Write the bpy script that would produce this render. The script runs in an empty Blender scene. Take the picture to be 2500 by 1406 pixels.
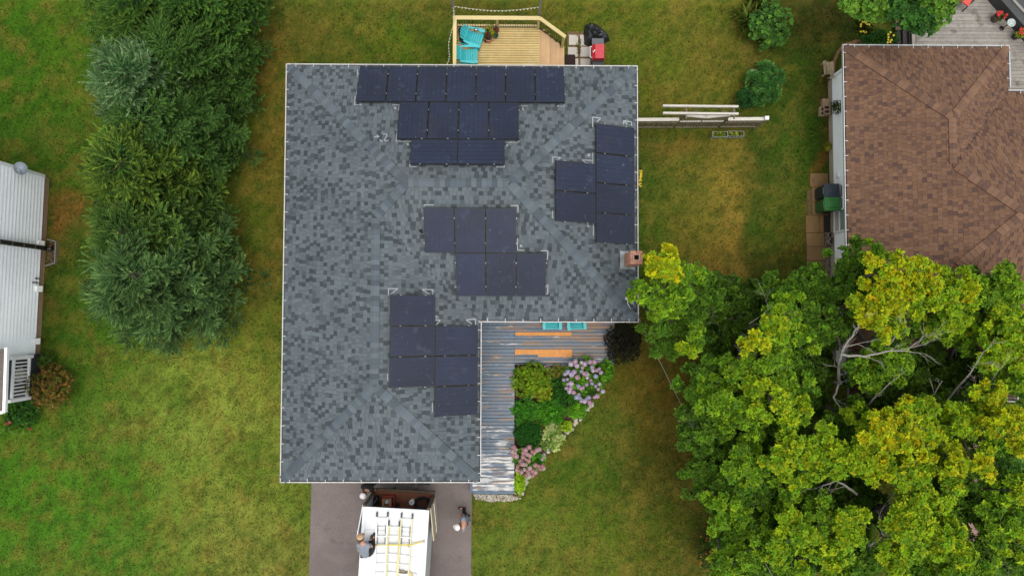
import bpy, math, random
import numpy as np
from mathutils import Vector, Matrix, noise as mnoise

random.seed(11)
rng = np.random.default_rng(11)
scene = bpy.context.scene
C = scene.collection

# ------------------------------------------------------------------ camera
CAM_H, FPX = 27.07, 1740.0
def rot(tx, ty, yaw):
    return Matrix.Rotation(yaw, 3, 'Z') @ Matrix.Rotation(ty, 3, 'Y') @ Matrix.Rotation(tx, 3, 'X')
CAM_R = rot(0.0381, -0.0097, 0.0024)
cam = bpy.data.cameras.new('camera'); camo = bpy.data.objects.new('camera', cam); C.objects.link(camo)
cam.sensor_width = 36.0; cam.lens = 36.0 * FPX / 2500.0; cam.clip_end = 3000.0; cam.clip_start = 0.1
camo.matrix_world = Matrix.Translation((0, 0, CAM_H)) @ CAM_R.to_4x4()
scene.camera = camo

# ------------------------------------------------------------------ light
SUN_EL, SUN_AZ = math.radians(80), math.radians(155)      # azimuth clockwise from +Y (picture-up)
w = bpy.data.worlds.new('World'); scene.world = w; w.use_nodes = True
nt = w.node_tree; bg = nt.nodes['Background']
sky = nt.nodes.new('ShaderNodeTexSky'); sky.sky_type = 'NISHITA'; sky.sun_disc = False
sky.sun_elevation = SUN_EL; sky.sun_rotation = SUN_AZ
sky.air_density = 1.0; sky.dust_density = 3.5; sky.ozone_density = 1.0
hs = nt.nodes.new('ShaderNodeHueSaturation'); hs.inputs['Saturation'].default_value = 0.32
nt.links.new(sky.outputs[0], hs.inputs['Color']); nt.links.new(hs.outputs[0], bg.inputs['Color'])
bg.inputs['Strength'].default_value = 0.15
sl = bpy.data.lights.new('sun', 'SUN'); so = bpy.data.objects.new('sun', sl); C.objects.link(so)
sl.energy = 0.55; sl.angle = math.radians(40); sl.color = (1.0, 0.95, 0.88)
sd = Vector((math.sin(SUN_AZ) * math.cos(SUN_EL), math.cos(SUN_AZ) * math.cos(SUN_EL), math.sin(SUN_EL)))
so.rotation_euler = sd.to_track_quat('Z', 'Y').to_euler()
vs = scene.view_settings; vs.view_transform = 'Standard'; vs.look = 'None'; vs.gamma = 1.0; vs.use_curve_mapping = False
vs.exposure = 0.98
scene.cycles.max_bounces = 6

# ------------------------------------------------------------------ helpers
def ray(px, py):
    return CAM_R @ Vector(((px - 1250.0) / FPX, (703.0 - py) / FPX, -1.0))
def P(px, py, z=0.0):
    """a pixel of the photograph seen at height z -> the world point"""
    d = ray(px, py); k = (CAM_H - z) / -d.z
    return Vector((d.x * k, d.y * k, z))
def proj(v):
    q = CAM_R.transposed() @ (Vector(v) - Vector((0, 0, CAM_H)))
    return 1250 + FPX * q.x / -q.z, 703 - FPX * q.y / -q.z
def lin(r, g=None, b=None):
    if g is None: r, g, b = r
    f = lambda c: (c / 255 / 12.92) if c / 255 <= 0.04045 else ((c / 255 + 0.055) / 1.055) ** 2.4
    k = 0.62 + 0.38 * min(1.0, max(0.0, (min(r, g, b) - 186) / 24.0))   # albedo scale for the exposure in use
    return (f(r) * k, f(g) * k, f(b) * k)

MATS = {}
def mat(name, col=None, rough=0.75, attr=False, var=None, bump=None, metal=0.0, spec=0.4, transl=0.0, stain=None, objvar=0.0, emit=None):
    """procedural material: base colour (or the mesh's own tint) varied by noise, with a fine bump"""
    if name in MATS: return MATS[name]
    m = bpy.data.materials.new(name); m.use_nodes = True; MATS[name] = m
    n, l = m.node_tree.nodes, m.node_tree.links
    b = n['Principled BSDF']; b.inputs['Roughness'].default_value = rough; b.inputs['Metallic'].default_value = metal
    b.inputs['Specular IOR Level'].default_value = spec
    geo = n.new('ShaderNodeNewGeometry')
    if attr:
        a = n.new('ShaderNodeAttribute'); a.attribute_name = 'tint'; out = a.outputs['Color']
    else:
        a = n.new('ShaderNodeRGB'); a.outputs[0].default_value = (*lin(col), 1); out = a.outputs[0]
    def noise(scale, detail=4.0, vec=None):
        t = n.new('ShaderNodeTexNoise'); t.inputs['Scale'].default_value = scale; t.inputs['Detail'].default_value = detail
        l.new(vec or geo.outputs['Position'], t.inputs['Vector']); return t.outputs['Fac']
    def mulv(out, fac_out, lo, hi, a0=0.3, a1=0.7):
        r = n.new('ShaderNodeMapRange'); r.inputs[1].default_value = a0; r.inputs[2].default_value = a1
        r.inputs[3].default_value = lo; r.inputs[4].default_value = hi; l.new(fac_out, r.inputs[0])
        x = n.new('ShaderNodeVectorMath'); x.operation = 'SCALE'; l.new(out, x.inputs[0]); l.new(r.outputs[0], x.inputs['Scale'])
        return x.outputs[0]
    for sc, amt in (var or []):
        out = mulv(out, noise(sc), 1 - amt, 1 + amt)
    if objvar:
        oi = n.new('ShaderNodeObjectInfo'); out = mulv(out, oi.outputs['Random'], 1 - objvar, 1 + objvar, 0, 1)
    if stain:                                   # (scale, threshold, colour, strength)
        for sc, th, colr, st in stain:
            r = n.new('ShaderNodeMapRange'); r.inputs[1].default_value = th; r.inputs[2].default_value = th + 0.12
            r.inputs[3].default_value = 0; r.inputs[4].default_value = st; l.new(noise(sc, 6.0), r.inputs[0])
            mx = n.new('ShaderNodeMix'); mx.data_type = 'RGBA'; l.new(r.outputs[0], mx.inputs['Factor'])
            l.new(out, mx.inputs['A']); mx.inputs['B'].default_value = (*lin(colr), 1); out = mx.outputs['Result']
    l.new(out, b.inputs['Base Color'])
    if bump:
        bp = n.new('ShaderNodeBump'); bp.inputs['Strength'].default_value = bump[1]; bp.inputs['Distance'].default_value = bump[2] if len(bump) > 2 else 0.01
        l.new(noise(bump[0]), bp.inputs['Height']); l.new(bp.outputs[0], b.inputs['Normal'])
    if transl:
        t = n.new('ShaderNodeBsdfTranslucent'); l.new(out, t.inputs['Color'])
        mx = n.new('ShaderNodeMixShader'); mx.inputs[0].default_value = transl
        l.new(b.outputs[0], mx.inputs[1]); l.new(t.outputs[0], mx.inputs[2])
        l.new(mx.outputs[0], n['Material Output'].inputs['Surface'])
    return m

def origin(o):
    v = Vector((0, 0, 0))
    while o is not None:
        v = v + o.location; o = o.parent
    return v
def np_mesh(name, V, F, Cc=None, m=None, parent=None, smooth=False, local=False, kind=None):
    V = np.asarray(V, dtype=np.float32).reshape(-1, 3); F = np.asarray(F, dtype=np.int32)
    k = F.shape[1]
    if parent is not None and not local: V = V - np.array(origin(parent), dtype=np.float32)
    me = bpy.data.meshes.new(name)
    me.vertices.add(len(V)); me.vertices.foreach_set('co', V.ravel())
    me.loops.add(F.size); me.loops.foreach_set('vertex_index', F.ravel())
    me.polygons.add(len(F)); me.polygons.foreach_set('loop_start', np.arange(0, F.size, k, dtype=np.int32))
    me.polygons.foreach_set('use_smooth', np.full(len(F), bool(smooth)))
    if Cc is not None:
        at = me.attributes.new('tint', 'FLOAT_COLOR', 'POINT')
        Cc = np.asarray(Cc, dtype=np.float32).reshape(-1, 3)
        at.data.foreach_set('color', np.c_[Cc, np.ones(len(Cc), dtype=np.float32)].ravel())
    me.update(calc_edges=True)
    if m: me.materials.append(m)
    o = bpy.data.objects.new(name, me); C.objects.link(o)
    if parent is not None: o.parent = parent
    if kind: o['kind'] = kind
    return o

class MB:
    """collects simple solids that become one mesh object"""
    def __init__(s): s.v, s.f, s.c, s.col = [], [], [], (0.5, 0.5, 0.5)
    def tint(s, r, g=None, b=None): s.col = lin(r, g, b); return s
    def add(s, vs, fs, M=None):
        k = len(s.v)
        for p in vs:
            p = Vector(p); s.v.append(tuple(M @ p) if M else tuple(p)); s.c.append(s.col)
        s.f += [tuple(i + k for i in f) for f in fs]; return s
    def box(s, c, d, M=None, taper=1.0):
        x, y, z = d[0] / 2, d[1] / 2, d[2] / 2; t = taper
        vs = [(c[0] + a * x * (t if e > 0 else 1), c[1] + b * y * (t if e > 0 else 1), c[2] + e * z) for e in (-1, 1) for a, b in ((-1, -1), (1, -1), (1, 1), (-1, 1))]
        return s.add(vs, [(3, 2, 1, 0), (4, 5, 6, 7), (0, 1, 5, 4), (1, 2, 6, 5), (2, 3, 7, 6), (3, 0, 4, 7)], M)
    def hexa(s, vs, M=None):
        return s.add(vs, [(3, 2, 1, 0), (4, 5, 6, 7), (0, 1, 5, 4), (1, 2, 6, 5), (2, 3, 7, 6), (3, 0, 4, 7)], M)
    def beam(s, a, b, wd, h, up=(0, 0, 1)):
        """a bar of section wd x h from a to b"""
        a, b = Vector(a), Vector(b); d = (b - a); L = d.length; d.normalize(); u = Vector(up)
        if abs(d.dot(u)) > 0.98: u = Vector((0, 1, 0))
        x = d.cross(u).normalized(); z = x.cross(d)
        vs = [p + x * i * wd / 2 + z * j * h / 2 for p in (a, b) for i, j in ((-1, -1), (1, -1), (1, 1), (-1, 1))]
        return s.add(vs, [(0, 1, 2, 3), (7, 6, 5, 4), (0, 4, 5, 1), (1, 5, 6, 2), (2, 6, 7, 3), (3, 7, 4, 0)])
    def prism(s, poly, z0, z1, M=None):
        n = len(poly); vs = [(p[0], p[1], z0) for p in poly] + [(p[0], p[1], z1) for p in poly]
        return s.add(vs, [tuple(range(n - 1, -1, -1)), tuple(range(n, 2 * n))] + [(i, (i + 1) % n, (i + 1) % n + n, i + n) for i in range(n)], M)
    def tube(s, pts, r, n=6, cap=True):
        pts = [Vector(p) for p in pts]; rs = r if isinstance(r, (list, tuple)) else [r] * len(pts)
        vs, fs = [], []
        for i, p in enumerate(pts):
            d = (pts[min(i + 1, len(pts) - 1)] - pts[max(i - 1, 0)]).normalized()
            u = Vector((0, 0, 1)) if abs(d.z) < 0.9 else Vector((0, 1, 0))
            x = d.cross(u).normalized(); y = d.cross(x)
            for j in range(n):
                a = 2 * math.pi * j / n; vs.append(p + (x * math.cos(a) + y * math.sin(a)) * rs[i])
        for i in range(len(pts) - 1):
            for j in range(n):
                fs.append((i * n + j, (i + 1) * n + j, (i + 1) * n + (j + 1) % n, i * n + (j + 1) % n))
        if cap: fs += [tuple(range(n)), tuple((len(pts) - 1) * n + j for j in range(n - 1, -1, -1))]
        return s.add(vs, fs)
    def lathe(s, prof, c=(0, 0, 0), n=16, M=None):
        vs, fs = [], []
        for r, z in prof:
            for j in range(n):
                a = 2 * math.pi * j / n; vs.append((c[0] + r * math.cos(a), c[1] + r * math.sin(a), c[2] + z))
        for i in range(len(prof) - 1):
            for j in range(n):
                fs.append((i * n + j, i * n + (j + 1) % n, (i + 1) * n + (j + 1) % n, (i + 1) * n + j))
        if prof[-1][0] > 0.0005: fs.append(tuple((len(prof) - 1) * n + j for j in range(n)))
        return s.add(vs, fs, M)
    def ball(s, c, r, n=10, m=6, M=None, jit=0.0):
        r = r if isinstance(r, (tuple, list)) else (r, r, r); vs, fs = [], []
        for i in range(m + 1):
            t = math.pi * i / m
            for j in range(n):
                a = 2 * math.pi * j / n; q = 1 + (random.uniform(-jit, jit) if 0 < i < m else 0)
                vs.append((c[0] + r[0] * q * math.sin(t) * math.cos(a), c[1] + r[1] * q * math.sin(t) * math.sin(a), c[2] - r[2] * q * math.cos(t)))
        for i in range(m):
            for j in range(n):
                fs.append((i * n + j, i * n + (j + 1) % n, (i + 1) * n + (j + 1) % n, (i + 1) * n + j))
        return s.add(vs, fs, M)
    def build(s, name, m, parent=None, smooth=False, local=False, kind=None, tinted=False):
        off = Vector((0, 0, 0)) if (parent is None or local) else origin(parent)
        me = bpy.data.meshes.new(name)
        me.from_pydata([tuple(Vector(v) - off) for v in s.v], [], s.f)
        if tinted:
            at = me.attributes.new('tint', 'FLOAT_COLOR', 'POINT')
            at.data.foreach_set('color', np.c_[np.array(s.c, dtype=np.float32), np.ones(len(s.c), dtype=np.float32)].ravel())
        if smooth: me.polygons.foreach_set('use_smooth', [True] * len(me.polygons))
        me.update()
        if m: me.materials.append(m)
        o = bpy.data.objects.new(name, me); C.objects.link(o)
        if parent is not None: o.parent = parent
        if kind: o['kind'] = kind
        return o
def tag(o, label=None, cat=None, group=None, kind=None):
    if label: o['label'] = label
    if cat: o['category'] = cat
    if group: o['group'] = group
    if kind: o['kind'] = kind
    return o
def thing(name, label, cat, loc=(0, 0, 0), rz=0.0, group=None):
    o = bpy.data.objects.new(name, None); C.objects.link(o); o.empty_display_size = 0.2
    o.location = loc; o.rotation_euler = (0, 0, rz)
    return tag(o, label, cat, group)
KIDS = {}
def dup(root, loc, rz=0.0, label=None, group=None):
    """a copy of a thing with copies of its parts and their sub-parts"""
    if root.name not in KIDS: KIDS[root.name] = [(c, list(c.children)) for c in root.children]
    r = root.copy(); C.objects.link(r); r.location = loc; r.rotation_euler = (0, 0, rz)
    if label: r['label'] = label
    if group: r['group'] = group
    for c, gs in KIDS[root.name]:
        k = c.copy(); C.objects.link(k); k.parent = r
        for g in gs:
            q = g.copy(); C.objects.link(q); q.parent = k
    return r
def inst(me, name, parent, M):
    """a piece that shares its mesh with alike pieces"""
    o = bpy.data.objects.new(name, me); C.objects.link(o)
    o.parent = parent; o.matrix_local = Matrix.Translation(-origin(parent)) @ M if parent is not None else M
    return o
def frame(o, x, y, z):
    return Matrix(((x[0], y[0], z[0], o[0]), (x[1], y[1], z[1], o[1]), (x[2], y[2], z[2], o[2]), (0, 0, 0, 1)))

# leaf scatter ---------------------------------------------------------------
def unit(a): return a / np.maximum(np.linalg.norm(a, axis=-1, keepdims=True), 1e-9)
def leaves_mesh(pos, d, nrm, L, W, col, fold=0.15, droop=0.10, broad=0.58):
    """kite leaves: root pos, direction d, normal nrm -> V, F, C"""
    n = len(pos); d = unit(d); s = unit(np.cross(d, nrm)); u = unit(np.cross(s, d))
    L = np.broadcast_to(np.asarray(L, dtype=float), (n,))[:, None]; W = np.broadcast_to(np.asarray(W, dtype=float), (n,))[:, None]
    a = pos; m1 = pos + d * L * broad - s * W / 2 + u * L * fold; m2 = pos + d * L * broad + s * W / 2 + u * L * fold
    t = pos + d * L - u * L * droop
    V = np.stack([a, m1, t, m2], 1).reshape(-1, 3)
    i = np.arange(n)[:, None] * 4
    F = np.concatenate([i + np.array([[0, 2, 1]]), i + np.array([[0, 3, 2]])], 0)
    return V, F, np.repeat(col, 4, axis=0)
def jitter(base, n, amt=0.25, hue=0.10):
    base = np.asarray(base, dtype=float).reshape(-1, 3)
    if len(base) == 1: base = np.repeat(base, n, 0)
    return np.clip(base * (1 + rng.uniform(-amt, amt, (n, 1))) * (1 + rng.uniform(-hue, hue, (n, 3))), 0, 1)
def join(parts):
    V, F, K, k = [], [], [], 0
    for v, f, c in parts:
        V.append(v); F.append(f + k); K.append(c); k += len(v)
    return np.concatenate(V), np.concatenate(F), np.concatenate(K)
def ell_points(c, r, n, inner=0.55, zmin=-0.35):
    p = rng.normal(size=(n * 3, 3)); p = unit(p); p = p[p[:, 2] > zmin][:n]
    rad = rng.uniform(inner, 1.0, (len(p), 1)) ** 0.6
    return np.array(c) + p * rad * np.array(r), p
def rosettes(c, r, n, leaf, cols, k=7, inner=0.6, zmin=-0.3, amt=0.25, tilt=0.35, aspect=0.5):
    """whorls of leaves on a rounded clump"""
    p, nr = ell_points(c, r, n, inner, zmin); n = len(p)
    nr = unit(nr + np.array([0, 0, 0.9]) + rng.normal(size=(n, 3)) * 0.35)
    t = unit(np.cross(nr, rng.normal(size=(n, 3)))); b = np.cross(nr, t)
    ang = (np.arange(k) * 2 * math.pi / k)[None, :] + rng.uniform(0, 6.28, (n, 1)) + rng.normal(size=(n, k)) * 0.25
    d = t[:, None, :] * np.cos(ang)[..., None] + b[:, None, :] * np.sin(ang)[..., None]
    tl = rng.uniform(-0.1, tilt * 2, (n, k, 1)); d = d + nr[:, None, :] * tl
    N = np.repeat(nr[:, None, :], k, 1) + rng.normal(size=(n, k, 3)) * 0.15
    pos = np.repeat(p[:, None, :], k, 1)
    cc = jitter(cols[rng.integers(0, len(cols), n)] if len(np.shape(cols)) > 1 else cols, n, amt, 0.08)
    cc = np.repeat(cc[:, None, :], k, 1) * (1 + rng.uniform(-0.12, 0.12, (n, k, 1)))
    L = leaf * rng.uniform(0.7, 1.2, (n, k))
    return leaves_mesh(pos.reshape(-1, 3), d.reshape(-1, 3), N.reshape(-1, 3), L.ravel(), L.ravel() * aspect, cc.reshape(-1, 3))
M_leaf = mat('leaf', attr=True, rough=0.6, spec=0.15, transl=0.25)
M_needle = mat('needle', attr=True, rough=0.9, spec=0.05, transl=0.06)
M_bark = mat('bark', (112, 104, 92), rough=0.9, var=[(6, 0.3), (30, 0.2)], bump=(25, 0.6, 0.02))
M_pale = mat('pale_bark', (178, 172, 158), rough=0.85, var=[(5, 0.25), (40, 0.15)])
# ------------------------------------------------------------------ the lawn
BASE = lin(80, 96, 26)
PATCH = [  # px, py, rx, ry, colour, weight : stretches of greener, drier or bare lawn
 (60,150,200,260,(64,104,14),1.3),(170,60,90,120,(96,104,32),.6),(150,330,90,120,(74,92,26),.5),(70,330,110,60,(84,104,34),.5),
 (160,500,36,20,(140,84,44),.9),(165,545,26,30,(150,88,48),.8),(140,620,30,40,(132,80,42),.7),(120,740,16,24,(120,78,40),.7),(205,640,50,70,(70,82,26),.6),
 (150,720,70,140,(66,84,22),.7),(230,900,120,120,(64,98,18),1.1),(330,1000,150,120,(100,122,40),.7),(480,960,170,90,(146,152,62),.85),(600,900,90,90,(122,124,44),.7),
 (560,1180,150,120,(132,138,54),.7),(640,1320,130,80,(142,134,62),.7),(470,1330,110,60,(126,128,52),.55),(220,1150,180,90,(80,120,28),.9),(80,1230,140,140,(70,114,22),1.1),
 (300,1330,160,80,(76,116,30),1.0),(120,1390,140,50,(86,118,36),.6),(690,1050,60,90,(128,134,52),.7),(700,1240,70,60,(120,128,46),.6),(500,1080,200,60,(132,140,58),.5),
 (650,120,36,110,(118,92,36),.8),(660,300,36,120,(124,98,38),.8),(655,480,36,120,(112,98,36),.8),(650,640,36,110,(104,92,34),.8),(640,800,60,70,(98,108,32),.6),(585,600,16,60,(120,78,40),.8),
 (780,60,120,50,(104,92,34),.7),(940,85,90,50,(90,106,22),.8),(840,120,90,30,(88,88,28),.6),(1010,30,80,40,(104,96,36),.6),(1200,25,90,25,(92,84,30),.7),(1060,90,30,60,(74,84,20),.7),
 (1420,30,130,50,(102,100,30),.6),(1600,70,120,90,(98,104,28),.6),(1720,100,90,120,(112,98,36),.7),(1680,220,100,60,(104,96,30),.5),(1650,150,60,40,(96,112,26),.6),
 (2020,60,110,60,(72,66,24),.9),(1960,130,90,70,(66,76,20),.8),(1740,200,60,50,(118,104,36),.5),(1880,130,60,120,(74,82,22),.5),
 (1700,480,110,90,(120,108,40),.7),(1640,450,60,60,(76,92,26),.6),(1590,520,26,140,(74,92,28),.8),(1770,430,50,60,(148,120,48),.8),(1795,560,26,160,(162,126,54),.9),(1740,590,60,60,(126,108,40),.6),(1690,610,40,60,(112,100,36),.6),
 (1770,640,50,60,(138,104,44),.8),(1850,400,44,90,(62,76,22),.9),(1842,560,20,160,(58,76,22),.9),(1910,470,44,80,(94,98,34),.6),(1920,600,50,50,(96,80,30),.7),(1935,330,70,90,(60,82,20),.85),(1890,640,60,50,(74,80,24),.7),
 (1660,345,50,20,(128,96,42),.8),(1740,375,70,24,(104,98,32),.6),(1590,350,30,40,(96,88,32),.7),(2012,340,10,60,(140,88,46),1.0),(2008,200,12,60,(104,74,38),.9),(2012,400,10,30,(134,84,44),1.0),
 (1640,760,90,70,(88,78,26),.8),(1600,930,70,90,(120,88,30),.85),(1660,1020,60,90,(112,88,30),.8),(1520,960,60,60,(96,96,28),.6),(1470,1060,80,50,(104,104,38),.7),(1385,1100,20,14,(150,106,58),.9),
 (1400,1190,120,60,(94,104,32),.6),(1330,1290,120,70,(100,116,36),.7),(1240,1340,90,60,(108,120,44),.6),(1560,1170,80,60,(84,80,24),.8),(1640,1170,60,80,(82,74,22),.85),(1500,1290,120,60,(96,104,28),.6),
 (1620,1310,80,70,(80,82,22),.8),(1440,1380,160,40,(112,110,40),.6),(1700,1380,60,60,(94,76,28),.8),(1560,840,60,60,(66,70,24),.7),(2450,1100,60,60,(92,128,48),.9),(2440,1330,50,60,(84,116,40),.8),
]
PW = [(P(a, b), c / 64.0, d / 64.0, np.array(lin(col)), wt) for a, b, c, d, col, wt in PATCH]
def fbm(x, y, s, seed=0):
    # cheap value noise on arrays
    out = np.zeros_like(x); amp = 1.0; tot = 0
    for o in range(3):
        xs, ys = x / s * 2 ** o + seed * 17.3, y / s * 2 ** o + seed * 9.1
        xi, yi = np.floor(xs), np.floor(ys); fx, fy = xs - xi, ys - yi
        fx, fy = fx * fx * (3 - 2 * fx), fy * fy * (3 - 2 * fy)
        h = lambda a, b: np.modf(np.abs(np.sin(a * 127.1 + b * 311.7 + seed * 3.7) * 43758.5453))[0]
        v = (h(xi, yi) * (1 - fx) + h(xi + 1, yi) * fx) * (1 - fy) + (h(xi, yi + 1) * (1 - fx) + h(xi + 1, yi + 1) * fx) * fy
        out += v * amp; tot += amp; amp *= 0.55
    return out / tot
def lawn_colour(x, y):
    col = np.repeat(np.array([BASE]), len(x), 0); W = np.full((len(x), 1), 0.28)
    acc = col * 0.28
    wx = x + (fbm(x, y, 1.4, 1) - .5) * 1.4; wy = y + (fbm(x, y, 1.4, 2) - .5) * 1.4
    for c, rx, ry, k, wt in PW:
        g = np.exp(-(((wx - c.x) / rx) ** 2 + ((wy - c.y) / ry) ** 2) * 0.9)[:, None] * wt * 3.0
        acc = acc + g * k; W = W + g
    col = acc / W
    f1 = fbm(x, y, 0.55, 3)[:, None]; f2 = fbm(x, y, 0.22, 4)[:, None]; f3 = fbm(x, y, 2.2, 5)[:, None]
    dry = np.array(lin(134, 108, 48)); lush = np.array(lin(64, 98, 18))
    col = col + (dry - col) * np.clip((f1 - .54) * 2.0, 0, .4) + (lush - col) * np.clip((.46 - f3) * 2.0, 0, .45)
    f4 = fbm(x, y, 0.10, 14)[:, None]
    f5 = fbm(x, y, 0.33, 21)[:, None]
    col = col + (np.array(lin(126, 108, 46)) - col) * np.clip((f5 - .52) * 2.4, 0, .34) + (np.array(lin(58, 92, 22)) - col) * np.clip((.46 - f2) * 2.4, 0, .45)
    return col * (0.44 + 0.50 * f2 + 0.50 * f4) * np.array([.99, 1.10, .98])
def axis_pts(lo, hi, step, far):
    a = np.arange(lo, hi + step, step); g = [step]
    out_hi, out_lo, s = [], [], step
    h, l_ = a[-1], a[0]
    while h < far:
        s *= 1.6; h += s; l_ -= s; out_hi.append(h); out_lo.append(l_)
    return np.concatenate([out_lo[::-1], a, out_hi])
gx = axis_pts(-22, 22, 0.14, 900); gy = axis_pts(-13, 13, 0.14, 900)
XX, YY = np.meshgrid(gx, gy); x, y = XX.ravel(), YY.ravel()
inside = (np.abs(x) < 24) & (np.abs(y) < 15)
z = np.where(inside, (fbm(x, y, 1.8, 8) - .5) * 0.05, 0) - 0.03
nx_, ny_ = len(gx), len(gy)
ii = (np.arange(ny_ - 1)[:, None] * nx_ + np.arange(nx_ - 1)[None, :]).ravel()
F = np.stack([ii, ii + 1, ii + 1 + nx_, ii + nx_], 1)
m_lawn = mat('lawn_soil', attr=True, rough=0.95, spec=0.1, var=[(14, 0.18), (70, 0.22)], bump=(60, 0.5, 0.03))
lawn = np_mesh('lawn', np.c_[x, y, z], F, lawn_colour(x, y), m_lawn, smooth=True); tag(lawn, kind='structure')

def poly_px(pts, z=0.0): return [tuple(P(a, b, z)[:2]) for a, b in pts]
def in_poly(x, y, poly):
    r = np.zeros(len(x), dtype=bool); n = len(poly)
    for i in range(n):
        (x1, y1), (x2, y2) = poly[i], poly[(i + 1) % n]
        if y1 == y2: continue
        c = ((y1 > y) != (y2 > y)) & (x < (x2 - x1) * (y - y1) / (y2 - y1) + x1); r ^= c
    return r
# house outline (gutter lips), fitted to the photograph
xW, xE, xM, yN, yS1, yS2 = -7.524, 4.538, -0.792, 8.580, -0.238, -5.619
EAVE, TT = 2.9, 0.4226
DRIVE = poly_px([(762, 1120), (1152, 1120), (1150, 1500), (752, 1500)])
BED = poly_px([(1252, 885), (1500, 885), (1496, 915), (1440, 985), (1418, 1012), (1360, 1082), (1300, 1150), (1268, 1214), (1252, 1210)])
NO_GRASS = [DRIVE, BED, [(xW + .45, yS2 + .45), (xM - .45, yS2 + .45), (xM - .45, yS1 + .45), (xE - .45, yS1 + .45), (xE - .45, yN - .45), (xW + .45, yN - .45)],
            poly_px([(1170, 780), (1500, 780), (1500, 889), (1256, 889), (1254, 1212), (1148, 1212), (1148, 1180), (1170, 1180)]),
            poly_px([(2028, 100), (2520, 100), (2520, 860), (2044, 860)]), poly_px([(2012, 520), (2045, 520), (2048, 830), (2012, 830)]),
            poly_px([(1966, 424), (2012, 424), (2012, 830), (1966, 830)]), poly_px([(2205, -60), (2600, -60), (2600, 240), (2205, 240)])]
n = 330000
bx_, by_ = rng.uniform(-20.3, 20.3, n), rng.uniform(-11.6, 12.0, n)
keep = np.ones(n, dtype=bool)
for pl in NO_GRASS: keep &= ~in_poly(bx_, by_, pl)
bare = fbm(bx_, by_, 0.5, 12); keep &= rng.uniform(size=n) < np.clip(1.3 - bare * 0.9, .2, 1)
bx_, by_ = bx_[keep], by_[keep]; n = len(bx_)
col = lawn_colour(bx_, by_)
mixk = rng.uniform(size=(n, 1)); tan_, grn_ = np.array(lin(160, 142, 70)), np.array(lin(96, 142, 34))
col = np.where(mixk < .10, col * .5 + tan_ * .5, np.where(mixk > .80, col * .5 + grn_ * .5, col)) * rng.uniform(0.55, 1.55, (n, 1)) * (1 + rng.uniform(-.12, .12, (n, 3)))
a = rng.uniform(0, 6.28, n); hgt = rng.uniform(0.03, 0.075, n) * (0.7 + 0.7 * fbm(bx_, by_, 0.8, 6)); lean = rng.uniform(0.02, 0.08, n); wd = rng.uniform(0.010, 0.026, n)
dx, dy = np.cos(a), np.sin(a)
z0 = (fbm(bx_, by_, 1.8, 8) - .5) * 0.05 - 0.045
V = np.stack([np.c_[bx_ - dy * wd, by_ + dx * wd, z0], np.c_[bx_ + dy * wd, by_ - dx * wd, z0], np.c_[bx_ + dx * lean, by_ + dy * lean, z0 + 0.015 + hgt]], 1).reshape(-1, 3)
g = np_mesh('grass', V, np.arange(3 * n).reshape(-1, 3), np.repeat(col, 3, 0), mat('grass_blade', attr=True, rough=0.7, spec=0.2, transl=0.3))
tag(g, 'short patchy grass of the lawns around the houses', 'grass', kind='stuff')

# driveway
b = MB(); b.prism([p for p in DRIVE], -0.12, 0.012)
tag(b.build('driveway', mat('asphalt', (134, 123, 118), rough=0.95, spec=0.15, var=[(1.2, 0.10), (18, 0.10), (120, 0.28)], bump=(140, 0.5, 0.01), stain=[(.7, 0.52, (118, 108, 103), .6), (1.6, 0.62, (100, 92, 88), .5), (5, 0.68, (84, 77, 74), .5), (2.4, .64, (148, 138, 131), .4)])), kind='structure')
# asphalt crumbs and drips beside the truck are part of the drive's wear
for px, py, r in [(1093,1245,.03),(1092,1256,.04),(1097,1263,.03),(1101,1266,.02),(868,1270,.05),(775,1277,.02),(832,1363,.03)]:
    pass

# garden soil under the front bed, and its loose white gravel
b = MB(); b.prism(BED, -0.1, 0.012); tag(b.build('garden_soil', mat('soil', (84, 60, 44), rough=1, var=[(6, .3), (60, .4)], bump=(40, .8, .03))), kind='structure')

def pebbles(name, poly, n, cols, size, label, z=0.012):
    xs = [p[0] for p in poly]; ys = [p[1] for p in poly]
    x = rng.uniform(min(xs), max(xs), n * 3); y = rng.uniform(min(ys), max(ys), n * 3)
    k = in_poly(x, y, poly); x, y = x[k][:n], y[k][:n]; n = len(x)
    r = rng.uniform(size * .5, size, n)
    o = np.array([[1, 0, 0], [0, 1, 0], [-1, 0, 0], [0, -1, 0], [0, 0, .8]])
    a = rng.uniform(0, 6.28, n); cs, sn = np.cos(a)[:, None], np.sin(a)[:, None]
    st = rng.uniform(.6, 1.4, (n, 1))
    ox = (o[None, :, 0] * st * cs - o[None, :, 1] * sn) * r[:, None]; oy = (o[None, :, 0] * st * sn + o[None, :, 1] * cs) * r[:, None]
    V = np.stack([x[:, None] + ox, y[:, None] + oy, z + o[None, :, 2] * r[:, None]], 2).reshape(-1, 3)
    i = np.arange(n)[:, None] * 5
    F = np.concatenate([i + np.array([[q, (q + 1) % 4, 4]]) for q in range(4)], 0)
    cc = jitter(np.array([lin(c) for c in cols])[rng.integers(0, len(cols), n)], n, .2, .05)
    ob = np_mesh(name, V, F, np.repeat(cc, 5, 0), mat('pebble', attr=True, rough=.9, spec=.2))
    return tag(ob, label, 'gravel', kind='stuff')
WH = [(222, 214, 200), (206, 196, 180), (190, 180, 164), (160, 148, 132)]
pebbles('white_gravel', poly_px([(1338, 888), (1402, 888), (1398, 908), (1350, 912), (1322, 896)]), 500, WH, .035, 'white gravel under the porch edge behind the hydrangea', .014)
pebbles('white_gravel', poly_px([(1156, 1206), (1262, 1208), (1272, 1216), (1250, 1222), (1200, 1224), (1160, 1218)]), 700, WH, .035, 'white gravel along the peeling end of the porch', -.005)
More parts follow.
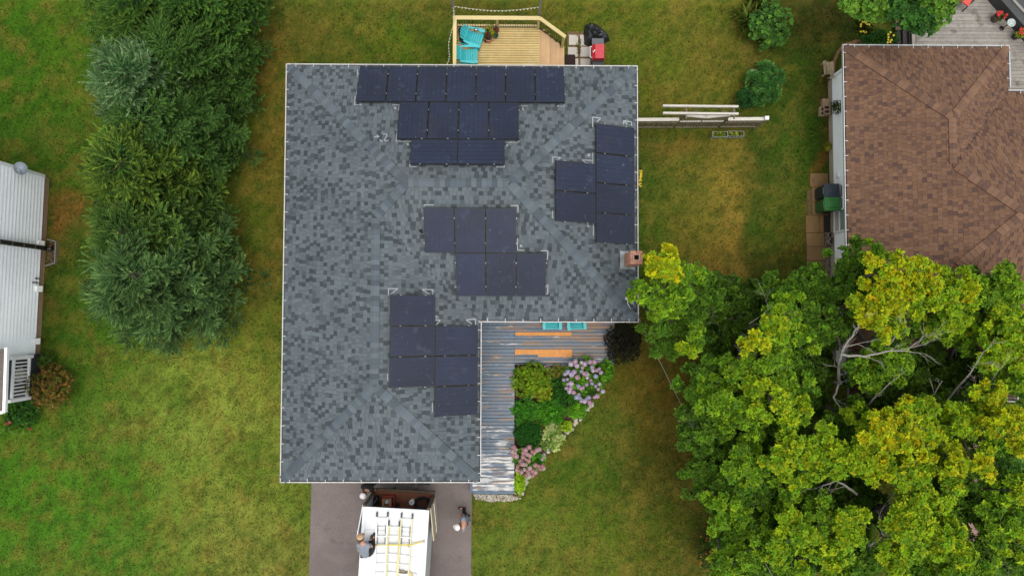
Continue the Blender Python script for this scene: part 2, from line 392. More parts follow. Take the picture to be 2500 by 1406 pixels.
pebbles('brown_gravel', poly_px([(2013, 566), (2040, 566), (2046, 800), (2015, 800)]), 3200, [(150, 128, 110), (176, 158, 142), (104, 86, 74), (132, 108, 90), (196, 180, 166)], .035, 'brown river gravel strip between slabs and siding', 0.0)
# ------------------------------------------------------------------ roofs
class Plane:
    def __init__(s, pts):
        s.p = [Vector(p) for p in pts]; s.o = s.p[0]; s.u = (s.p[1] - s.p[0]).normalized()
        q = max(s.p[2:], key=lambda r: (r - s.o).cross(s.u).length)
        s.n = s.u.cross(q - s.o).normalized()
        if s.n.z < 0: s.n = -s.n
        s.v = s.n.cross(s.u)
        s.uv = [((r - s.o).dot(s.u), (r - s.o).dot(s.v)) for r in s.p]
    def at(s, u, v, h=0.0): return s.o + s.u * u + s.v * v + s.n * h
    def hit(s, px, py, h=0.0):
        d = ray(px, py); e = Vector((0, 0, CAM_H)); k = (s.o + s.n * h - e).dot(s.n) / d.dot(s.n); return e + d * k

TABW = (0.115, 0.135, 0.155, 0.175); EXPO = 0.143; RAISE = (0.006, 0.016)
def tab_verts(wd, th):
    x, L = wd / 2 - .003, EXPO - .001; tb = max(th - .003, .002)
    V = np.array([(-x, 0, -.004), (x, 0, -.004), (x, 0, th), (-x, 0, th), (x, L, tb), (-x, L, tb), (x, L, -.006), (-x, L, -.006)], dtype=np.float32)
    F = np.array([(0, 1, 2, 3), (3, 2, 4, 5), (1, 6, 4, 2), (0, 3, 5, 7)], dtype=np.int32)
    return V, F
def shingle_roof(house, roof, planes, palette, mt, lines, capw, capmat_cols, avoid, n_single=300):
    """courses of laminated shingles: one piece per tab; the highest are single objects, the rest one part"""
    items = []
    for pl in planes:
        uv = pl.uv; us = [a for a, _ in uv]; vmax = max(b for _, b in uv)
        poly = [(a, b) for a, b in uv]; ci = 0; v = 0.0; lastdark = False
        while v < vmax:
            u = min(us) - random.random() * .2; cand = []
            while u < max(us):
                k = random.choices((0, 1, 2, 3), (.22, .38, .28, .12))[0]; wd = TABW[k]
                cand.append((u + wd / 2, k)); u += wd
            cu = np.array([c[0] for c in cand]); ok = in_poly(cu, np.full(len(cu), v + EXPO * .5), poly)
            up = random.random() < .5
            for (uc, k), t in zip(cand, ok):
                up = not up if random.random() < .8 else up
                if t:
                    ck = random.choices(range(len(palette)), [p[1] for p in palette])[0]
                    if lastdark and ck in (2, 3): ck = 0
                    lastdark = ck in (2, 3)
                    items.append((pl, uc, v, k, ck, 1 if up else 0))
            v += EXPO; ci += 1
    cols = [lin(p[0]) for p in palette]
    def seen(it):
        q = it[0].at(it[1], it[2] + .07)
        px, py = proj(q)
        if not (0 < px < 2500 and 0 < py < 1406): return -1
        if any(in_poly(np.array([q.x]), np.array([q.y]), a)[0] for a in avoid): return -1
        return q.z
    order = sorted(range(len(items)), key=lambda i: -seen(items[i])); single = set(order[:n_single])
    meshes = {}; V, F, K, k0 = [], [], [], 0
    for i, (pl, uc, v, k, ck, up) in enumerate(items):
        M = frame(pl.at(uc, v, 0.0), pl.u, pl.v, pl.n)
        if i in single:
            key = (k, ck, up)
            if key not in meshes:
                v_, f_ = tab_verts(TABW[k], RAISE[up]); o = np_mesh('shingle', v_, f_, np.repeat(np.array([cols[ck]]), 8, 0), mt)
                meshes[key] = o.data; bpy.data.objects.remove(o)
            inst(meshes[key], 'shingle', roof, M)
        else:
            v_, f_ = tab_verts(TABW[k], RAISE[up]); m = np.array(M, dtype=np.float32)
            V.append(v_ @ m[:3, :3].T + m[:3, 3]); F.append(f_ + k0); k0 += 8
            K.append(np.repeat(np.array([cols[ck]]) * (1 + rng.uniform(-.07, .07)), 8, 0))
    np_mesh('shingle_field', np.concatenate(V), np.concatenate(F), np.concatenate(K), mt, roof, kind='stuff')
    # caps along hips and ridges, lower end first
    for a, bpt, n1, n2, ex in lines:
        a, bpt = Vector(a), Vector(bpt); d = (bpt - a); L = d.length; d.normalize()
        up = (n1 + n2).normalized(); side = d.cross(up).normalized(); up = side.cross(d)
        def wing(n):
            s = n.cross(d).normalized()
            if s.z > 0: s = -s
            return s
        w1, w2 = wing(n1), wing(n2)
        loc = lambda q: (q.dot(side), q.dot(d), q.dot(up))
        mm = []
        for cc in capmat_cols:
            b = MB(); b.col = lin(cc); t = .006
            rows = []
            for y, h in ((0, .056), (ex + .02, .036)):
                rows += [Vector((0, y, h)) + Vector(loc(w1)) * capw, Vector((0, y, h)) + Vector(loc(w1)) * capw * .18, Vector((0, y, h)) + Vector(loc(w2)) * capw * .18, Vector((0, y, h)) + Vector(loc(w2)) * capw]
            low = [r - Vector((0, 0, .045)) for r in rows[:4]]
            lowb = [r - Vector((0, 0, .045)) for r in rows[4:]]
            vs = rows + low + lowb
            b.add(vs, [(0, 1, 5, 4), (1, 2, 6, 5), (2, 3, 7, 6), (8, 9, 1, 0), (9, 10, 2, 1), (10, 11, 3, 2), (0, 4, 12, 8), (3, 11, 15, 7)])
            o = b.build('ridge_cap', mt, tinted=True); mm.append(o.data); bpy.data.objects.remove(o)
        nC = int(L / ex)
        for i in range(nC):
            o = a + d * (i * ex + (L - nC * ex) * .5)
            inst(random.choice(mm), 'ridge_cap', roof, frame(o, side, d, up))

def gutter(house, a, b_, inward, hang=0.6, wd=.125, start=.3):
    """an open trough from a to b (its outer lip) with hanger straps"""
    a, b_ = Vector(a), Vector(b_); d = (b_ - a); L = d.length; d.normalize(); i = Vector(inward)
    m = MB(); t = .028
    prof = [(0, 0), (t, 0), (t, -.012), (.03, -.012), (.035, -.10), (wd - .02, -.10), (wd, -.012), (wd, 0), (wd + .004, 0), (wd + .004, -.115), (.012, -.115), (0, -.012)]
    vs = []
    for q in (a, b_): vs += [q + i * p + Vector((0, 0, h)) for p, h in prof]
    n = len(prof); m.add(vs, [(k, (k + 1) % n, (k + 1) % n + n, k + n) for k in range(n)] + [tuple(range(n)), tuple(range(2 * n - 1, n - 1, -1))])
    g = m.build('gutter', M_gut, house)
    lt = MB(); p0 = a + d * .05; p1 = b_ - d * .05
    lt.hexa([p0 + i * .045 + Vector((0, 0, -.098)), p1 + i * .045 + Vector((0, 0, -.098)), p1 + i * (wd - .022) + Vector((0, 0, -.098)), p0 + i * (wd - .022) + Vector((0, 0, -.098)),
             p0 + i * .04 + Vector((0, 0, -.07)), p1 + i * .04 + Vector((0, 0, -.07)), p1 + i * (wd - .02) + Vector((0, 0, -.07)), p0 + i * (wd - .02) + Vector((0, 0, -.07))])
    lt.build('gutter_silt', M_silt, g)
    if HANG[0] is None:
        h = MB(); h.box((0, wd / 2, .004), (.022, wd + .01, .008)); o = h.build('hanger', M_gut); HANG[0] = o.data; bpy.data.objects.remove(o)
    s = start
    while s < L - .1:
        inst(HANG[0], 'hanger', g, frame(a + d * s, d, i, Vector((0, 0, 1)))); s += hang
HANG = [None]
M_gut = mat('gutter_white', (196, 196, 192), rough=.5, var=[(2, .10), (12, .08)], stain=[(3, .66, (150, 146, 136), .5)])
M_white = mat('white_paint', (226, 226, 222), rough=.45, var=[(3, .05), (30, .04)])
M_silt = mat('gutter_leaf_silt', (78, 74, 68), rough=1, var=[(9, .5), (60, .3)], stain=[(2.2, .55, (170, 168, 160), .5), (5, .62, (90, 64, 48), .6)])
M_siding = mat('white_siding', (236, 240, 240), rough=.55, var=[(1.5, .04)])
M_fascia = mat('fascia', (218, 218, 214), rough=.5)
M_glass = mat('window_glass', (40, 48, 52), rough=.06, spec=.6)
M_grey_shingle = mat('grey_shingle', attr=True, rough=.92, spec=.18, var=[(.8, .09), (160, .22)], bump=(220, .5, .006), stain=[(.5, .56, (122, 124, 122), .16), (1.3, .62, (74, 78, 80), .16)])
M_brown_shingle = mat('brown_shingle', attr=True, rough=.92, spec=.15, var=[(.8, .07), (160, .2)], bump=(220, .5, .006))

# ---- the grey-roofed house
D0 = .075
def zr(dist): return EAVE + TT * (dist - .10)
def R3(x, y, dist): return Vector((x, y, zr(dist)))
Dm = (yN - yS1) / 2; ym = (yN + yS1) / 2; Wm = (xM - xW) / 2; xr = (xM + xW) / 2
xw, xe, xm_, yn, ys1, ys2 = xW + D0, xE - D0, xM - D0, yN - D0, yS1 + D0, yS2 + D0
apW, apE = R3(xW + Dm, ym, Dm), R3(xE - Dm, ym, Dm); r1, r2 = R3(xr, yS1 + Wm, Wm), R3(xr, yS2 + Wm, Wm)
cNW, cNE, cSE, cIN, cS2, cSW = [R3(a, b, D0) for a, b in ((xw, yn), (xe, yn), (xe, ys1), (xm_, ys1), (xm_, ys2), (xw, ys2))]
PW_ = Plane([cNW, cSW, r2, r1, apW]); PSW = Plane([cSW, cS2, r2]); PEW = Plane([cS2, cIN, r1, r2])
PS = Plane([cIN, cSE, apE, apW, r1]); PE = Plane([cSE, cNE, apE]); PN = Plane([cNE, cNW, apW, apE])
house = thing('grey_roofed_house', 'white house with a grey shingle hip roof carrying black solar panels', 'house', ((xW + xE) / 2, ym, 0))
b = MB()
for pl in (PW_, PSW, PEW, PS, PE, PN): b.add([q - Vector((0, 0, .012)) for q in pl.p], [tuple(range(len(pl.p)))])
foot = [(xw, yn), (xw, ys2), (xm_, ys2), (xm_, ys1), (xe, ys1), (xe, yn)]
b.add([(p[0], p[1], EAVE - .16) for p in foot], [tuple(range(5, -1, -1))])
roof = b.build('roof', mat('roof_underlay', (62, 64, 66), rough=.95), house)
b = MB(); I = .45
corners = [(xW, yN), (xW, yS2), (xM, yS2), (xM, yS1), (xE, yS1), (xE, yN)]
ins = [(xW + I, yN - I), (xW + I, yS2 + I), (xM - I, yS2 + I), (xM - I, yS1 + I), (xE - I, yS1 + I), (xE - I, yN - I)]
fas = [(xW + .13, yN - .13), (xW + .13, yS2 + .13), (xM - .13, yS2 + .13), (xM - .13, yS1 + .13), (xE - .13, yS1 + .13), (xE - .13, yN - .13)]
for k in range(6):
    b = MB(); (x0, y0), (x1, y1) = ins[k], ins[(k + 1) % 6]
    zz = .25
    while zz < EAVE - .2:
        b.beam((x0, y0, zz + .06), (x1, y1, zz + .06), .05, .118); zz += .12
    b.beam((x0, y0, .13), (x1, y1, .13), .12, .24)
    b.build('wall', M_siding, house)
    b = MB(); (x0, y0), (x1, y1) = fas[k], fas[(k + 1) % 6]
    b.beam((x0, y0, EAVE - .10), (x1, y1, EAVE - .10), .025, .17); b.build('fascia', M_fascia, house)
gp = [((xW, yN), (xW, yS2), (1, 0, 0)), ((xW + .02, yS2), (xM, yS2), (0, 1, 0)), ((xM, yS2 + .02), (xM, yS1 + .02), (-1, 0, 0)),
      ((xM - .1, yS1), (xE, yS1), (0, 1, 0)), ((xE, yS1 + .02), (xE, yN), (-1, 0, 0)), ((xE - .02, yN), (xW + .02, yN), (0, -1, 0))]
for (a, c, i) in gp: gutter(house, (*a, EAVE + .012), (*c, EAVE + .012), i)
def window(hs, cx, cy, z, wd, ht, along):
    b = MB(); t = .06
    a = Vector(along); n = Vector((a.y, -a.x, 0))
    def bar(u, v, su, sv, dep=.07):
        c = Vector((cx, cy, z)) + a * u + Vector((0, 0, v)); M = frame(c, a, n, Vector((0, 0, 1))); b.box((0, .03, 0), (su, dep, sv), M)
    bar(0, ht / 2, wd + .16, .08); bar(0, -ht / 2, wd + .16, .08); bar(-wd / 2 - .04, 0, .08, ht - .08); bar(wd / 2 + .04, 0, .08, ht - .08); bar(0, 0, .04, ht - .08, .05)
    f = b.build('window', M_white, hs)
    g = MB(); g.box((0, .012, 0), (wd, .03, ht - .08), frame(Vector((cx, cy, z)), a, n, Vector((0, 0, 1)))); g.build('pane', M_glass, f)
for cx in (-6.2, -3.0): window(house, cx, yN - I, 1.6, 1.2, 1.1, (-1, 0, 0))
for cy in (6.6, 3.4, -2.5): window(house, xW + I, cy, 1.6, 1.2, 1.1, (0, -1, 0))
for cy in (6.4, 2.0): window(house, xE - I, cy, 1.6, 1.3, 1.1, (0, 1, 0))
window(house, 2.6, yS1 + I, 1.6, 1.6, 1.2, (1, 0, 0))
b = MB(); b.box((.7, yS1 + I - .04, 1.32), (.92, .05, 2.02)); dr = b.build('front_door', mat('door_paint', (70, 86, 96), rough=.5), house)
b = MB(); b.ball((1.05, yS1 + I - .1, 1.3), .035); b.build('handle', mat('brass', (150, 120, 70), rough=.3, metal=1), dr)
b = MB()
for k in range(4): b.box((xr, yS2 + I - .05, .34 + k * .54), (4.8, .05, .52))
b.build('garage_door', mat('garage_paint', (214, 214, 210), rough=.5), house)

lines = [(cNW, apW, PW_.n, PN.n, .165), (cNE, apE, PN.n, PE.n, .165), (cSE, apE, PE.n, PS.n, .165), (apW, apE, PN.n, PS.n, .165), (r1, apW, PW_.n, PS.n, .165),
         (r2, r1, PW_.n, PEW.n, .165), (cSW, r2, PW_.n, PSW.n, .165), (cS2, r2, PSW.n, PEW.n, .165)]
# ---- solar panels: where each of the four arrays sits on its slope
PWD, PLN = 0.9926, 1.4993; ST = .12
cth = 1 / math.sqrt(1 + TT * TT)
def slope_frame(pl_name):
    return {'N': (Vector((1, 0, 0)), Vector((0, -cth, TT * cth))), 'S': (Vector((1, 0, 0)), Vector((0, cth, TT * cth))),
            'E': (Vector((0, 1, 0)), Vector((-cth, 0, TT * cth))), 'G': (Vector((0, 1, 0)), Vector((-cth, 0, TT * cth)))}[pl_name]
ARR = {'N': (-4.9611, .2103), 'S': (-2.613, .9222), 'E': (2.396, .217), 'G': (-3.3224, .1672)}
def arr_pt(k, u, v, h):
    a0, d0 = ARR[k]; U, Vv = slope_frame(k)
    base = {'N': Vector((a0, yN - d0, 0)), 'S': Vector((a0, yS1 + d0, 0)), 'E': Vector((xE - d0, a0, 0)), 'G': Vector((xM - d0, a0, 0))}[k]
    base.z = EAVE + TT * d0; n = U.cross(Vv); n = n if n.z > 0 else -n
    return base + U * u + Vv * v + Vector((0, 0, 1)) * .0 + n * h
ordn = ['first', 'second', 'third', 'fourth', 'fifth', 'sixth', 'seventh']
PAN = []   # array, u, v, portrait?, label
for i in range(7): PAN.append(('N', i * PWD, 0, True, f'{ordn[i]} solar panel from the conifers in the seven-panel row by the rear gutter'))
for i in range(4): PAN.append(('N', (1.45 + i) * PWD, PLN, True, f'{ordn[i]} solar panel from the conifers in the four-panel row near the chalk arrow'))
for i in range(2): PAN.append(('N', 3.45 * PWD + (i - 1) * PLN, 2 * PLN, False, ('sideways solar panel just behind the ridge, on the conifer side' if i == 0 else 'sideways solar panel just behind the ridge, on the garden gate side')))
for i in range(3): PAN.append(('S', (i + 1) * PWD, 0, True, f'{ordn[i]} bluish solar panel from the conifers in the row downhill of the vent pipe'))
for i in range(3): PAN.append(('S', i * PWD, PLN, True, ('bluish black solar panel touching the black vent pipe', 'bluish solar panel, middle of three in the row beside the vent pipe', 'bluish solar panel at the far end of the row beside the vent pipe')[i]))
nm4 = ['beside the chimney', 'second from the chimney', 'third from the chimney', 'beside the garden gate']
for i in range(4): PAN.append(('E', i * PWD, 0, False, f'solar panel in the four-panel column along the chimney-side gutter, {nm4[i]}'))
for i in range(2): PAN.append(('E', (.63 + i) * PWD, PLN, False, 'solar panel of the pair uphill of the chimney-side column, ' + ('on the chimney side' if i == 0 else 'on the garden gate side')))
nm3 = ['driveway end', 'in the middle', 'at the inner gutter corner']
for i in range(3): PAN.append(('G', i * PWD, 0, False, f'dusty solar panel in the column along the blue porch gutter, {nm3[i]}'))
nm3b = ['driveway end', 'in the middle', 'with chalk triangles above it']
for i in range(3): PAN.append(('G', (i + 1) * PWD, PLN, False, f'dusty solar panel in the column next to the garage ridge, {nm3b[i]}'))
M_frame = mat('panel_frame', (24, 25, 28), rough=.35, spec=.5)
M_cell = mat('panel_cells', (33, 42, 64), rough=.13, spec=.38, var=[(.5, .22), (2.5, .12)], objvar=.16,
             stain=[(1.1, .60, (50, 48, 62), .5), (3, .62, (96, 108, 128), .28), (9, .66, (150, 160, 172), .40)])
M_back = mat('panel_backsheet', (12, 13, 18), rough=.2, spec=.5)
M_alu = mat('aluminium', (190, 194, 198), rough=.35, metal=.6, var=[(20, .1)])
PMESH = {}
def panel_meshes(portrait):
    if portrait in PMESH: return PMESH[portrait]
    wx, wy = (PWD - .034, PLN - .014) if portrait else (PLN - .012, PWD - .03)
    f = MB(); fr = .012
    f.box((wx / 2, fr / 2, 0), (wx, fr, .04)); f.box((wx / 2, wy - fr / 2, 0), (wx, fr, .04))
    f.box((fr / 2, wy / 2, 0), (fr, wy - 2 * fr, .04)); f.box((wx - fr / 2, wy / 2, 0), (fr, wy - 2 * fr, .04))
    bk = MB(); bk.box((wx / 2, wy / 2, .008), (wx - 2 * fr, wy - 2 * fr, .012))
    cl = MB(); nx, ny = (6, 20) if portrait else (20, 6)
    ax, ay = wx - 2 * fr - .02, wy - 2 * fr - .02; gx_, gy_ = (.010, .007) if portrait else (.007, .010)
    for i in range(nx):
        for j in range(ny):
            x0 = fr + .01 + ax * i / nx + gx_ / 2; x1 = fr + .01 + ax * (i + 1) / nx - gx_ / 2
            y0 = fr + .01 + ay * j / ny + gy_ / 2; y1 = fr + .01 + ay * (j + 1) / ny - gy_ / 2
            cl.add([(x0, y0, .0165), (x1, y0, .0165), (x1, y1, .0165), (x0, y1, .0165)], [(0, 1, 2, 3)])
    rl = MB()
    for q in (.22, .78):
        if portrait: rl.box((wx / 2, wy * q, -.055), (wx + .03, .035, .06))
        else: rl.box((wx * q, wy / 2, -.055), (.035, wy + .03, .06))
    cm = MB()
    cm.box((0, 0, .028), (.022, .045, .014)) if portrait else cm.box((0, 0, .028), (.045, .022, .014))
    out = []
    for m_, nm, mt in ((f, 'frame', M_frame), (bk, 'backsheet', M_back), (cl, 'cell_grid', M_cell), (rl, 'rail', M_frame), (cm, 'clamp', M_alu)):
        o = m_.build(nm, mt); out.append(o.data); bpy.data.objects.remove(o)
    PMESH[portrait] = (out, wx, wy); return PMESH[portrait]
AVOID = []
for k, u, v, portrait, lab in PAN:
    U, Vv = slope_frame(k); o = arr_pt(k, u + .012, v + .006, ST)
    n_ = U.cross(Vv)
    if n_.z < 0:           # keep a right-handed frame
        wx_ = (PWD - .034) if portrait else (PLN - .012)
        o = o + U * wx_; U = -U; n_ = U.cross(Vv)
    (fm, bm, cm_, rm, km), wx, wy = panel_meshes(portrait)
    e = thing('solar_panel', lab, 'solar panel', (0, 0, 0), 0, 'solar panels on the grey roof')
    if k in 'EG':
        # local x uphill (long side), local y along the eave
        o2 = arr_pt(k, u + .012, v + .006, ST)
        xU, yU = Vv, slope_frame(k)[0]
        if xU.cross(yU).z < 0:
            o2 = o2 + yU * wy; yU = -yU
        Mw = frame(o2, xU, yU, xU.cross(yU))
    else:
        Mw = frame(o, U, Vv, n_)
    e.matrix_world = Mw
    for me_, nm in ((fm, 'frame'), (bm, 'backsheet'), (cm_, 'cell_grid'), (rm, 'rail')):
        q = bpy.data.objects.new(nm, me_); C.objects.link(q); q.parent = e
        if nm == 'cell_grid': q['kind'] = 'stuff'
    for s in (.22, .78):
        for side in (0, 1):
            q = bpy.data.objects.new('clamp', km); C.objects.link(q); q.parent = e
            q.location = ((wx + .016 if side else -.016), wy * s, 0) if portrait else (wx * s, (wy + .015 if side else -.015), 0)
    cs = [Mw @ Vector(p) for p in ((-.1, -.1, 0), (wx + .1, -.1, 0), (wx + .1, wy + .1, 0), (-.1, wy + .1, 0))]
    AVOID.append([(p.x, p.y) for p in cs])
GREYS = [((106, 115, 118), 36), ((100, 109, 112), 29), ((77, 84, 86), 20), ((70, 77, 79), 13), ((89, 97, 100), 9)]
shingle_roof(house, roof, (PW_, PSW, PEW, PS, PE, PN), GREYS, M_grey_shingle, lines, .155, [(101, 111, 116), (95, 105, 110), (86, 95, 100), (107, 117, 121)], AVOID)
# valley line where the garage slope meets the main slope
b = MB(); d = (r1 - cIN).normalized(); s_ = d.cross(Vector((0, 0, 1))).normalized()
b.add([cIN - s_ * .02 + Vector((0, 0, .012)), cIN + s_ * .02 + Vector((0, 0, .012)), r1 + s_ * .02 + Vector((0, 0, .012)), r1 - s_ * .02 + Vector((0, 0, .012))], [(0, 1, 2, 3)])
b.build('valley_flashing', mat('dark_valley', (74, 78, 80), rough=.8), house)

# chalk marks left by the installers, drawn on the slopes
M_chalk = mat('chalk', (184, 190, 192), rough=.95, var=[(60, .12)])
def chalk(pl, segs, wpx=1.8):
    b = MB(); h = .026
    for (x0, y0, x1, y1) in segs:
        a, c = pl.hit(x0, y0, h), pl.hit(x1, y1, h); d = (c - a).normalized(); s = d.cross(pl.n) * (wpx / 75 / 2)
        b.add([a - s, a + s, c + s, c - s], [(0, 1, 2, 3)])
    b.build('chalk_mark', M_chalk, house)
Z2 = lambda *q: tuple((800 if i % 2 == 0 else 140) + v * .256 for i, v in enumerate(q))
Z3 = lambda *q: tuple((1300 if i % 2 == 0 else 260) + v * .2845 for i, v in enumerate(q))
Z4 = lambda *q: tuple((900 if i % 2 == 0 else 480) + v * .2 for i, v in enumerate(q))
Z5 = lambda *q: tuple((900 if i % 2 == 0 else 680) + v * .256 for i, v in enumerate(q))
chalk(PN, [Z2(283, 118, 286, 186)]); chalk(PN, [Z2(262, 368, 256, 456), Z2(256, 456, 324, 457), Z2(324, 457, 305, 442)])
chalk(PN, [Z2(615, 456, 686, 456), Z2(682, 456, 680, 524)]); chalk(PN, [Z2(634, 476, 655, 495), Z2(652, 474, 640, 497)])
chalk(PN, [Z2(662, 715, 650, 802), Z2(650, 802, 803, 804), Z2(803, 804, 800, 845)]); chalk(PN, [Z2(752, 818, 775, 842), Z2(772, 816, 756, 842)])
chalk(PN, [Z2(790, 975, 782, 1044), Z2(782, 1044, 848, 1045)]); chalk(PN, [Z2(1606, 1047, 1684, 1050), Z2(1684, 1050, 1684, 1034)])
chalk(PN, [Z2(1698, 814, 1822, 812), Z2(1822, 812, 1824, 796), Z2(1745, 812, 1750, 800)]); chalk(PN, [Z2(1702, 832, 1720, 850), Z2(1720, 830, 1704, 850)])
chalk(PN, [Z2(1846, 467, 1906, 467)]); chalk(PN, [Z2(1852, 486, 1872, 502), Z2(1862, 478, 1860, 506)])
chalk(PN, [Z2(2184, 468, 2254, 470), Z2(2254, 470, 2254, 455), Z2(2184, 468, 2206, 458)])
chalk(PN, [Z2(440, 764, 492, 757), Z2(492, 757, 468, 744), Z2(492, 757, 472, 768)])                                     # the arrow
chalk(PN, [Z2(498, 784, 508, 804), Z2(514, 790, 520, 806)])                                                            # the inch marks
chalk(PN, [Z2(526, 733, 566, 733), Z2(566, 733, 562, 752), Z2(562, 752, 541, 788), Z2(541, 788, 546, 798), Z2(546, 798, 566, 800), Z2(566, 800, 584, 790)])  # the turned 2
chalk(PE, [Z3(517, 92, 517, 178), Z3(517, 92, 586, 103), Z3(586, 103, 553, 132)], 2.4); chalk(PE, [Z3(779, 124, 850, 134), Z3(850, 134, 849, 166), Z3(779, 124, 783, 158), Z3(786, 126, 814, 160)], 2.4)
chalk(PE, [Z3(173, 434, 175, 486), Z3(173, 434, 243, 441), Z3(243, 441, 196, 474)]); chalk(PE, [Z3(517, 398, 517, 500), Z3(515, 465, 430, 461), Z3(430, 461, 462, 492)])
chalk(PE, [Z3(472, 406, 495, 430), Z3(493, 406, 472, 430)]); chalk(PE, [Z3(172, 898, 174, 958), Z3(172, 898, 180, 898), Z3(174, 958, 182, 958)], 2)
chalk(PE, [Z3(522, 1018, 522, 1112)], 2); chalk(PE, [Z3(468, 1022, 490, 1030), Z3(478, 1014, 476, 1036)], 2)
chalk(PS, [Z4(682, 101, 798, 102), Z4(682, 101, 680, 115)], 2); chalk(PS, [Z4(1730, 112, 1824, 108), Z4(1824, 108, 1824, 194)], 2); chalk(PS, [Z4(1817, 505, 1817, 650), Z4(1810, 655, 1902, 656)], 2)
chalk(PS, [Z4(1846, 588, 1880, 612), Z4(1868, 590, 1850, 618)], 2); chalk(PS, [Z4(2104, 661, 2188, 661), Z4(2188, 661, 2185, 768), Z4(2185, 768, 2170, 766)], 2.2)
chalk(PS, [Z4(2188, 1072, 2186, 1188), Z4(2186, 1188, 2164, 1187), Z4(2188, 1072, 2162, 1092)], 2.2)
chalk(PEW, [Z5(188, 95, 189, 162), Z5(188, 95, 280, 96), Z5(280, 96, 212, 148)]); chalk(PEW, [Z5(508, 103, 612, 106), Z5(612, 106, 613, 154), Z5(508, 103, 578, 148)])
chalk(PEW, [Z5(622, 397, 684, 396), Z5(684, 396, 644, 440)], 2.2); chalk(PEW, [Z5(634, 352, 658, 372), Z5(652, 350, 640, 376)], 1.8); chalk(PEW, [Z5(928, 393, 1018, 385), Z5(1018, 385, 1019, 440), Z5(928, 393, 985, 432)], 2.2)
chalk(PEW, [Z5(181, 905, 182, 972)], 2); chalk(PEW, [Z5(607, 1180, 608, 1270)], 2)

# vent pipe, chimney and the service mast fittings
q = PS.hit(1029, 566, 0); b = MB(); b.tint(30, 30, 32)
b.lathe([(.05, -.05), (.05, .26), (.042, .26), (.042, .05), (0.001, .05)], q, 14); b.build('vent_pipe', mat('black_plastic', (26, 27, 29), rough=.5), house, smooth=False)
c0 = P(1539.5, 644, 4.25); c1 = P(1568.5, 613, 4.25); cw, cd = c1.x - c0.x, c1.y - c0.y; cx, cy = (c0.x + c1.x) / 2, (c0.y + c1.y) / 2
b = MB(); zz = 0.0; row = 0
BR = [(196, 136, 112), (206, 150, 124), (182, 118, 96), (214, 170, 146)]
b.tint(206, 188, 172); b.box((cx, cy, 2.08), (cw - .02, cd - .02, 4.16))
while zz < 4.16:
    for side in range(4):
        L = cw if side % 2 == 0 else cd; nb = 2
        for i in range(nb + 1):
            o = (i - .5 * (row % 2)) * L / nb; a0, a1 = max(0, o) + .005, min(L, o + L / nb) - .005
            if a1 - a0 < .03: continue
            m = (a0 + a1) / 2 - L / 2; b.tint(random.choice(BR))
            c = {0: (cx + m, cy - cd / 2, zz + .033), 1: (cx + cw / 2, cy + m, zz + .033), 2: (cx + m, cy + cd / 2, zz + .033), 3: (cx - cw / 2, cy + m, zz + .033)}[side]
            b.box(c, (a1 - a0, .012, .06) if side % 2 == 0 else (.012, a1 - a0, .06))
    zz += .07; row += 1
M_tint = mat('tinted_masonry', attr=True, rough=.9, spec=.2, var=[(8, .15), (50, .15)])
ch = b.build('chimney', M_tint, house, tinted=True)
b = MB(); b.tint(200, 134, 112)
for i in (-1, 1):
    for k in range(2):
        b.tint(random.choice(BR)); b.box((cx + (k - .5) * cw / 2, cy + i * (cd / 2 - .045), 4.2), (cw / 2 - .008, .105, .075)); b.tint(random.choice(BR))
        b.box((cx + i * (cw / 2 - .045), cy + (k - .5) * (cd - .22) / 2, 4.2), (.105, (cd - .22) / 2 - .008, .075))
b.build('chimney_cap', M_tint, ch, tinted=True)
b = MB(); fl = .105
for i in (-1, 1):
    b.box((cx + i * (fl - .012), cy, 4.22), (.024, 2 * fl, .13)); b.box((cx, cy + i * (fl - .012), 4.22), (2 * fl - .048, .024, .13))
b.build('flue', mat('clay_flue', (206, 176, 154), rough=.9, var=[(20, .15)]), ch)
b = MB(); b.box((cx, cy, 4.168), (.16, .16, .012)); b.build('soot', mat('soot', (22, 18, 16), rough=1), ch)
b = MB(); pe = lambda x, y, h: Vector((x, y, zr(xE - x) + h))
xa, xb = cx - cw / 2 - .16, min(cx + cw / 2, xE - .1); ya, yb = cy - cd / 2 - .1, cy + cd / 2 + .1
for (x0, x1, y0, y1) in ((xa, xa + .15, ya, yb), (xa + .15, xb, ya, ya + .09), (xa + .15, xb, yb - .09, yb)):
    b.hexa([pe(x0, y0, .02), pe(x1, y0, .02), pe(x1, y1, .02), pe(x0, y1, .02), pe(x0, y0, .032), pe(x1, y0, .032), pe(x1, y1, .032), pe(x0, y1, .032)])
b.build('flashing', mat('lead_flashing', (176, 184, 182), rough=.6, var=[(6, .3), (25, .2)], metal=.2), house)
q = PE.hit(1530, 728, .1); b = MB(); b.ball(q + Vector((0, 0, .12)), (.075, .075, .06), 12, 6); b.tube([q + Vector((.03, 0, .1)), q + Vector((.14, -.02, .05)), q + Vector((.2, -.12, -.05)), q + Vector((.28, -.22, -.25))], .022)
b.tube([q + Vector((.0, -.02, .1)), q + Vector((.02, -.16, .06)), q + Vector((.1, -.3, .0)), q + Vector((.16, -.36, -.1))], .012)
b.build('service_mast', mat('mast_grey', (196, 196, 192), rough=.5), house)
